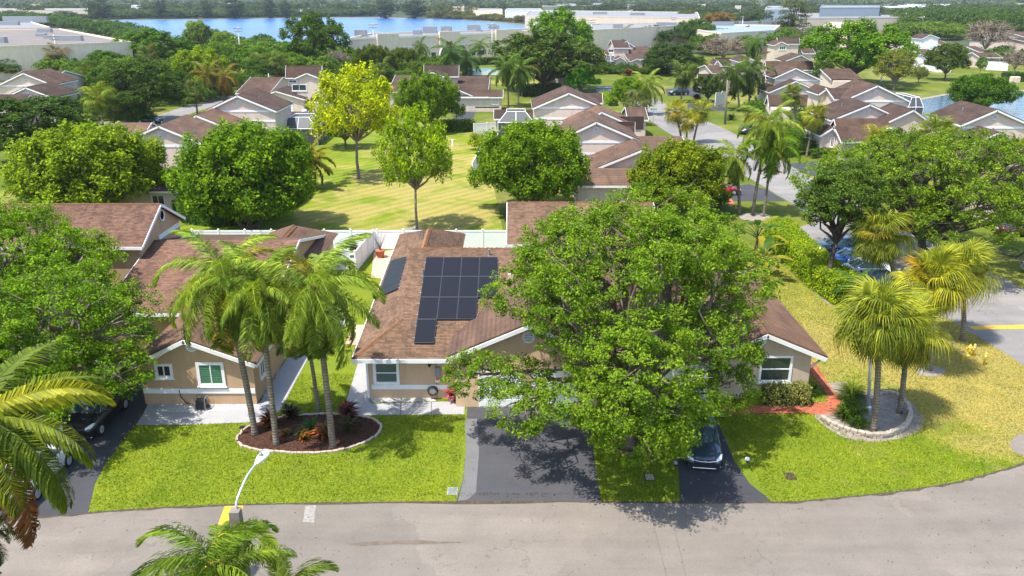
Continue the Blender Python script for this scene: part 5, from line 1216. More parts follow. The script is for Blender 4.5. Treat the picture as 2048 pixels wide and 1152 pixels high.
# ------------------------------------------------------------------ fences
def vinyl(label, a, b, h=1.82, pw=2.4, group='white vinyl fences'):
    a, b = Vector((*a, 0)), Vector((*b, 0)); t = thing('vinyl_fence', label, 'fence', a); d = b - a; L = d.length; d.normalize(); s_ = Vector((-d.y, d.x, 0)); n = max(1, round(L / pw)); st_ = L / n
    pm = None; qm = None
    for i in range(n + 1):
        p = MB().obox((0, 0, h / 2 + .04), d * .065, s_ * .065, (0, 0, h / 2 + .04)); p.add([(-.09, -.09, h + .08), (.09, -.09, h + .08), (.09, .09, h + .08), (-.09, .09, h + .08), (0, 0, h + .17)], [(0, 1, 4), (1, 2, 4), (2, 3, 4), (3, 0, 4), (3, 2, 1, 0)])
        if pm is None: o = p.build('post', M['vinyl'], t, local=True); pm = o.data
        else: o = link('post', pm, t)
        o.location = d * (i * st_)
        if i < n:
            if qm is None:
                q = MB().obox((0, 0, h / 2), d * (st_ / 2 - .07), s_ * .02, (0, 0, h / 2 - .06)); q.obox((0, 0, h - .07), d * (st_ / 2 - .067), s_ * .04, (0, 0, .07)); q.obox((0, 0, .12), d * (st_ / 2 - .067), s_ * .04, (0, 0, .07))
                for k in range(1, 8): q.obox(d * (st_ * (k / 8 - .5)) + Vector((0, 0, h / 2)), d * .012, s_ * .028, (0, 0, h / 2 - .15))
                o = q.build('fence_panel', M['vinyl'], t, local=True); qm = o.data
            else: o = link('fence_panel', qm, t)
            o.location = d * ((i + .5) * st_)
    return t
fa, fb, fc_ = gp(384, 503), gp(716, 503), gp(1018, 502)
vinyl('long white vinyl fence along the back lawn', (fa[0], 72.2), (fc_[0], 72.2))
vinyl('white vinyl fence running back between the two yards', gp(712, 545), (gp(748, 500)[0], 72.0))
vinyl('short white fence across the side yard of the left house', gp(628, 542), gp(700, 540))
vinyl('white vinyl fence beside the long concrete walk', gp(628, 655), gp(690, 655), 1.6)
vinyl('white fence edging the lawn behind the round tree', gp(945, 355), gp(975, 298), 1.9)
vinyl('white panelled fence by the pool cage of the right villas', gp(948, 272), gp(1000, 268), 2.0)
vinyl('white fence at the far end of the pond lawn', gp(1972, 140), gp(2014, 142), 2.6, 5)
vinyl('white fence round the swimming pool', gp(925, 151), gp(1000, 150), 1.4, 3)
vinyl('white gate panels beside the street light in mid distance', gp(1430, 212), gp(1452, 208), 2.6, 2.4)

# ------------------------------------------------------------------ poles, lamps, signs
def pole(label, bx, by, tx, ty, arms=True, r=.22, m='pole', lamp=None, name='utility_pole', cat='utility pole'):
    X, Y = gp(bx, by); tX, tz = pl(tx, ty, Y); t = thing(name, label, cat, (X, Y, 0))
    MB().tube([(X, Y, -.2), ((X + tX) / 2, Y, tz / 2), (tX, Y, tz)], [r * 1.25, r, r * .7], 8).build('pole', M[m], t, smooth=True)
    if arms:
        for k, w_ in ((.97, 1.6), (.90, 1.3)): MB().obox((X + (tX - X) * k, Y - .2, tz * k), (w_, 0, 0), (0, .09, 0), (0, 0, .09)).build('crossarm', M['woodpole'], t)
    return t, Vector((tX, Y, tz))
pole('leaning concrete utility pole in front of the left warehouse', 124, 152, 107, 70, True, .3)
pole('tall utility pole with crossarms beside the lake at left', 482, 128, 476, 55, True, .25)
pole('thin grey utility pole left of the lake pole', 473, 130, 470, 90, False, .18)
pole('white utility pole at the left end of the beige warehouse', 749, 130, 746, 47, True)
pole('white utility pole near the right end of the beige warehouse', 985, 125, 984, 47, True)
pole('pale utility pole in front of the plain warehouse wall', 1183, 112, 1183, 38, True, .3)
pole('pale utility pole rising above the dark oak by the flag house', 1347, 90, 1347, 33, True, .25)
pole('pale utility pole beside the yellow end wall', 1483, 85, 1486, 32, True, .25)
pole('thin utility pole right of the tall casuarina', 1661, 58, 1661, 28, False, .25)
pole('concrete utility pole in the woods at right', 1807, 60, 1813, 26, True, .35)
pole('second concrete utility pole beside its twin in the right woods', 1803, 57, 1808, 28, False, .3)
pole('short white pole by the street far left', 538, 188, 537, 147, False, .16)
pole('grey street light pole in front of the mid street palms', 1450, 248, 1455, 160, False, .18, 'woodpole')
def street_lamp(label, base, top, head, m='steel', pm='woodpole', r=.14, square=True):
    base, top, head = Vector(base), Vector(top), Vector(head); t = thing('street_lamp', label, 'street lamp', base)
    mb = MB()
    if square: mb.add([(base + Vector((x * 1.3, y * 1.3, -.2))) for x, y in ((-r, -r), (r, -r), (r, r), (-r, r))] + [(top + Vector((x, y, 0))) for x, y in ((-r, -r), (r, -r), (r, r), (-r, r))], [(0, 1, 5, 4), (1, 2, 6, 5), (2, 3, 7, 6), (3, 0, 4, 7), (4, 5, 6, 7)])
    else: mb.tube([base, top], [r * 1.3, r], 10)
    mb.build('pole', M[pm], t)
    d = head - top; hz = Vector((d.x, d.y, 0)); L = hz.length
    pts = [top - Vector((0, 0, .35)), top + hz * .08 + Vector((0, 0, d.z * .25)), top + hz * .3 + Vector((0, 0, d.z * .62)), top + hz * .62 + Vector((0, 0, d.z * .93)), head]
    MB().tube(smooth_path([tuple(p) for p in pts], 4), .035, 8).build('arm', M[m], t, smooth=True)
    h = hz.normalized(); s_ = Vector((-h.y, h.x, 0)); hd = MB()
    prof = [(-.05, .05, .05), (.08, .09, .08), (.28, .15, .10), (.5, .17, .09), (.66, .12, .06), (.74, .03, .03)]
    vs = []
    for x, w_, hh in prof:
        c = head + h * x
        for k in range(10):
            a = 2 * math.pi * k / 10; vs.append(c + s_ * w_ * math.cos(a) + Vector((0, 0, hh * (math.sin(a) if math.sin(a) > 0 else .45 * math.sin(a)))))
    fs = [(i * 10 + k, i * 10 + (k + 1) % 10, (i + 1) * 10 + (k + 1) % 10, (i + 1) * 10 + k) for i in range(5) for k in range(10)] + [tuple(range(10))[::-1], tuple(range(50, 60))]
    hd.add(vs, fs).build('lamp_head', M['white'], t, smooth=True)
    MB().lathe([(.06, 0), (.06, .08), (.04, .10)], head + h * .3 + Vector((0, 0, .09)), 10).build('photocell', M['alu'], t)
    MB().obox(head + h * .36 - Vector((0, 0, .05)), h * .2, s_ * .1, (0, 0, .025)).build('lamp_lens', M['lamp_glass'], t)
    return t
lt = rp(470, 1020, (0, 19.6, 0), (0, 1, 0)); lh = rp(513, 927, (0, 21.0, 0), (0, 1, 0))
street_lamp('curved white street lamp arm on a wooden pole at the near verge', (lt.x, lt.y, 0), lt, lh)
bx, by = gp(1795, 372); bt = pl(1815, 268, by); hd_ = pl(1783, 257, by - 1.0)
street_lamp('grey street lamp with curved arm rising behind the right oak', (bx, by, 0), (bt[0], by, bt[1]), (hd_[0], by - 1.0, hd_[1]), pm='pole', r=.16)
X, Y = gp(1736, 822); q = pl(1741, 735, Y); t = thing('metal_post', 'plain grey metal post among the fan palm trunks', 'post', (X, Y, 0))
q2 = pl(1743, 690, Y); MB().tube([(X, Y, 0), (q2[0], Y, q2[1])], [.09, .075], 10).build('pole', M['steel'], t, smooth=True); MB().lathe([(.16, 0), (.16, .25), (.1, .35)], (X, Y, 0), 10).build('base', M['steel'], t)
X, Y = gp(1306, 250); t = thing('street_sign', 'small green street name sign at the corner of the side street', 'street sign', (X, Y, 0)); MB().tube([(X, Y, 0), (X, Y, 2.9)], .05, 6).build('pole', M['steel'], t); MB().box(X - .55, X + .55, Y - .02, Y + .02, 2.6, 2.95).build('sign_plate', plain('sign green', (.16, .42, .36)), t)
# flag on a pole
X, Y = gp(1196, 137); z_ = pl(1196, 97, Y)[1]; t = thing('flagpole', 'white flagpole with a small striped flag by the far lawn', 'flag', (X, Y, 0)); MB().tube([(X, Y, 0), (X, Y, z_)], .08, 6).build('pole', M['white'], t)
fl = MB(); fr_ = MB()
for i in range(7):
    zz = z_ - .25 - i * .3; (fr_ if i % 2 == 0 else fl).add([(X + .1 + 2.6 * k / 6, Y + .12 * math.sin(k), zz - .1 * k) for k in range(7)] + [(X + .1 + 2.6 * k / 6, Y + .12 * math.sin(k), zz - .3 - .1 * k) for k in range(7)], [(k, k + 1, k + 8, k + 7) for k in range(6)])
fo = fl.build('flag_cloth', plain('flag white', (.75, .72, .72)), t); fr_.build('stripe', plain('flag red', (.55, .12, .14)), fo)

# ------------------------------------------------------------------ trees
DK, MD, BR, YG, OL, GG = (.030, .060, .012), (.052, .100, .012), (.085, .165, .010), (.24, .26, .008), (.105, .135, .010), (.050, .080, .022)
KB = 1.45
# near: the big live oak in front of the duplex
def big_tree(label, base, fork, crown_kw, col, bark='bark', r0=.34, ntw=260, name='oak_tree', sides=7, tw=.022):
    t = thing(name, label, 'tree', (base[0], base[1], 0)); c = Crown(**crown_kw); mb = c.limbs((0, 0, 0), fork, r0, ntw, sides, .5, tw)
    mb.build('trunk', M[bark], t, smooth=True, local=True, fixn=False); o = link('crown', c.mesh('crown'), t); o.color = (col[0] * 1.62, col[1] * 1.55, col[2] * 1.4, 1); return t, c
ox, oy = gp(1258, 893)
big_tree('huge spreading live oak in front of the duplex driveway', (ox, oy), (.1, .5, 2.5), dict(seed=101, rx=6.2, ry=7.9, z0=4.4, z1=12.0, nl=34, cl=92, per=54, leaf=.135, cs=.30, lobe=.32, shoots=26, off=(.0, .9), extra=[(-7.7, .6, 3.8, 1.9, 1.6, 1.2), (-5.6, -.6, 4.0, 2.0, 1.8, 1.2), (-5.6, -3.0, 3.7, 1.5, 1.4, 1.0), (-.4, -6.0, 5.5, 2.8, 2.4, 1.0), (-.2, -5.4, 3.5, 2.3, 1.2, .9), (-3.0, -4.6, 5.0, 2.0, 1.8, 1.0), (-1.6, -4.0, 4.2, 1.8, 1.6, 1.0), (.9, -3.8, 4.2, 1.8, 1.6, 1.0), (4.5, .2, 5.2, 1.8, 2.4, 1.4), (5.4, 1.5, 4.6, 1.5, 1.8, 1.0), (4.2, -.6, 3.5, 2.0, 1.7, 1.2), (2.4, -2.8, 4.0, 1.7, 1.5, 1.0), (-3.6, 7.2, 8.4, 2.4, 3.0, 1.7), (2.0, 8.0, 10.0, 4.2, 3.4, 1.9), (4.6, 7.2, 9.2, 2.4, 2.6, 1.8), (4.4, 4.6, 7.2, 2.2, 3.2, 2.0), (-1.5, 3, 10.4, 4.0, 4.0, 1.5)], under=-.8), (.080, .142, .012), 'bark', .30, 420)
lx_, ly_ = -25.6, 40.0
big_tree('large leafy oak overhanging the left house and driveway', (lx_, ly_), (0, .5, 2.2), dict(seed=102, rx=6.4, ry=6.2, z0=2.2, z1=8.6, nl=24, cl=74, per=52, leaf=.15, cs=.34, lobe=.36, shoots=20, extra=[(5.4, -1.5, 4.0, 1.8, 2.0, 1.5), (4.6, 2.0, 5.6, 2.0, 2.2, 1.6), (1.5, -5.0, 3.6, 3.4, 2.0, 1.6), (4.6, .2, 2.6, 1.7, 1.8, 1.4)]), (.088, .160, .010), 'twig', .3, 240)
big_tree('broad oak crown above the red roof at the left edge', (-32.4, 49.5), (0, .4, 2.6), dict(seed=103, rx=7.0, ry=5.0, z0=3.4, z1=9.6, nl=22, cl=70, per=50, leaf=.155, cs=.34, lobe=.36, shoots=20, extra=[(4.6, -.8, 6.2, 2.4, 2.4, 1.9)]), (.092, .170, .010), 'twig', .3, 160)
rx_, ry_ = gp(1850, 520)
big_tree('very wide oak spreading over the parked cars at right', (rx_, ry_), (-.4, .6, 2.4), dict(seed=104, rx=11.0, ry=9.0, z0=2.8, z1=11.2, nl=40, cl=72, per=46, leaf=.19, cs=.42, lobe=.32, shoots=30, off=(.5, .0), extra=[(-8.5, 2.0, 6.4, 3.4, 3.4, 2.6), (7.6, -6.6, 4.6, 3.6, 3.0, 2.0), (10.5, -3.5, 4.8, 3.2, 3.2, 2.2)]), (.085, .140, .012), 'bark_dark', .4, 320)
sx_, sy_ = gp(1645, 592)
big_tree('small dark tree with a leaning trunk beside the boxed hedge', (sx_, sy_), (.9, 1.0, 4.2), dict(seed=105, rx=3.0, ry=3.0, z0=5.0, z1=10.2, nl=18, cl=48, per=44, leaf=.17, cs=.34, lobe=.40, off=(1.1, 1.2)), (.050, .092, .016), 'bark_dark', .2, 90)
bare_x, bare_y = gp(1975, 405)
tree('bare', 'leafless twiggy tree against the right edge roofs', 1985, 415, (1860, 320, 2110, 420), (.17, .14, .055), name='bare_tree')
# leafy foreground undergrowth at the lower left
for i, (lb, x, y, r, c) in enumerate([('dense green shrub beside the dark car at the left driveway', 215, 800, 1.5, BR), ('rounded shrub under the coconut palm fronds at left', 110, 815, 2.0, MD), ('pale leaved shrub at the left frame edge', 20, 800, 2.0, GG)]):
    X, Y = gp(x, y); crown_thing('shrub', lb, 'shrub', (X, Y, 0), PROTO['shrub'][0], PROTO['shrub'][1], c, (r, r, r * 1.2), i)
T = tree
T('bushy', 'yellow green open crowned tree in front of the left villa row', 190, 436, (35, 262, 338, 412), (.132, .190, .010))
T('bushy', 'bushy green tree with several stems by the curved hedge', 500, 462, (345, 262, 642, 462), (.090, .160, .008))
T('open', 'tall tree with bright yellow leaves on the back lawn', 733, 358, (618, 143, 800, 305), (.235, .285, .006), name='yellow_tree')
T('open', 'slim trunked light green tree in the middle of the back lawn', 828, 459, (752, 230, 914, 405), (.125, .20, .008))
T('bushy', 'mid green bushy tree in front of the house with white garage', 858, 263, (788, 155, 924, 263), (.072, .130, .008))
T('round', 'dark round bush at the foot of the bright yellow tree', 690, 296, (638, 205, 738, 298), (.045, .085, .012))
T('bushy', 'broad rounded green tree in front of the right villa row', 1060, 424, (942, 258, 1178, 420), (.075, .140, .008))
T('bushy', 'olive green bushy tree left of the feather palms', 1352, 428, (1252, 292, 1458, 425), (.105, .145, .008))
T('round', 'very dark spreading oak behind the yellow green tree at left', 80, 330, (-60, 190, 205, 325), DK, name='oak_tree')
T('round', 'dark domed oak left of the villa gables', 285, 245, (192, 118, 368, 245), (.040, .072, .014), name='oak_tree')
T('round_b', 'deep green broad tree in front of the left warehouse', 312, 142, (232, 64, 388, 135), (.045, .105, .008))
T('round_b', 'yellow green tree with pale limbs behind the dark domed oak', 400, 192, (345, 100, 462, 188), (.135, .200, .008))
T('round', 'dark tree cut off by the left edge in front of the warehouse', 5, 160, (-50, 112, 38, 160), (.035, .080, .008))
T('round_b', 'low green tree left of the leaning pole', 80, 152, (38, 118, 122, 152), MD)
T('round_b', 'low green tree right of the leaning pole', 150, 152, (112, 115, 188, 152), MD)
T('round', 'mid green tree below the deep green broad tree', 215, 152, (172, 100, 250, 152), (.055, .115, .010))
T('round_b', 'grey green tree at the lake edge behind the yellow green one', 412, 108, (366, 52, 446, 106), (.070, .115, .025))
T('round', 'bright green top above the grey green lake side tree', 395, 100, (368, 40, 420, 80), (.105, .175, .015))
T('round', 'light green tree left of the lake pole', 450, 112, (420, 62, 478, 112), (.100, .160, .015))
T('round_b', 'small grey green tree right of the lake pole', 524, 105, (498, 70, 552, 104), (.06, .115, .025))
T('round', 'green tree below the small lake side tree', 520, 152, (468, 92, 562, 150), (.060, .130, .008))
T('round_b', 'large dark rounded tree in front of the lake', 636, 142, (566, 34, 694, 140), (.042, .085, .008))
T('round', 'mid green tree at the left foot of the large dark tree', 602, 140, (556, 78, 646, 138), (.065, .130, .010))
T('bare', 'brownish half bare tree left of the beige warehouse', 668, 148, (650, 98, 706, 148), (.13, .10, .035), name='bare_tree')
T('bushy', 'dark olive hedge like tree before the beige warehouse, left half', 750, 156, (704, 96, 792, 156), (.050, .078, .008))
T('bushy', 'dark olive hedge like tree before the beige warehouse, right half', 805, 150, (764, 100, 840, 152), (.055, .082, .008))
T('round_b', 'wide dark live oak with forked trunk behind the right villas', 1097, 184, (965, 68, 1210, 165), (.048, .080, .018), name='oak_tree')
T('round_b', 'bright green tall tree behind the wide dark oak', 1118, 140, (1050, 25, 1186, 118), (.075, .160, .008))
T('round', 'compact bright green round tree near the small car park', 1163, 190, (1126, 132, 1198, 186), (.055, .190, .008))
T('round_b', 'dark tree in front of the plain warehouse wall', 1312, 97, (1264, 54, 1346, 96), (.045, .085, .015))
T('round', 'dark oak shading the porch of the flag house', 1342, 150, (1284, 85, 1406, 146), (.036, .066, .016), name='oak_tree')
T('round_b', 'grey green tall tree right of the pale utility pole', 1385, 96, (1348, 42, 1432, 95), (.055, .105, .022))
T('bare', 'pinkish brown leafless tree beside the street palms', 1447, 124, (1396, 70, 1498, 122), (.20, .12, .07), name='bare_tree')
T('round', 'rounded green shrubby tree at the bend of the side street', 1256, 230, (1218, 152, 1294, 228), (.075, .145, .008))
T('round_b', 'dark flowering shrub beside the parked dark car', 1420, 205, (1382, 152, 1452, 205), (.038, .070, .016))
T('round_b', 'broad umbrella shaped bright green tree at upper right', 1705, 168, (1608, 48, 1812, 150), (.070, .150, .008), zs=1.0)
T('airy', 'sparse olive tree with a thick forked trunk on the pond lawn', 1778, 180, (1752, 105, 1838, 172), (.110, .135, .020))
T('round', 'dark dense tree standing alone on the pond lawn', 1888, 160, (1852, 86, 1936, 142), (.040, .070, .010))
T('round_b', 'small bright tree in front of the blue roofed house', 1840, 106, (1818, 75, 1862, 106), (.075, .160, .008))
T('bare', 'big bare brownish tree right of the blue roofed house', 1972, 110, (1918, 38, 2026, 106), (.16, .125, .06), name='bare_tree')
T('bare', 'low gnarled bare tree beside the white lawn fence', 2032, 146, (1998, 98, 2066, 142), (.13, .10, .06), name='bare_tree')
T('upright', 'tiny cone shaped tree on the pond lawn', 1962, 149, (1952, 112, 1974, 146), (.055, .120, .010))
T('airy', 'thin young tree on the pond lawn', 1838, 166, (1824, 134, 1858, 156), (.08, .11, .03))
T('bushy', 'round green tree on the pond bank', 1966, 224, (1902, 155, 2034, 222), (.055, .120, .008))
T('round', 'shaded small tree left of the umbrella shaped tree', 1646, 176, (1618, 120, 1672, 165), (.045, .085, .010))
T('casuarina', 'very tall wispy casuarina behind the two storey tan house', 1582, 82, (1540, -4, 1626, 78), (.055, .070, .028), name='casuarina_tree', zs=1.02)
T('round_b', 'orange brown autumn coloured tree by the grey halls', 1432, 55, (1410, 26, 1470, 50), (.16, .10, .02))
T('round', 'olive tree left of the autumn coloured one', 1375, 52, (1348, 20, 1394, 50), (.09, .095, .03))
T('round_b', 'green tree right of the autumn coloured one', 1492, 50, (1462, 24, 1524, 48), (.05, .085, .02))
T('round', 'round dark tree in front of the long right hall', 1680, 46, (1664, 28, 1692, 46), (.045, .10, .02))
for i, (x0, y0, x1, lab) in enumerate([(168, -8, 234, 'broad clump of dark casuarinas at the left end of the lake'), (305, -6, 342, 'dark casuarina above the lake, left of the boathouse'), (398, -2, 428, 'slender casuarina on the far lake shore right of the boathouse'), (440, -6, 502, 'paired dark casuarinas above the far lake shore'), (523, -8, 556, 'dark casuarina right of the white far shore house'), (556, 0, 588, 'lower casuarina beside the small tan far shore building'), (742, -4, 800, 'left half of the big dark tree clump across the lake'), (796, -2, 862, 'right half of the big dark tree clump across the lake')]):
    T('casuarina', lab, (x0 + x1) / 2, 37.5 + (i == 0) * 2, (x0, y0, x1, 36), (.030, .050, .036), name='casuarina_tree')
for i, (x, y0) in enumerate([(872, 20), (888, 18), (905, 19), (918, 18), (936, 19), (952, 20)]):
    palm_px('sabal', ['leftmost', 'second from left', 'third from left', 'third from right', 'second from right', 'rightmost'][i] + ' of the brownish palms behind the lake', x, 38, x, y0 + 3, (.10, .095, .03), nf=14, sc=2.6, group='palms behind the lake', seed=i, r=.3)
T('round', 'dark tree between the back street palms and the lake pole', 458, 165, (438, 112, 482, 160), (.040, .08, .012))
T('round_b', 'bright green tree behind the three grey green fan palms', 585, 150, (552, 108, 622, 148), (.075, .145, .010))
T('round_b', 'mid green tree left of the dark domed oak', 205, 205, (172, 138, 248, 200), (.060, .115, .012))
T('round', 'shady tree by the back street behind the fan palms at left', 350, 205, (318, 140, 392, 205), (.050, .095, .012))
T('round_b', 'dark leafy tree behind the twin garage house roof', 512, 165, (484, 122, 540, 160), (.045, .09, .012))
T('bushy', 'low shrubby tree beside the paired gables house', 128, 225, (96, 178, 165, 226), (.055, .10, .014))
# tree belts that read as one mass
def wood(name, label, cells, col, seed, proto_keys=('far', 'far_b'), varc=.3):
    rng = np.random.default_rng(seed); Vs, Fs = [], []; nb = 0
    src = []
    for k in proto_keys:
        me = PROTO[k][0]; v = np.empty(len(me.vertices) * 3, np.float32); me.vertices.foreach_get('co', v); src.append((v.reshape(-1, 4, 3), PROTO[k][2], PROTO[k][3]))
    for (x, y, r, h) in cells:
        v, pr, ph = src[rng.integers(len(src))]; q = v[rng.random(len(v)) < min(1, 2200 / max(1, len(v)))]
        a = rng.uniform(0, 6.28); ca, sa = math.cos(a), math.sin(a); s_ = r / pr
        w_ = np.stack([(q[..., 0] * ca - q[..., 1] * sa) * s_ + x, (q[..., 0] * sa + q[..., 1] * ca) * s_ + y, q[..., 2] * h / ph], -1)
        Vs.append(w_.reshape(-1, 3)); nb += len(q)
    V = np.concatenate(Vs); o = link(name, mesh_np(name, V, np.arange(len(V)).reshape(-1, 4), M['leaf_far'])); o.color = (*(x * 1.55 for x in col), 1); tag(o, label, 'trees', kind='stuff'); return o
rw = random.Random(5)
def belt(px, dens, r, h, z=0):   # cells scattered in a ground polygon given in photo pixels
    poly = G(*px); P = np.array(poly); lo, hi = P.min(0), P.max(0); out = []
    n = int((hi - lo).prod() / (r * r * dens)); g = np.random.default_rng(len(px) + int(abs(lo[0])))
    q = g.uniform(lo, hi, size=(n, 2)); q = q[inpoly(q, poly)]
    return [(x, y, r * rw.uniform(.7, 1.3), h * rw.uniform(.65, 1.2)) for x, y in q]
def thin(cells):  # fewer, larger quads far away is handled by the far crowns themselves
    return cells
wood('tree_belt', 'dark tree belt between the warehouses and the lake at left', belt([(40, 42), (120, 48), (180, 60), (262, 76), (300, 84), (250, 84), (120, 56), (20, 48), (-80, 46), (-80, 40)], 2.0, 5.5, 7), (.045, .085, .020), 1)
wood('tree_belt', 'green tree belt on the near shore of the lake', belt([(205, 66), (300, 84), (330, 92), (280, 90), (210, 74)], 2.0, 5, 6.5), (.055, .105, .022), 2)
wood('tree_belt', 'low trees along the far shore of the lake', belt([(120, 40), (560, 35.5), (745, 33), (745, 28), (400, 30), (120, 33)], 2.6, 8, 7), (.048, .075, .030), 3)
wood('tree_belt', 'trees and scrub behind the right end of the lake', belt([(860, 37), (1000, 43), (1060, 49), (1090, 46), (1000, 32), (860, 30)], 2.8, 5, 5), (.085, .09, .030), 4)
wood('tree_belt', 'dense green wood behind the pond lawn houses', belt([(1790, 68), (1900, 70), (2090, 72), (2090, 36), (1900, 34), (1800, 44)], 1.7, 6.5, 10), (.045, .080, .014), 6)
wood('tree_belt', 'lighter bushy wood edge above the blue roofed house', belt([(1790, 80), (1910, 82), (1930, 70), (1790, 68)], 1.8, 5, 7), (.075, .120, .016), 7)
wood('tree_belt', 'trees between the grey halls and the villas', belt([(1240, 62), (1420, 50), (1420, 40), (1160, 46), (1170, 56)], 3.0, 5.5, 7), (.050, .080, .022), 8)
wood('tree_belt', 'green trees behind the left villas', belt([(430, 132), (560, 150), (700, 150), (690, 120), (560, 118), (440, 112)], 2.0, 5, 7), (.060, .115, .012), 9)
wood('tree_belt', 'shrubs and small trees round the mid street houses', belt([(1195, 150), (1290, 150), (1400, 150), (1410, 132), (1300, 138), (1240, 140)], 5, 1.5, 2.2), (.06, .10, .012), 12)
wood('tree_belt', 'mixed trees along the back of the right villas', belt([(1390, 112), (1540, 108), (1640, 112), (1640, 88), (1540, 84), (1390, 92)], 3.2, 4.5, 7), (.055, .10, .014), 13)
wood('tree_belt', 'trees in front of the long right skyline hall', belt([(1590, 40), (1850, 38), (1850, 34), (1590, 36)], 6, 5, 5), (.05, .08, .022), 15)
wood('tree_belt', 'hedge of trees in front of the left warehouse wall', belt([(-40, 158), (120, 150), (260, 140), (240, 130), (110, 140), (-40, 148)], 2.6, 3.6, 5.5), (.055, .110, .012), 16)
for k_, (lb_, px_, d_, r_, h_, c_) in enumerate([
 ('garden shrubs and small trees in front of the left villa row', [(40, 425), (340, 425), (330, 398), (60, 398)], 3.5, 1.0, 1.6, (.06, .11, .012)),
 ('garden planting along the right villa row and street bend', [(1290, 400), (1420, 395), (1400, 350), (1330, 330)], 3.0, 1.2, 1.9, (.075, .125, .012)),
 ('shrub beds before the pond side villas', [(1560, 318), (1660, 322), (1650, 290), (1590, 270)], 3.4, 1.2, 1.8, (.05, .095, .012)),
 ('planting between the mid street and the twin gabled villa', [(1500, 245), (1660, 262), (1650, 225), (1510, 205)], 3.4, 1.7, 2.8, (.065, .115, .014)),
 ('bushes along the porch side of the flag house', [(1180, 150), (1400, 152), (1400, 140), (1190, 138)], 3.0, 1.7, 2.4, (.045, .085, .014)),
 ('thick shrubs behind the garage house and its neighbour', [(620, 175), (790, 172), (850, 150), (1000, 135), (690, 138), (620, 150)], 4.0, 3.0, 4.0, (.055, .10, .012)),
 ('hedges and bushes at the back of the pond lawn houses', [(1790, 140), (2080, 135), (2080, 112), (1800, 112)], 6.0, 2.6, 3.6, (.045, .085, .012)),
 ('leafy understorey between the left palms and the back street', [(150, 215), (260, 262), (300, 235), (480, 190), (560, 170), (430, 160), (250, 165), (150, 190)], 3.6, 2.8, 3.8, (.050, .095, .012)),
 ('understorey trees behind the paired gables house', [(-40, 150), (150, 165), (330, 150), (450, 130), (420, 118), (200, 130), (-40, 135)], 2.6, 3.6, 5.0, (.055, .105, .012))]):
    wood('shrubbery', lb_, belt(px_, d_, r_, h_), c_, 30 + k_)
cells = []
for Y in (640, 720, 820, 930, 1050, 1180, 1340, 1520, 1750, 2050, 2450, 2950, 3600, 4400):
    hw = Y * .70; sp = 11 + Y * .0085; k = -hw
    while k < hw:
        x = k + rw.uniform(-.4, .4) * sp; y = Y + rw.uniform(-.06, .06) * Y; k += sp * rw.uniform(.75, 1.5)
        px = 1024 + x / (y * CP + 20 * SP) * FPX
        if 100 < px < 1130 and y < 880: continue
        if y < 800 and px < 1750 and rw.random() < .75: continue
        if rw.random() < .12: continue
        cells.append((x, y, sp * rw.uniform(.5, .8), rw.uniform(6, 12.5) + Y * .0006))
wood('far_wood', 'far off wooded suburb reaching to the horizon', [c for c in cells if c[1] < 1300], (.045, .068, .026), 10)
g_ = np.random.default_rng(77)
PROTO['dot'] = PROTO['far']
def coarse(cells, label, col, seed):
    rng = np.random.default_rng(seed); C = []; L = []
    for x, y, r, h in cells:
        n = 46; d = unit(rng.normal(size=(n, 3))); d[:, 2] = np.abs(d[:, 2]); C.append(np.array([x, y, h * .25]) + d * np.array([r, r, h * .75]) * rng.uniform(.6, 1.05, (n, 1))); L.append(np.full(n, r * .75))
    C = np.concatenate(C); L = np.concatenate(L) * rng.uniform(.6, 1.2, len(C)); Nn = unit(rng.normal(size=C.shape) * .6 + [0, -.5, .8]); V, F = leaf_quads(C, Nn, L, L * .8, rng)
    o = link('far_wood', mesh_np('far_wood', V, F, M['leaf_far'])); o.color = (*(x * 1.4 for x in col), 1); tag(o, label, 'trees', kind='stuff')
coarse([c for c in cells if c[1] >= 1300], 'hazy wooded plain along the horizon', (.045, .064, .030), 11)

# ------------------------------------------------------------------ palms
QG = (.150, .205, .026); SG = (.16, .185, .018); SD = (.075, .110, .018)
palm_px('queen', 'left feather palm of the front bed, its trunk bent left', 510, 870, 447, 560, QG, nf=32, sc=1.10, r=.17, seed=1, low=-1.25)
palm_px('queen', 'middle feather palm of the front bed with brown hanging fronds', 553, 890, 520, 590, QG, nf=28, sc=1.0, r=.16, seed=2, dead=3, low=-1.25)
palm_px('queen', 'right feather palm of the front bed with one yellow frond', 666, 895, 630, 585, QG, nf=32, sc=1.12, r=.17, seed=3, low=-1.3)
palm_px('queen', 'thin feather palm standing at the back of the front bed', 637, 823, 608, 640, (.07, .12, .012), nf=14, sc=.8, r=.12, seed=4, dead=2)
palm_px('sabal', 'front fan palm inside the stone planter, nearest to the street', 1747, 862, 1758, 640, SG, nf=66, sc=1.02, r=.17, seed=5, low=-1.3)
palm_px('sabal', 'second fan palm on the rim of the stone planter', 1799, 826, 1815, 668, SG, nf=56, sc=.98, r=.16, seed=6, low=-1.35)
palm_px('sabal', 'fan palm with golden lower leaves in the sand ring', 1858, 740, 1868, 565, (.19, .195, .014), nf=66, sc=1.05, r=.17, seed=7, low=-1.4)
palm_px('sabal', 'fan palm at the street edge behind the golden one', 1925, 680, 1922, 538, (.17, .19, .018), nf=56, sc=1.05, r=.17, seed=8)
palm_px('sabal', 'tall fan palm with a shaggy brown skirt beside the parked cars', 1795, 600, 1762, 468, (.14, .17, .018), nf=56, sc=1.15, r=.2, seed=9, skirt=26)
palm_px('cane', 'low dark green palm clump behind the fan palms', 1715, 625, 1712, 575, (.04, .09, .014), nf=16, sc=.95, r=.06, seed=10)
palm_px('queen', 'short feather palm at the kerb of the mid street', 1478, 428, 1472, 318, QG, nf=24, sc=1.0, r=.17, seed=11)
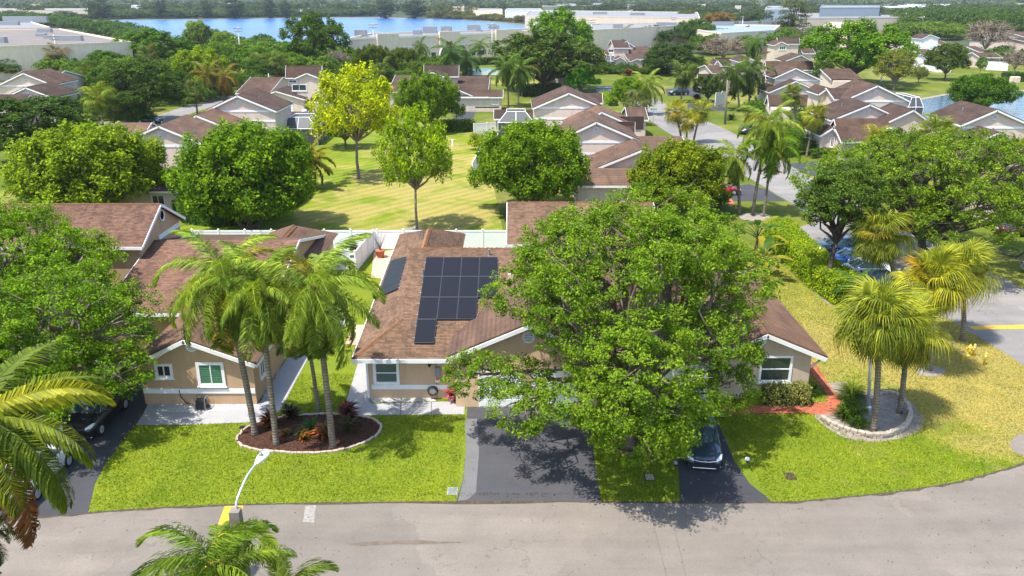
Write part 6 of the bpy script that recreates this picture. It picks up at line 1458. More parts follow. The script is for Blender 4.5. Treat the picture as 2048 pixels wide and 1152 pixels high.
palm_px('queen', 'tallest feather palm in the mid street group', 1505, 430, 1537, 252, QG, nf=26, sc=1.15, r=.17, seed=12, dead=2)
palm_px('queen', 'feather palm with thin bare trunk over the mid street', 1527, 433, 1545, 300, (.10, .18, .010), nf=22, sc=1.0, r=.14, seed=13, dead=3)
palm_px('sabal', 'golden fan palm, left of three at the street bend', 1363, 288, 1350, 222, (.20, .20, .014), nf=26, sc=1.0, r=.17, seed=14)
palm_px('sabal', 'golden fan palm, shortest and middle of three at the street bend', 1372, 290, 1375, 243, (.22, .21, .012), nf=24, sc=.9, r=.17, seed=15)
palm_px('sabal', 'golden fan palm, right of three at the street bend', 1387, 286, 1402, 222, (.19, .20, .014), nf=26, sc=1.05, r=.17, seed=16)
palm_px('queen', 'single feather palm over the side street corner', 1293, 230, 1292, 172, QG, nf=24, sc=1.35, r=.18, seed=17)
palm_px('queen', 'left of two dark feather palms behind the light pole', 1478, 222, 1470, 148, (.06, .10, .018), nf=24, sc=1.5, r=.2, seed=18)
palm_px('queen', 'right of two dark feather palms behind the light pole', 1497, 218, 1502, 142, (.06, .10, .018), nf=24, sc=1.55, r=.2, seed=19)
palm_px('queen', 'feather palm top above the pinkish bare tree', 1502, 150, 1508, 88, (.075, .13, .018), nf=18, sc=1.5, r=.2, seed=20)
palm_px('sabal', 'fan palm in front of the twin gabled villa', 1592, 262, 1585, 192, (.10, .135, .014), nf=26, sc=1.1, r=.17, seed=21)
palm_px('sabal', 'fan palm with a slender trunk by the yellow hedge', 1613, 313, 1632, 232, (.18, .19, .014), nf=28, sc=1.15, r=.16, seed=22)
palm_px('sabal', 'left fan palm of the pair before the pond villas', 1762, 352, 1760, 288, SG, nf=34, sc=1.2, r=.17, seed=23)
palm_px('sabal', 'right fan palm of the pair before the pond villas', 1872, 352, 1878, 270, (.12, .155, .014), nf=36, sc=1.35, r=.18, seed=24)
palm_px('sabal', 'fan palm below the lamp arm at right', 1840, 360, 1838, 305, SG, nf=30, sc=1.1, r=.17, seed=25)
palm_px('sabal', 'fan palm cut by the right edge', 2035, 355, 2032, 300, (.14, .17, .014), nf=28, sc=1.15, r=.17, seed=26)
palm_px('sabal', 'tall fan palm between the dark oaks at left', 208, 262, 198, 196, (.14, .175, .016), nf=28, sc=1.35, r=.18, seed=27)
palm_px('sabal', 'dark fan palm right of the tall one at left', 228, 255, 228, 215, SD, nf=24, sc=1.25, r=.18, seed=28)
palm_px('sabal', 'grey green fan palm above the paired gables house', 150, 205, 148, 160, SD, nf=24, sc=1.35, r=.18, seed=29)
palm_px('sabal', 'second grey green fan palm above the paired gables house', 180, 200, 178, 158, SD, nf=24, sc=1.4, r=.18, seed=30)
palm_px('sabal', 'brownish fan palm behind the leaning pole', 113, 155, 107, 104, (.12, .11, .03), nf=24, sc=1.7, r=.22, seed=31)
palm_px('sabal', 'fan palm beside the back street with thick trunk', 395, 228, 391, 186, SD, nf=24, sc=1.25, r=.18, seed=32)
palm_px('queen', 'orange tinted feather palm, left of two by the back street', 420, 200, 417, 152, (.14, .13, .02), nf=18, sc=1.4, r=.18, seed=33)
palm_px('queen', 'orange tinted feather palm, right of two by the back street', 448, 200, 449, 156, (.16, .12, .02), nf=18, sc=1.3, r=.18, seed=34)
palm_px('sabal', 'fan palm in the crown line above the dark domed oak', 300, 160, 298, 115, SD, nf=22, sc=1.6, r=.2, seed=35)
palm_px('sabal', 'fan palm behind the back lawn, left of the garage house', 768, 175, 764, 142, SD, nf=26, sc=1.5, r=.2, seed=36)
for i_, (x_, ty_, q_) in enumerate([(514, 132, 'left'), (540, 126, 'middle'), (562, 133, 'right')]): palm_px('sabal', q_ + ' one of three grey green fan palms behind the two storey pale house', x_, 160, x_, ty_, SD, nf=26, sc=1.7, r=.2, seed=60 + i_)
palm_px('sabal', 'fan palm at the left end of the beige warehouse', 722, 130, 720, 98, SD, nf=20, sc=1.8, r=.22, seed=37)
palm_px('queen', 'left of two drooping palms beside the dark hedge', 1017, 213, 1014, 136, (.07, .12, .020), nf=24, sc=1.35, r=.17, seed=38)
palm_px('queen', 'right of two drooping palms beside the dark hedge', 1036, 214, 1042, 140, (.07, .12, .020), nf=24, sc=1.35, r=.17, seed=39)
palm_px('queen', 'left feather palm behind the garage house roof', 903, 150, 904, 104, (.06, .12, .020), nf=22, sc=1.9, r=.2, seed=40)
palm_px('queen', 'right feather palm behind the garage house roof', 935, 152, 934, 118, (.045, .09, .016), nf=22, sc=1.7, r=.2, seed=41)
palm_px('queen', 'small palm against the left part of the beige warehouse', 841, 128, 840, 92, (.09, .15, .02), nf=14, sc=1.4, r=.12, seed=42)
palm_px('queen', 'small palm against the right part of the beige warehouse', 959, 122, 959, 90, (.09, .15, .02), nf=14, sc=1.3, r=.12, seed=43)
palm_px('queen', 'pale palm in front of the plain warehouse wall', 1245, 98, 1246, 68, (.09, .14, .02), nf=18, sc=1.9, r=.2, seed=44)
palm_px('sabal', 'bushy fan palm by the dark parked car', 1362, 205, 1366, 150, SD, nf=28, sc=1.55, r=.2, seed=45)
palm_px('sabal', 'low fan palm under the single feather palm', 1280, 250, 1272, 212, (.09, .10, .03), nf=22, sc=1.3, r=.17, seed=46)
palm_px('queen', 'drooping grey palm at the left of the umbrella shaped tree', 1612, 120, 1608, 82, (.06, .09, .035), nf=20, sc=1.9, r=.2, seed=47)
palm_px('cane', 'golden cane palm clump at the end of the curved hedge', 618, 378, 618, 322, (.17, .15, .014), nf=24, sc=1.8, r=.14, seed=48, low=-.9)
# foreground palms on the near verge
fr = random.Random(3)
cb = Vector((-17.2, 20.6, 0)); ct = Vector((-16.2, 22.0, 10.0)); t = thing('coconut_palm', 'coconut palm leaning in from the left edge, big yellow green fronds', 'palm tree', cb)
d = ct - cb; palm_trunk(d.z, (d.x, d.y), .2, .14).build('trunk', M['palmbark'], t, smooth=True, local=True, fixn=False)
for (az, el, vi, k, col, roll) in [(22, 26, 1, 1.0, (.25, .26, .012), .45), (2, 6, 1, .93, (.16, .20, .012), .2), (-18, 2, 1, .98, (.14, .185, .014), -.1), (-42, 2, 1, .9, (.15, .19, .014), .0), (-12, -52, 0, 1.0, (.24, .085, .035), 0), (-10, -14, 1, 1.0, (.14, .185, .014), .1), (50, 20, 0, .9, (.13, .18, .014), .2), (80, 35, 0, .9, (.13, .18, .014), 0), (120, 15, 1, .9, (.12, .17, .014), 0), (160, 30, 0, .9, (.12, .17, .014), 0), (200, 5, 1, .9, (.12, .17, .014), 0), (245, 10, 1, .9, (.12, .17, .014), 0), (300, 60, 0, .9, (.16, .2, .014), 0)]:
    f = link('frond', CF[vi], t); f.location = d; f.scale = (k, k, k); f.rotation_euler = (roll, -R(el), R(az)); f.color = (*col, 1)
    if el < -50: f['label'] = 'dead reddish brown hanging frond'
qt = rp(432, 1148, (0, 18.5, 0), (0, 1, 0)); palm('queen', 'feather palm top rising from the bottom edge beside the lamp pole', (qt.x - .2, 18.4, 0), qt, (.105, .155, .014), nf=26, sc=.74, r=.13, seed=52, low=-.7)
pt = rp(575, 1200, (0, 20.5, 0), (0, 1, 0)); palm('queen', 'lower feather palm just showing its fronds at the bottom edge', (pt.x, 20.5, 0), pt, (.085, .125, .016), nf=16, sc=.6, r=.12, seed=53, low=-.5)
st_ = rp(-30, 1075, (0, 21.5, 0), (0, 1, 0)); palm('queen', 'dark palm fronds poking in at the lower left corner', (st_.x - .3, 21.5, 0), st_, (.05, .085, .014), nf=18, sc=.42, r=.12, seed=54)
# large banana like bird of paradise by the oak
def big_leaf(L=1.5, W=.42, seed=0):
    rng = random.Random(seed); mb = MB(); n = 7; vs = []
    mb.tube([(0, 0, 0), (.7, 0, .15), (1.3, 0, .12)], [.04, .03, .02], 4); b = 1.3
    for i in range(n + 1):
        u = i / n; x = b + L * u; z = .12 - .9 * u * u; ww = W * math.sin(math.pi * min(1, .08 + u * .9)) ** .6 * (1 if i < n else .05); vs += [(x, -ww, z + .1 * ww), (x, 0, z), (x, ww, z + .1 * ww)]
    fs = []
    for i in range(n): fs += [(i * 3, i * 3 + 1, i * 3 + 4, i * 3 + 3), (i * 3 + 1, i * 3 + 2, i * 3 + 5, i * 3 + 4)]
    mb.add(vs, fs); me = bpy.data.meshes.new('big_leaf'); me.from_pydata(mb.v, [], mb.f); me.materials.append(M['frond']); return me
BL = [big_leaf(1.1, .24, 1), big_leaf(1.3, .28, 2)]
for lb, bx, by, hs, nl, sd in (('large leaved plant with paddle leaves at the right side of the oak', 1515, 560, 1.9, 18, 1), ('second paddle leaved plant behind the first, taller', 1508, 525, 2.9, 16, 2)):
    X, Y = gp(bx, by); t = thing('paddle_leaf_plant', lb, 'plant', (X, Y, 0)); MB().tube([(X, Y, 0), (X + .1, Y, hs * .8)], [.16, .1], 8).build('stem', M['fibre'], t, smooth=True); rr = random.Random(sd)
    for i in range(nl):
        f = link('leaf', BL[i % 2], t); f.location = (.1, 0, hs * .8 - .1 * (i % 3)); f.rotation_euler = (rr.uniform(-.3, .3), -rr.uniform(.1, 1.15), i * 2.4); f.color = (*((.045, .10, .012) if i % 5 else (.2, .19, .02)), 1)
# shrubs, crotons and grasses of the beds
def tuft(label, bx, by, n, L, W, col, name='spiky_plant', col2=None, up=.9, seed=1, cat='plant', H0=.1):
    X, Y = gp(bx, by); t = thing(name, label, cat, (X, Y, 0)); rng = np.random.default_rng(seed); V, F = [], []; V2, F2 = [], []
    for i in range(n):
        a = rng.uniform(0, 6.28); e = rng.uniform(.25, 1.35) * up; l = L * rng.uniform(.65, 1.1); dx = np.array([math.cos(a), math.sin(a), 0]); s_ = np.array([-math.sin(a), math.cos(a), 0]); p = np.array([0, 0, H0 * rng.uniform(0, 1)]); VV, FF = (V, F) if (col2 is None or rng.random() < .6) else (V2, F2); b = len(VV)
        m_ = p + (dx * math.cos(e) + np.array([0, 0, math.sin(e)])) * l * .55; q = m_ + (dx * math.cos(e * .4) + np.array([0, 0, math.sin(e * .3) - .2])) * l * .45
        VV += [p - s_ * W * .3, p + s_ * W * .3, m_ + s_ * W * .5, m_ - s_ * W * .5, q]; FF += [(b, b + 1, b + 2, b + 3), (b + 3, b + 2, b + 4, b + 4)]
    for nm, VV, FF, c in (('leaves', V, F, col), ('bright_leaves', V2, F2, col2)):
        if not VV: continue
        me = bpy.data.meshes.new(nm); me.from_pydata([tuple(v) for v in VV], [], [f if f[2] != f[3] else f[:3] for f in FF]); me.materials.append(M['frond']); o = link(nm, me, t); o.color = (*c, 1)
    return t
tuft('red orange croton at the left of the mulch bed', 541, 852, 90, .75, .13, (.16, .05, .02), 'croton', (.30, .07, .02), H0=.5, seed=1)
tuft('dark purple leaved plant at the back of the mulch bed', 582, 838, 90, .75, .12, (.028, .015, .018), 'croton', (.05, .03, .02), H0=.5, seed=2)
tuft('tiny yellow orange croton between the two left palms', 572, 872, 50, .42, .09, (.22, .12, .02), 'croton', (.30, .17, .02), H0=.25, seed=3)
tuft('orange and green croton in front of the spiky plant', 606, 878, 80, .6, .11, (.08, .09, .015), 'croton', (.32, .12, .02), H0=.35, seed=4)
tuft('deep green spiky plant in the middle of the mulch bed', 625, 862, 130, 1.0, .07, (.03, .10, .018), H0=.1, seed=5)
tuft('red and yellow croton beside the right palm trunk', 648, 876, 100, .8, .13, (.14, .09, .02), 'croton', (.36, .09, .04), H0=.5, seed=6)
tuft('dark red cordyline at the back right of the mulch bed', 697, 838, 100, .85, .12, (.05, .02, .02), 'cordyline', (.32, .02, .03), H0=.6, seed=7)
tuft('bronze green croton at the right end of the mulch bed', 700, 862, 100, .8, .12, (.07, .075, .02), 'croton', (.13, .05, .02), H0=.5, seed=8)
tuft('big grassy clump between brick path and fan palms', 1702, 800, 240, 1.5, .05, (.07, .115, .012), 'grass_clump', H0=.2, seed=9)
tuft('grassy clump in the left part of the stone planter', 1690, 838, 200, 1.0, .05, (.07, .12, .012), 'grass_clump', H0=.2, seed=10)
tuft('grassy clump at the front of the stone planter', 1716, 855, 160, .9, .05, (.06, .11, .012), 'grass_clump', H0=.2, seed=11)
tuft('low green plant at the corner of the beige gabled house', 1622, 790, 120, .8, .05, (.05, .10, .012), 'grass_clump', H0=.2, seed=12)
tuft('red leaved shrub bed by the far lawn', 1258, 152, 80, 2.0, .4, (.16, .04, .02), 'croton', (.2, .06, .02), H0=1.2, seed=13)
tuft('red brown croton clump at the foot of the bushy fan palm', 1393, 204, 90, 2.0, .35, (.14, .05, .02), 'croton', (.2, .09, .02), H0=1.0, seed=14)
tuft('straw coloured grass clump at the street bend', 1397, 302, 140, 1.6, .1, (.26, .17, .06), 'grass_clump', H0=.3, seed=15)
tuft('dark agave like plant by the light pole', 1462, 240, 70, 1.8, .2, (.04, .085, .02), H0=.4, seed=16)
for i, (x, y) in enumerate([(968, 214), (985, 213)]): X, Y = gp(x, y); crown_thing('shrub', ['left', 'right'][i] + ' ball shrub under the window of the garage house', 'shrub', (X, Y, 0), PROTO['shrub'][0], PROTO['shrub'][1], (.085, .12, .03), (.95, .95, .7), i)
hedge('hedge', 'long clipped hedge along the parked cars', [gp(1552, 480), gp(1586, 520), gp(1640, 570), gp(1700, 612), gp(1745, 640)], 2.4, 2.05, (.16, .225, .010), dens=240, leaf=.14)
hedge('hedge', 'curved dark green hedge round the left villa garden', [gp(352, 420), gp(380, 445), gp(430, 451), gp(490, 448), gp(545, 434), gp(590, 408), gp(608, 388)], 1.4, 1.6, (.055, .125, .010), dens=120, leaf=.17)
hedge('hedge', 'dark clipped hedge behind the slim lawn tree', [gp(866, 264), gp(948, 262)], 1.6, 1.9, (.055, .105, .010), dens=60, leaf=.24)
hedge('hedge', 'very dark hedge under the wide dark oak', [gp(1044, 193), gp(1118, 190)], 2, 2.6, (.025, .05, .010), dens=26, leaf=.35)
hedge('hedge', 'yellow green hedge strip along the right villa row', [gp(1206, 195), gp(1226, 212)], 1.8, 1.3, (.14, .20, .010), dens=40, leaf=.28)
hedge('hedge', 'variegated pale edged hedge under the big front window', [(gp(1524, 800)[0], 42.22), (gp(1610, 800)[0], 42.22)], .95, 1.05, (.13, .145, .045), dens=330, leaf=.12)
hedge('hedge', 'yellow flowering hedge in front of the pond villa', [gp(1650, 302), gp(1672, 318)], 1.8, 1.1, (.36, .33, .012), dens=70, leaf=.2)
hedge('hedge', 'hedge screen in front of the beige warehouse', [gp(690, 146), gp(800, 140), gp(880, 133), gp(1000, 128)], 3, 2.2, (.045, .08, .010), dens=14, leaf=.5)
hedge('hedge', 'small box hedge round the pump cabinet on the pond lawn', [gp(2008, 163), gp(2040, 163)], 3, 2.4, (.04, .085, .012), dens=26, leaf=.35)
hedge('hedge', 'green hedge beside the porch of the flag house', [gp(1264, 142), gp(1295, 143)], 2.5, 2.2, (.04, .075, .012), dens=20, leaf=.4)
for i, (x, y, r, lb, c) in enumerate([(600, 212, 2.1, 'dark green bush left of the second far garage', (.035, .075, .01)), (622, 210, 2.4, 'tall green bush between the two far garages', (.04, .09, .01)), (618, 221, 1.6, 'low yellow hedge bush between the two far garages', (.22, .24, .012)), (1620, 308, 2.0, 'dark shrub bed below the slender fan palm', (.03, .065, .012)), (1700, 838, .8, 'small round bush in the stone planter', (.055, .11, .012)), (960, 300, 1.8, 'bright little bush beside the white lawn fence', (.13, .185, .01)), (1440, 415, 1.4, 'clipped bush beside the red parked car', (.07, .13, .01))]):
    X, Y = gp(x, y); crown_thing('shrub', lb, 'shrub', (X, Y, 0), PROTO['shrub'][0], PROTO['shrub'][1], c, (r, r, r * .95), i * 1.3)

# ------------------------------------------------------------------ vehicles
PAINT = {}
def paint(nm, c, metal=.35):
    if nm not in PAINT: PAINT[nm] = plain(nm + ' car paint', c, .28, metal, .5, 1.0)
    return PAINT[nm]
def car(label, X, Y, rz, pm, kind='hatch', cat='car', name='parked_car', front_detail=True):
    t = thing(name, label, cat, (X, Y, 0), 'parked cars'); t.rotation_euler = (0, 0, R(rz))
    suv = kind == 'suv'; k = 1.06 if suv else 1.0; W = .90 if not suv else .95; hz = .16 if suv else 0; Ht = 1.46 if kind == 'hatch' else (1.70 if suv else 1.43)
    b = 2.0 if kind != 'sedan' else 1.55
    ST = [(-2.24, .66, .56, .34), (-2.17, .80, .66, .24), (-2.0, .90, .75, .2), (-1.6, .97, .86, .19), (-1.0, 1.0, .955, .19), (0, 1.0, .96, .19), (1.1, 1.0, .97, .19), (1.75, .98, .99 if kind != 'sedan' else .98, .2), (2.08, .93, .98 if kind != 'sedan' else .95, .26), (2.2, .84, .90, .34), (2.25, .74, .80, .42)]
    ring = []
    for y, hw, top, bot in ST:
        hw *= W; top += hz; y *= k; m_ = (top + bot) / 2
        half = [(hw * .86, bot), (hw * .985, bot + .14), (hw, m_ + .02), (hw * .975, top - .10), (hw * .90, top - .015), (hw * .5, top + .028)]
        ring.append([(0, y, bot)] + [(x, y, z) for x, z in half] + [(0, y, top + .04)] + [(-x, y, z) for x, z in half[::-1]])
    nn = len(ring[0]); vs = [p for r_ in ring for p in r_]; fs = []
    for i in range(len(ring) - 1):
        for j in range(nn): fs.append((i * nn + j, i * nn + (j + 1) % nn, (i + 1) * nn + (j + 1) % nn, (i + 1) * nn + j))
    fs += [tuple(range(nn)), tuple(range((len(ring) - 1) * nn, len(ring) * nn))]
    bd = MB().add(vs, fs).build('body', pm, t, smooth=True, local=True)
    # wheel arches, wheels
    for sx in (-1, 1):
        for yy in (-1.38 * k, 1.32 * k):
            MB().lathe([(.40, W * .90), (.40, W * 1.004)], (0, yy, .36), 18, 'x').build('wheel_arch', M['black'], t, local=True).scale = (sx, 1, 1)
            wh = link('wheel', bpy.data.meshes.get('wheel_mesh') or mk_wheel(), t); wh.location = (sx * (W - .09), yy, .33); wh.scale = (sx, 1, 1)
            rm = link('rim', bpy.data.meshes.get('rim_mesh') or mk_rim(), wh)
    # cabin
    zb = .955 + hz - .02; zt = Ht; y0, y1 = -1.05 * k, -.30 * k; y3 = b * k; y2 = (1.45 if kind != 'sedan' else .85) * k; wb, wt = W * .90, W * .68
    def cab(nm, off, m_, pts, fc): return MB().add(pts, fc).build(nm, m_, t, local=True)
    xs = (-1, -.5, 0, .5, 1); fwd = (.0, -.10, -.14, -.10, 0)
    A = [(x * wb, y0 + f, zb) for x, f in zip(xs, fwd)]; B = [(x * wt, y1 + f * .6, zt - .03 + (.03 if abs(x) < .9 else 0)) for x, f in zip(xs, fwd)]
    C_ = [(x * wt, y2 - f * .4, zt - .05 + (.03 if abs(x) < .9 else 0)) for x, f in zip(xs, fwd)]; D = [(x * wb * .96, y3 - f * .5, zb + .02) for x, f in zip(xs, fwd)]
    strip = lambda a, c: (a + c, [(i, i + 1, i + 6, i + 5) for i in range(4)])
    cab('windshield', 0, M['cglass'], *strip(A, B)); cab('rear_window', 0, M['cglass'], *strip(C_, D))
    cab('roof', 0, pm, *strip(B, C_))
    for sx in (0, -1):
        a, b_, c, d_ = A[sx], B[sx], C_[sx], D[sx]; m1 = tuple((a[i] * .52 + d_[i] * .48) for i in range(3)); m2 = tuple((b_[i] * .5 + c[i] * .5) for i in range(3))
        cab('side_window', 0, M['cglass'], [a, m1, m2, b_], [(0, 1, 2, 3)]); cab('side_window', 0, M['cglass'], [m1, d_, c, m2], [(0, 1, 2, 3)])
        pl_ = MB(); pl_.tube([a, b_, c, d_], .035, 6); pl_.tube([m1, m2], .03, 6); pl_.build('pillar', pm, t, local=True, smooth=True)
        s_ = 1 if a[0] > 0 else -1
        mr = MB(); mr.tube([(s_ * W * .93, y0 + .22, zb + .0), (s_ * (W + .1), y0 + .18, zb + .06)], .025, 5); mr.obox((s_ * (W + .15), y0 + .2, zb + .09), (.11, 0, 0), (0, .05, .01), (0, 0, .075)); o = mr.build('mirror', pm, t, local=True); bv = o.modifiers.new('b', 'BEVEL'); bv.width = .03; bv.segments = 2
        # door seam and handle
        MB().box(s_ * W * .999 - .004, s_ * W * .999 + .004, .02, .035, .35, zb - .1).build('door_seam', M['black'], t, local=True)
        MB().box(min(s_ * W, s_ * (W + .025)), max(s_ * W, s_ * (W + .025)), .15, .34, zb - .24, zb - .20).build('door_handle', M['chrome'], t, local=True)
    f0 = -2.24 * k
    # lights, grille, bumper
    for s_ in (-1, 1):
        hl = MB(); q = [(s_ * W * .60, f0 + .03, .60 + hz), (s_ * W * .90, f0 + .22, .64 + hz), (s_ * W * .955, f0 + .52, .76 + hz), (s_ * W * .86, f0 + .42, .79 + hz), (s_ * W * .62, f0 + .10, .70 + hz)]
        o_ = [(x, y - .05, z + .012) for x, y, z in q]; hl.add(o_, [(0, 1, 2, 3, 4)]); hl.add(o_ + q, [(i, (i + 1) % 5, 5 + (i + 1) % 5, 5 + i) for i in range(5)]); hl.build('headlight', M['lamp_glass'], t, local=True)
        MB().box(min(s_ * W * .6, s_ * W * .93), max(s_ * W * .6, s_ * W * .93), 2.10 * k, 2.245 * k, .72 + hz, .88 + hz).build('tail_light', M['redlamp'], t, local=True)
        MB().lathe([(.06, 0), (.06, .03)], (s_ * W * .72, f0 + .06, .42), 10, 'y').build('fog_light', M['lamp_glass'], t, local=True)
    g = MB(); g.add([(-.50, f0 - .02, .70 + hz), (.50, f0 - .02, .70 + hz), (.56, f0 - .03, .60 + hz), (.46, f0 - .035, .50 + hz), (-.46, f0 - .035, .50 + hz), (-.56, f0 - .03, .60 + hz)], [(0, 1, 2, 3, 4, 5)]); g.build('grille', M['black'], t, local=True)
    ch = MB().tube([(-.56, f0 - .03, .66 + hz), (-.2, f0 - .05, .60 + hz), (.2, f0 - .05, .60 + hz), (.56, f0 - .03, .66 + hz)], .018, 5); ch.lathe([(.05, 0), (.06, .015), (.03, .02)], (0, f0 - .05, .62 + hz), 10, 'y'); ch.build('grille_bar', M['chrome'], t, local=True)
    lo = MB(); lo.add([(-.78, f0 + .06, .44), (.78, f0 + .06, .44), (.70, f0 - .01, .28), (-.70, f0 - .01, .28)], [(0, 1, 2, 3)]); lo.obox((0, f0 + .04, .36), (.74, 0, 0), (0, .05, 0), (0, 0, .09)); lo.build('lower_bumper', M['black'], t, local=True)
    MB().tube([(-.80, f0 + .14, .27), (-.5, f0 - .03, .24), (.5, f0 - .03, .24), (.80, f0 + .14, .27)], .022, 5).build('bumper_strip', M['chrome'], t, local=True)
    MB().box(-.26, .26, 2.245 * k, 2.262 * k, .66 + hz, .80 + hz).build('license_plate', M['white'], t, local=True)
    MB().box(-.8, .8, 2.14 * k, 2.27 * k, .34, .48).build('rear_bumper', M['black'] if suv else pm, t, local=True)
    w1 = MB(); w1.tube([(-.5, y0 - .06, zb + .03), (.05, y0 + .03, zb + .10)], .012, 4); w1.tube([(.1, y0 - .09, zb + .02), (.62, y0 + .06, zb + .12)], .012, 4); w1.build('wiper', M['black'], t, local=True)
    return t
M['cglass'] = plain('car glass', (.025, .05, .055), .05, 0, .9)
def mk_wheel():
    o = MB().lathe([(.20, -.10), (.31, -.11), (.335, -.07), (.335, .07), (.31, .10), (.20, .09)], (0, 0, 0), 20, 'x').build('wheel_mesh', M['rubber'], None, smooth=True); me = o.data; me.name = 'wheel_mesh'; bpy.data.objects.remove(o); return me
def mk_rim():
    mb = MB()
    for i in range(5):
        a = i * 1.2566; mb.obox((.10, .11 * math.cos(a), .11 * math.sin(a)), (.015, 0, 0), (0, .10 * math.cos(a), .10 * math.sin(a)), (0, -.03 * math.sin(a), .03 * math.cos(a)))
    mb.lathe([(.05, .08), (.05, .115)], (0, 0, 0), 10, 'x'); mb.lathe([(.19, .07), (.215, .095), (.215, .105), (.20, .105)], (0, 0, 0), 20, 'x')
    o = mb.build('rim_mesh', M['steel'], None); me = o.data; me.name = 'rim_mesh'; bpy.data.objects.remove(o); return me
cx, cy = gp(1408, 945); car('dark blue grey hatchback under the oak, facing the street', cx + .28, cy + 2.25, -7, paint('slate', (.035, .055, .085)), 'hatch')
cx, cy = gp(28, 1022); car('white sport utility car behind the coconut fronds, rear to the street', cx - .3, cy + 2.3, 180, paint('white', (.72, .73, .74), 0), 'suv')
cx, cy = gp(205, 872); car('black car in the shade of the left house driveway', cx - 1.0, cy + 1.6, 0, paint('black', (.012, .012, .014)), 'suv')
for i, (lab, yy, pm, kd) in enumerate([('black sedan by the hedge, nearest of the row of four', 61.9, paint('midnight', (.015, .028, .06)), 'sedan'), ('white sedan between the black and the bright blue car', 64.7, paint('white', (.72, .73, .74), 0), 'sedan'), ('bright blue sedan next to the white one', 67.6, paint('blue', (.015, .08, .32)), 'sedan'), ('dark navy car at the far end of the row of four', 70.6, paint('navy', (.02, .04, .09)), 'suv')]):
    car(lab, 28.9 + .1 * i, yy, -90, pm, kd)
cx, cy = gp(1440, 388); car('red car on the driveway beside the mid street', cx, cy, 90, paint('red', (.42, .012, .025), .1), 'hatch')
cx, cy = gp(1357, 190); car('dark sport utility car beside the bushy fan palm', cx, cy, -75, paint('black', (.012, .012, .014)), 'suv')
cx, cy = gp(1722, 352); car('dark blue car behind the right oak on the pond villa driveway', cx, cy, 180, paint('navy', (.02, .04, .09)), 'suv')
cx, cy = gp(1492, 266); car('dark car with red lamps half hidden by the mid street palms', cx, cy, 150, paint('black', (.012, .012, .014)), 'hatch')
cx, cy = gp(2046, 548); car('silver car cut by the right edge beside the road', cx + 2.4, cy, 90, paint('silver', (.45, .46, .48)), 'sedan')
cx, cy = gp(2038, 470); car('dark red car under the right edge of the wide oak', cx, cy, 90, paint('maroon', (.12, .02, .025)), 'sedan')
cx, cy = gp(160, 243); car('dark car under the domed oak by the back street', *gp(300, 246), 80, paint('slate', (.035, .055, .085)), 'hatch')

# ------------------------------------------------------------------ small things
def at(px, py): x, y = gp(px, py); return (x, y, 0)
p = at(1937, 712); t = thing('fire_hydrant', 'yellow fire hydrant between four yellow bollards', 'fire hydrant', p)
MB().lathe([(.17, 0), (.17, .05), (.12, .07), (.115, .52), (.15, .54), (.15, .60), (.13, .66), (.07, .76), (.03, .80), (.03, .84)], p, 14).build('body', M['hydrant'], t, smooth=True)
for a in (0, 2.1, -2.1): q = MB(); d = Vector((math.cos(a), math.sin(a), 0)); q.tube([Vector(p) + Vector((0, 0, .45)), Vector(p) + d * .22 + Vector((0, 0, .45))], [.07, .075], 8); q.build('outlet', M['hydrant'], t)
for (x, y, lb) in [(1901, 706, 'yellow bollard farthest left of the hydrant'), (1924, 726, 'yellow bollard just in front of the hydrant'), (1946, 712, 'yellow bollard right behind the hydrant'), (1968, 730, 'yellow bollard farthest right of the hydrant')]:
    p = at(x, y); t = thing('bollard', lb, 'bollard', p, 'yellow bollards round the hydrant'); MB().lathe([(.075, -.05), (.075, .78), (.06, .83), (.02, .85)], p, 12).build('post', M['hydrant'], t, smooth=True); MB().lathe([(.078, .60), (.078, .68)], p, 12).build('band', M['white'], t)
p = at(903, 803); t = thing('flower_pot', 'pale pot at the garage corner', 'flower pot', p); MB().lathe([(.14, 0), (.20, .36), (.22, .38), (.22, .42), (.18, .42), (.17, .36)], p, 14).build('pot', M['edging'], t, smooth=True)
tt = tuft('bright pink cordyline growing in the pale pot by the garage', 903, 803, 50, .6, .12, (.40, .025, .11), 'pink_plant', (.50, .08, .17), H0=.65, seed=21, cat='potted plant')
p = at(761, 515); t = thing('flower_pot', 'terracotta pot with a bare little shrub on the back patio', 'flower pot', p); MB().lathe([(.28, 0), (.42, .6), (.45, .62), (.45, .7), (.38, .7)], p, 14).build('pot', M['terracotta'], t, smooth=True)
tw = MB(); 
for i in range(9): a = i * .7; tw.tube([(p[0], p[1], .6), (p[0] + .2 * math.cos(a), p[1] + .2 * math.sin(a), 1.3), (p[0] + .7 * math.cos(a), p[1] + .7 * math.sin(a), 2.0 + .1 * (i % 3))], [.03, .02, .008], 4)
tw.build('twigs', M['bark'], t)
p = at(703, 515); t = thing('grill', 'covered dark grill on the white side patio', 'grill', p); MB().prism([(-.55, .75), (.55, .75), (.55, 1.0), (.35, 1.25), (-.35, 1.25), (-.55, 1.0)], p[1] - .35, p[1] + .35).build('lid', M['black'], t).location.x = 0
t.children[0].location = (p[0] - 0, 0, 0)
for s_ in (-.45, .45): MB().box(p[0] + s_ - .03, p[0] + s_ + .03, p[1] - .3, p[1] + .3, 0, .75).build('leg', M['black'], t)
q = pl(866, 780, YW); t = thing('garden_hose', 'coiled dark garden hose hanging on the peach wall', 'hose', (q[0], YW - .1, q[1])); hs = MB(); pts = [(q[0] + (.30 - .006 * (k % 7)) * math.cos(k * .42), YW - .08 - .022 * (k / 15), q[1] + (.30 - .006 * (k % 7)) * math.sin(k * .42)) for k in range(75)]; hs.tube(pts, .02, 6).build('hose', M['black'], t, smooth=True); MB().lathe([(.18, 0), (.2, .12), (.12, .16)], (q[0], YW - .16, q[1]), 12, 'y').build('hose_bracket', M['alu'], t)
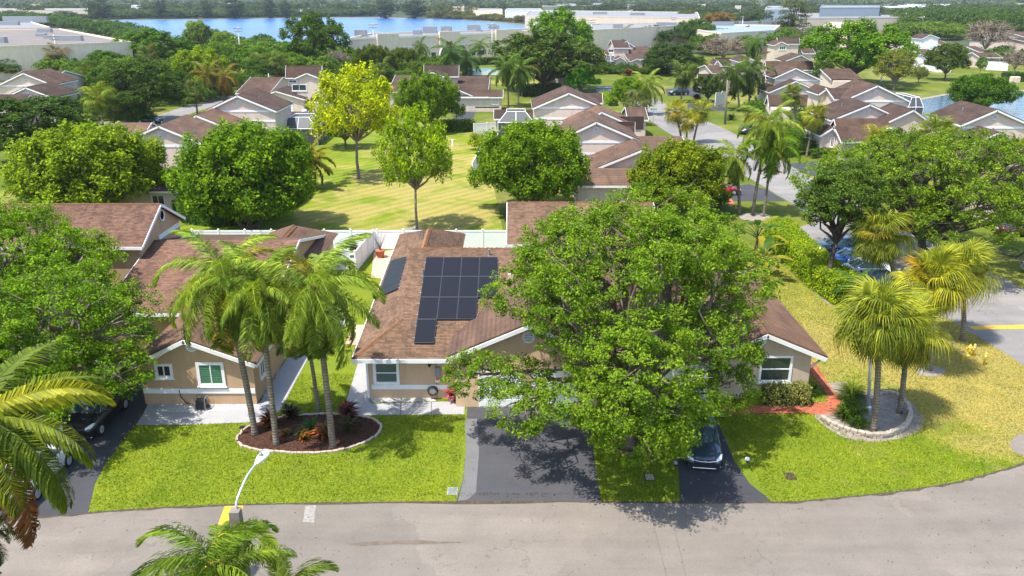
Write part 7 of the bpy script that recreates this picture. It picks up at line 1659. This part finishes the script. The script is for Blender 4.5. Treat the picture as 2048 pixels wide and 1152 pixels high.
p = at(404, 818); t = thing('pump_unit', 'small black pump in a pale frame at the left house wall', 'pump', p); MB().box(p[0] - .24, p[0] + .24, p[1] - .2, p[1] + .2, .05, .6).build('body', M['black'], t)
fr_ = MB(); 
for sx in (-.3, .3):
    for sy in (-.25, .25): fr_.tube([(p[0] + sx, p[1] + sy, 0), (p[0] + sx, p[1] + sy, .75)], .03, 6)
for sx in (-.3, .3): fr_.tube([(p[0] + sx, p[1] - .25, .73), (p[0] + sx, p[1] + .25, .73)], .03, 6)
fr_.build('frame', M['alu'], t); MB().tube([(p[0] - .2, p[1] + .2, .1), (p[0] - 1.0, p[1] + .45, .12), (p[0] - 1.3, YL - .06, .5), (p[0] - 1.35, YL - .05, .95)], .025, 6).build('pipe', M['black'], t, smooth=True); MB().lathe([(.09, -.1), (.12, 0), (.09, .1)], (p[0] + .36, p[1] - .1, .25), 10, 'x').build('motor', M['rubber'], t)
for (x, y, lb, m_) in [(1299, 955, 'reddish square valve cover in the shaded lawn strip', 'stone'), (1580, 953, 'dark square valve cover in the right front lawn', 'deck'), (905, 983, 'grey square cover at the foot of the wide driveway', 'alu')]:
    p = at(x, y); t = thing('valve_cover', lb, 'valve cover', p); MB().box(p[0] - .24, p[0] + .24, p[1] - .3, p[1] + .3, 0, .035).build('frame', M['concrete' if m_ == 'alu' else 'deck'], t); 
    for i in range(4): MB().box(p[0] - .2, p[0] + .2, p[1] - .26 + i * .135, p[1] - .16 + i * .135, .035, .05).build('bar', M[m_], t)
for (x, y, lb) in [(1494, 925, 'white oval garden light beside the narrow driveway'), (1447, 836, 'white garden light at the corner of the brick path'), (1351, 932, 'small dark grey garden light in the shaded lawn strip')]:
    p = at(x, y); t = thing('garden_light', lb, 'garden light', p); MB().lathe([(.05, 0), (.05, .16)], p, 8).build('base', M['black'], t); MB().lathe([(.05, .10), (.11, .14), (.125, .20), (.09, .27), (.02, .30)], p, 14).build('lamp_head', M['white' if 'white' in lb else 'alu'], t, smooth=True)
p = at(486, 868); t = thing('path_light', 'small dark path light at the left edge of the mulch bed', 'garden light', p); MB().lathe([(.02, 0), (.02, .4)], p, 6).build('stake', M['black'], t); MB().obox((p[0], p[1], .42), (.13, 0, 0), (0, .1, 0), (0, 0, .03)).build('lamp_head', M['black'], t)
for (x, y, lb, h) in [(612, 384, 'short white marker post at the bend of the curved hedge', .9), (905, 292, 'short white marker post on the far back lawn', .9), (1762, 163, 'small white marker box on the pond lawn', 1.3)]:
    p = at(x, y); t = thing('marker_post', lb, 'marker post', p); MB().box(p[0] - .14, p[0] + .14, p[1] - .14, p[1] + .14, 0, h).build('post', M['white'], t); MB().box(p[0] - .17, p[0] + .17, p[1] - .17, p[1] + .17, h + .002, h + .07).build('cap', M['white'], t)
p = at(2024, 165); t = thing('pump_cabinet', 'pale utility cabinet in front of the box hedge on the pond lawn', 'utility box', p); MB().box(p[0] - 1.1, p[0] + 1.1, p[1] - 1.6, p[1] - .4, 0, 1.6).build('cabinet', M['cream'], t); MB().box(p[0] - 1.0, p[0] + 1.0, p[1] - 1.64, p[1] - 1.61, .15, 1.45).build('door', M['beige'], t)
M['stone_dark'] = mat('dark brick', (.16, .085, .06), .95, .25, 3.0)
oc = [(ox + .85 * math.cos(a), oy + .85 * math.sin(a)) for a in [i * .35 for i in range(18)]]
sheet('mulch_ring', [(ox + .8 * math.cos(i * .52), oy + .8 * math.sin(i * .52)) for i in range(12)], M['mulch'], .02)
edging(oc, 'tree_ring', 'low brown stone ring round the foot of the driveway oak', M['stone_dark'], .30, .16, .16, cat='bed edging')
dishs = MB(); dx, dz = pl(268, 268, 96); t = thing('satellite_dish', 'white satellite dish at the left villa gable', 'satellite dish', (dx, 96, dz)); MB().lathe([(.02, .0), (.25, .04), (.45, .14), (.46, .15), (.25, .06)], (dx, 96, dz), 14, 'x').build('dish', M['white'], t, smooth=True); MB().tube([(dx, 96, dz), (dx + .3, 96, dz - .6)], .04, 6).build('arm', M['alu'], t)
# fallen leaves and dark specks on the street
rng = np.random.default_rng(31); q = np.concatenate([np.c_[rng.uniform(-24, 26, 520), rng.uniform(27.6, 33.2, 520)], np.c_[rng.normal(3, 5, 700), 33.15 - np.abs(rng.normal(0, .22, 700))], np.c_[rng.uniform(-2.4, 4.5, 260), rng.uniform(33.4, 42, 260)]]); C = np.c_[q, np.full(len(q), .022)]; L_ = rng.uniform(.03, .09, len(q)); V, F = leaf_quads(C, unit(rng.normal(size=(len(q), 3)) * .25 + [0, 0, 1]), L_, L_ * .6, rng, .1)
lo_ = link('fallen_leaves', mesh_np('fallen_leaves', V, F, M['leaf'])); lo_.color = (.08, .05, .025, 1); tag(lo_, 'scattered dark fallen leaves on the street and driveway', 'leaves', kind='stuff')

# ------------------------------------------------------------------ haze
hb = MB().box(-5400, 5400, -500, 6700, -1.1, 46).build('haze', None); hb['kind'] = 'stuff'; hb['label'] = 'thin pale haze over the plain'
hm = bpy.data.materials.new('haze'); hm.use_nodes = True; ht = hm.node_tree; ht.nodes.clear(); ho = ht.nodes.new('ShaderNodeOutputMaterial'); hv = ht.nodes.new('ShaderNodeVolumePrincipled')
hv.inputs['Color'].default_value = (.80, .88, 1.0, 1); hv.inputs['Density'].default_value = HAZE; hv.inputs['Anisotropy'].default_value = .2
ht.links.new(hv.outputs[0], ho.inputs['Volume']); hb.data.materials.append(hm)
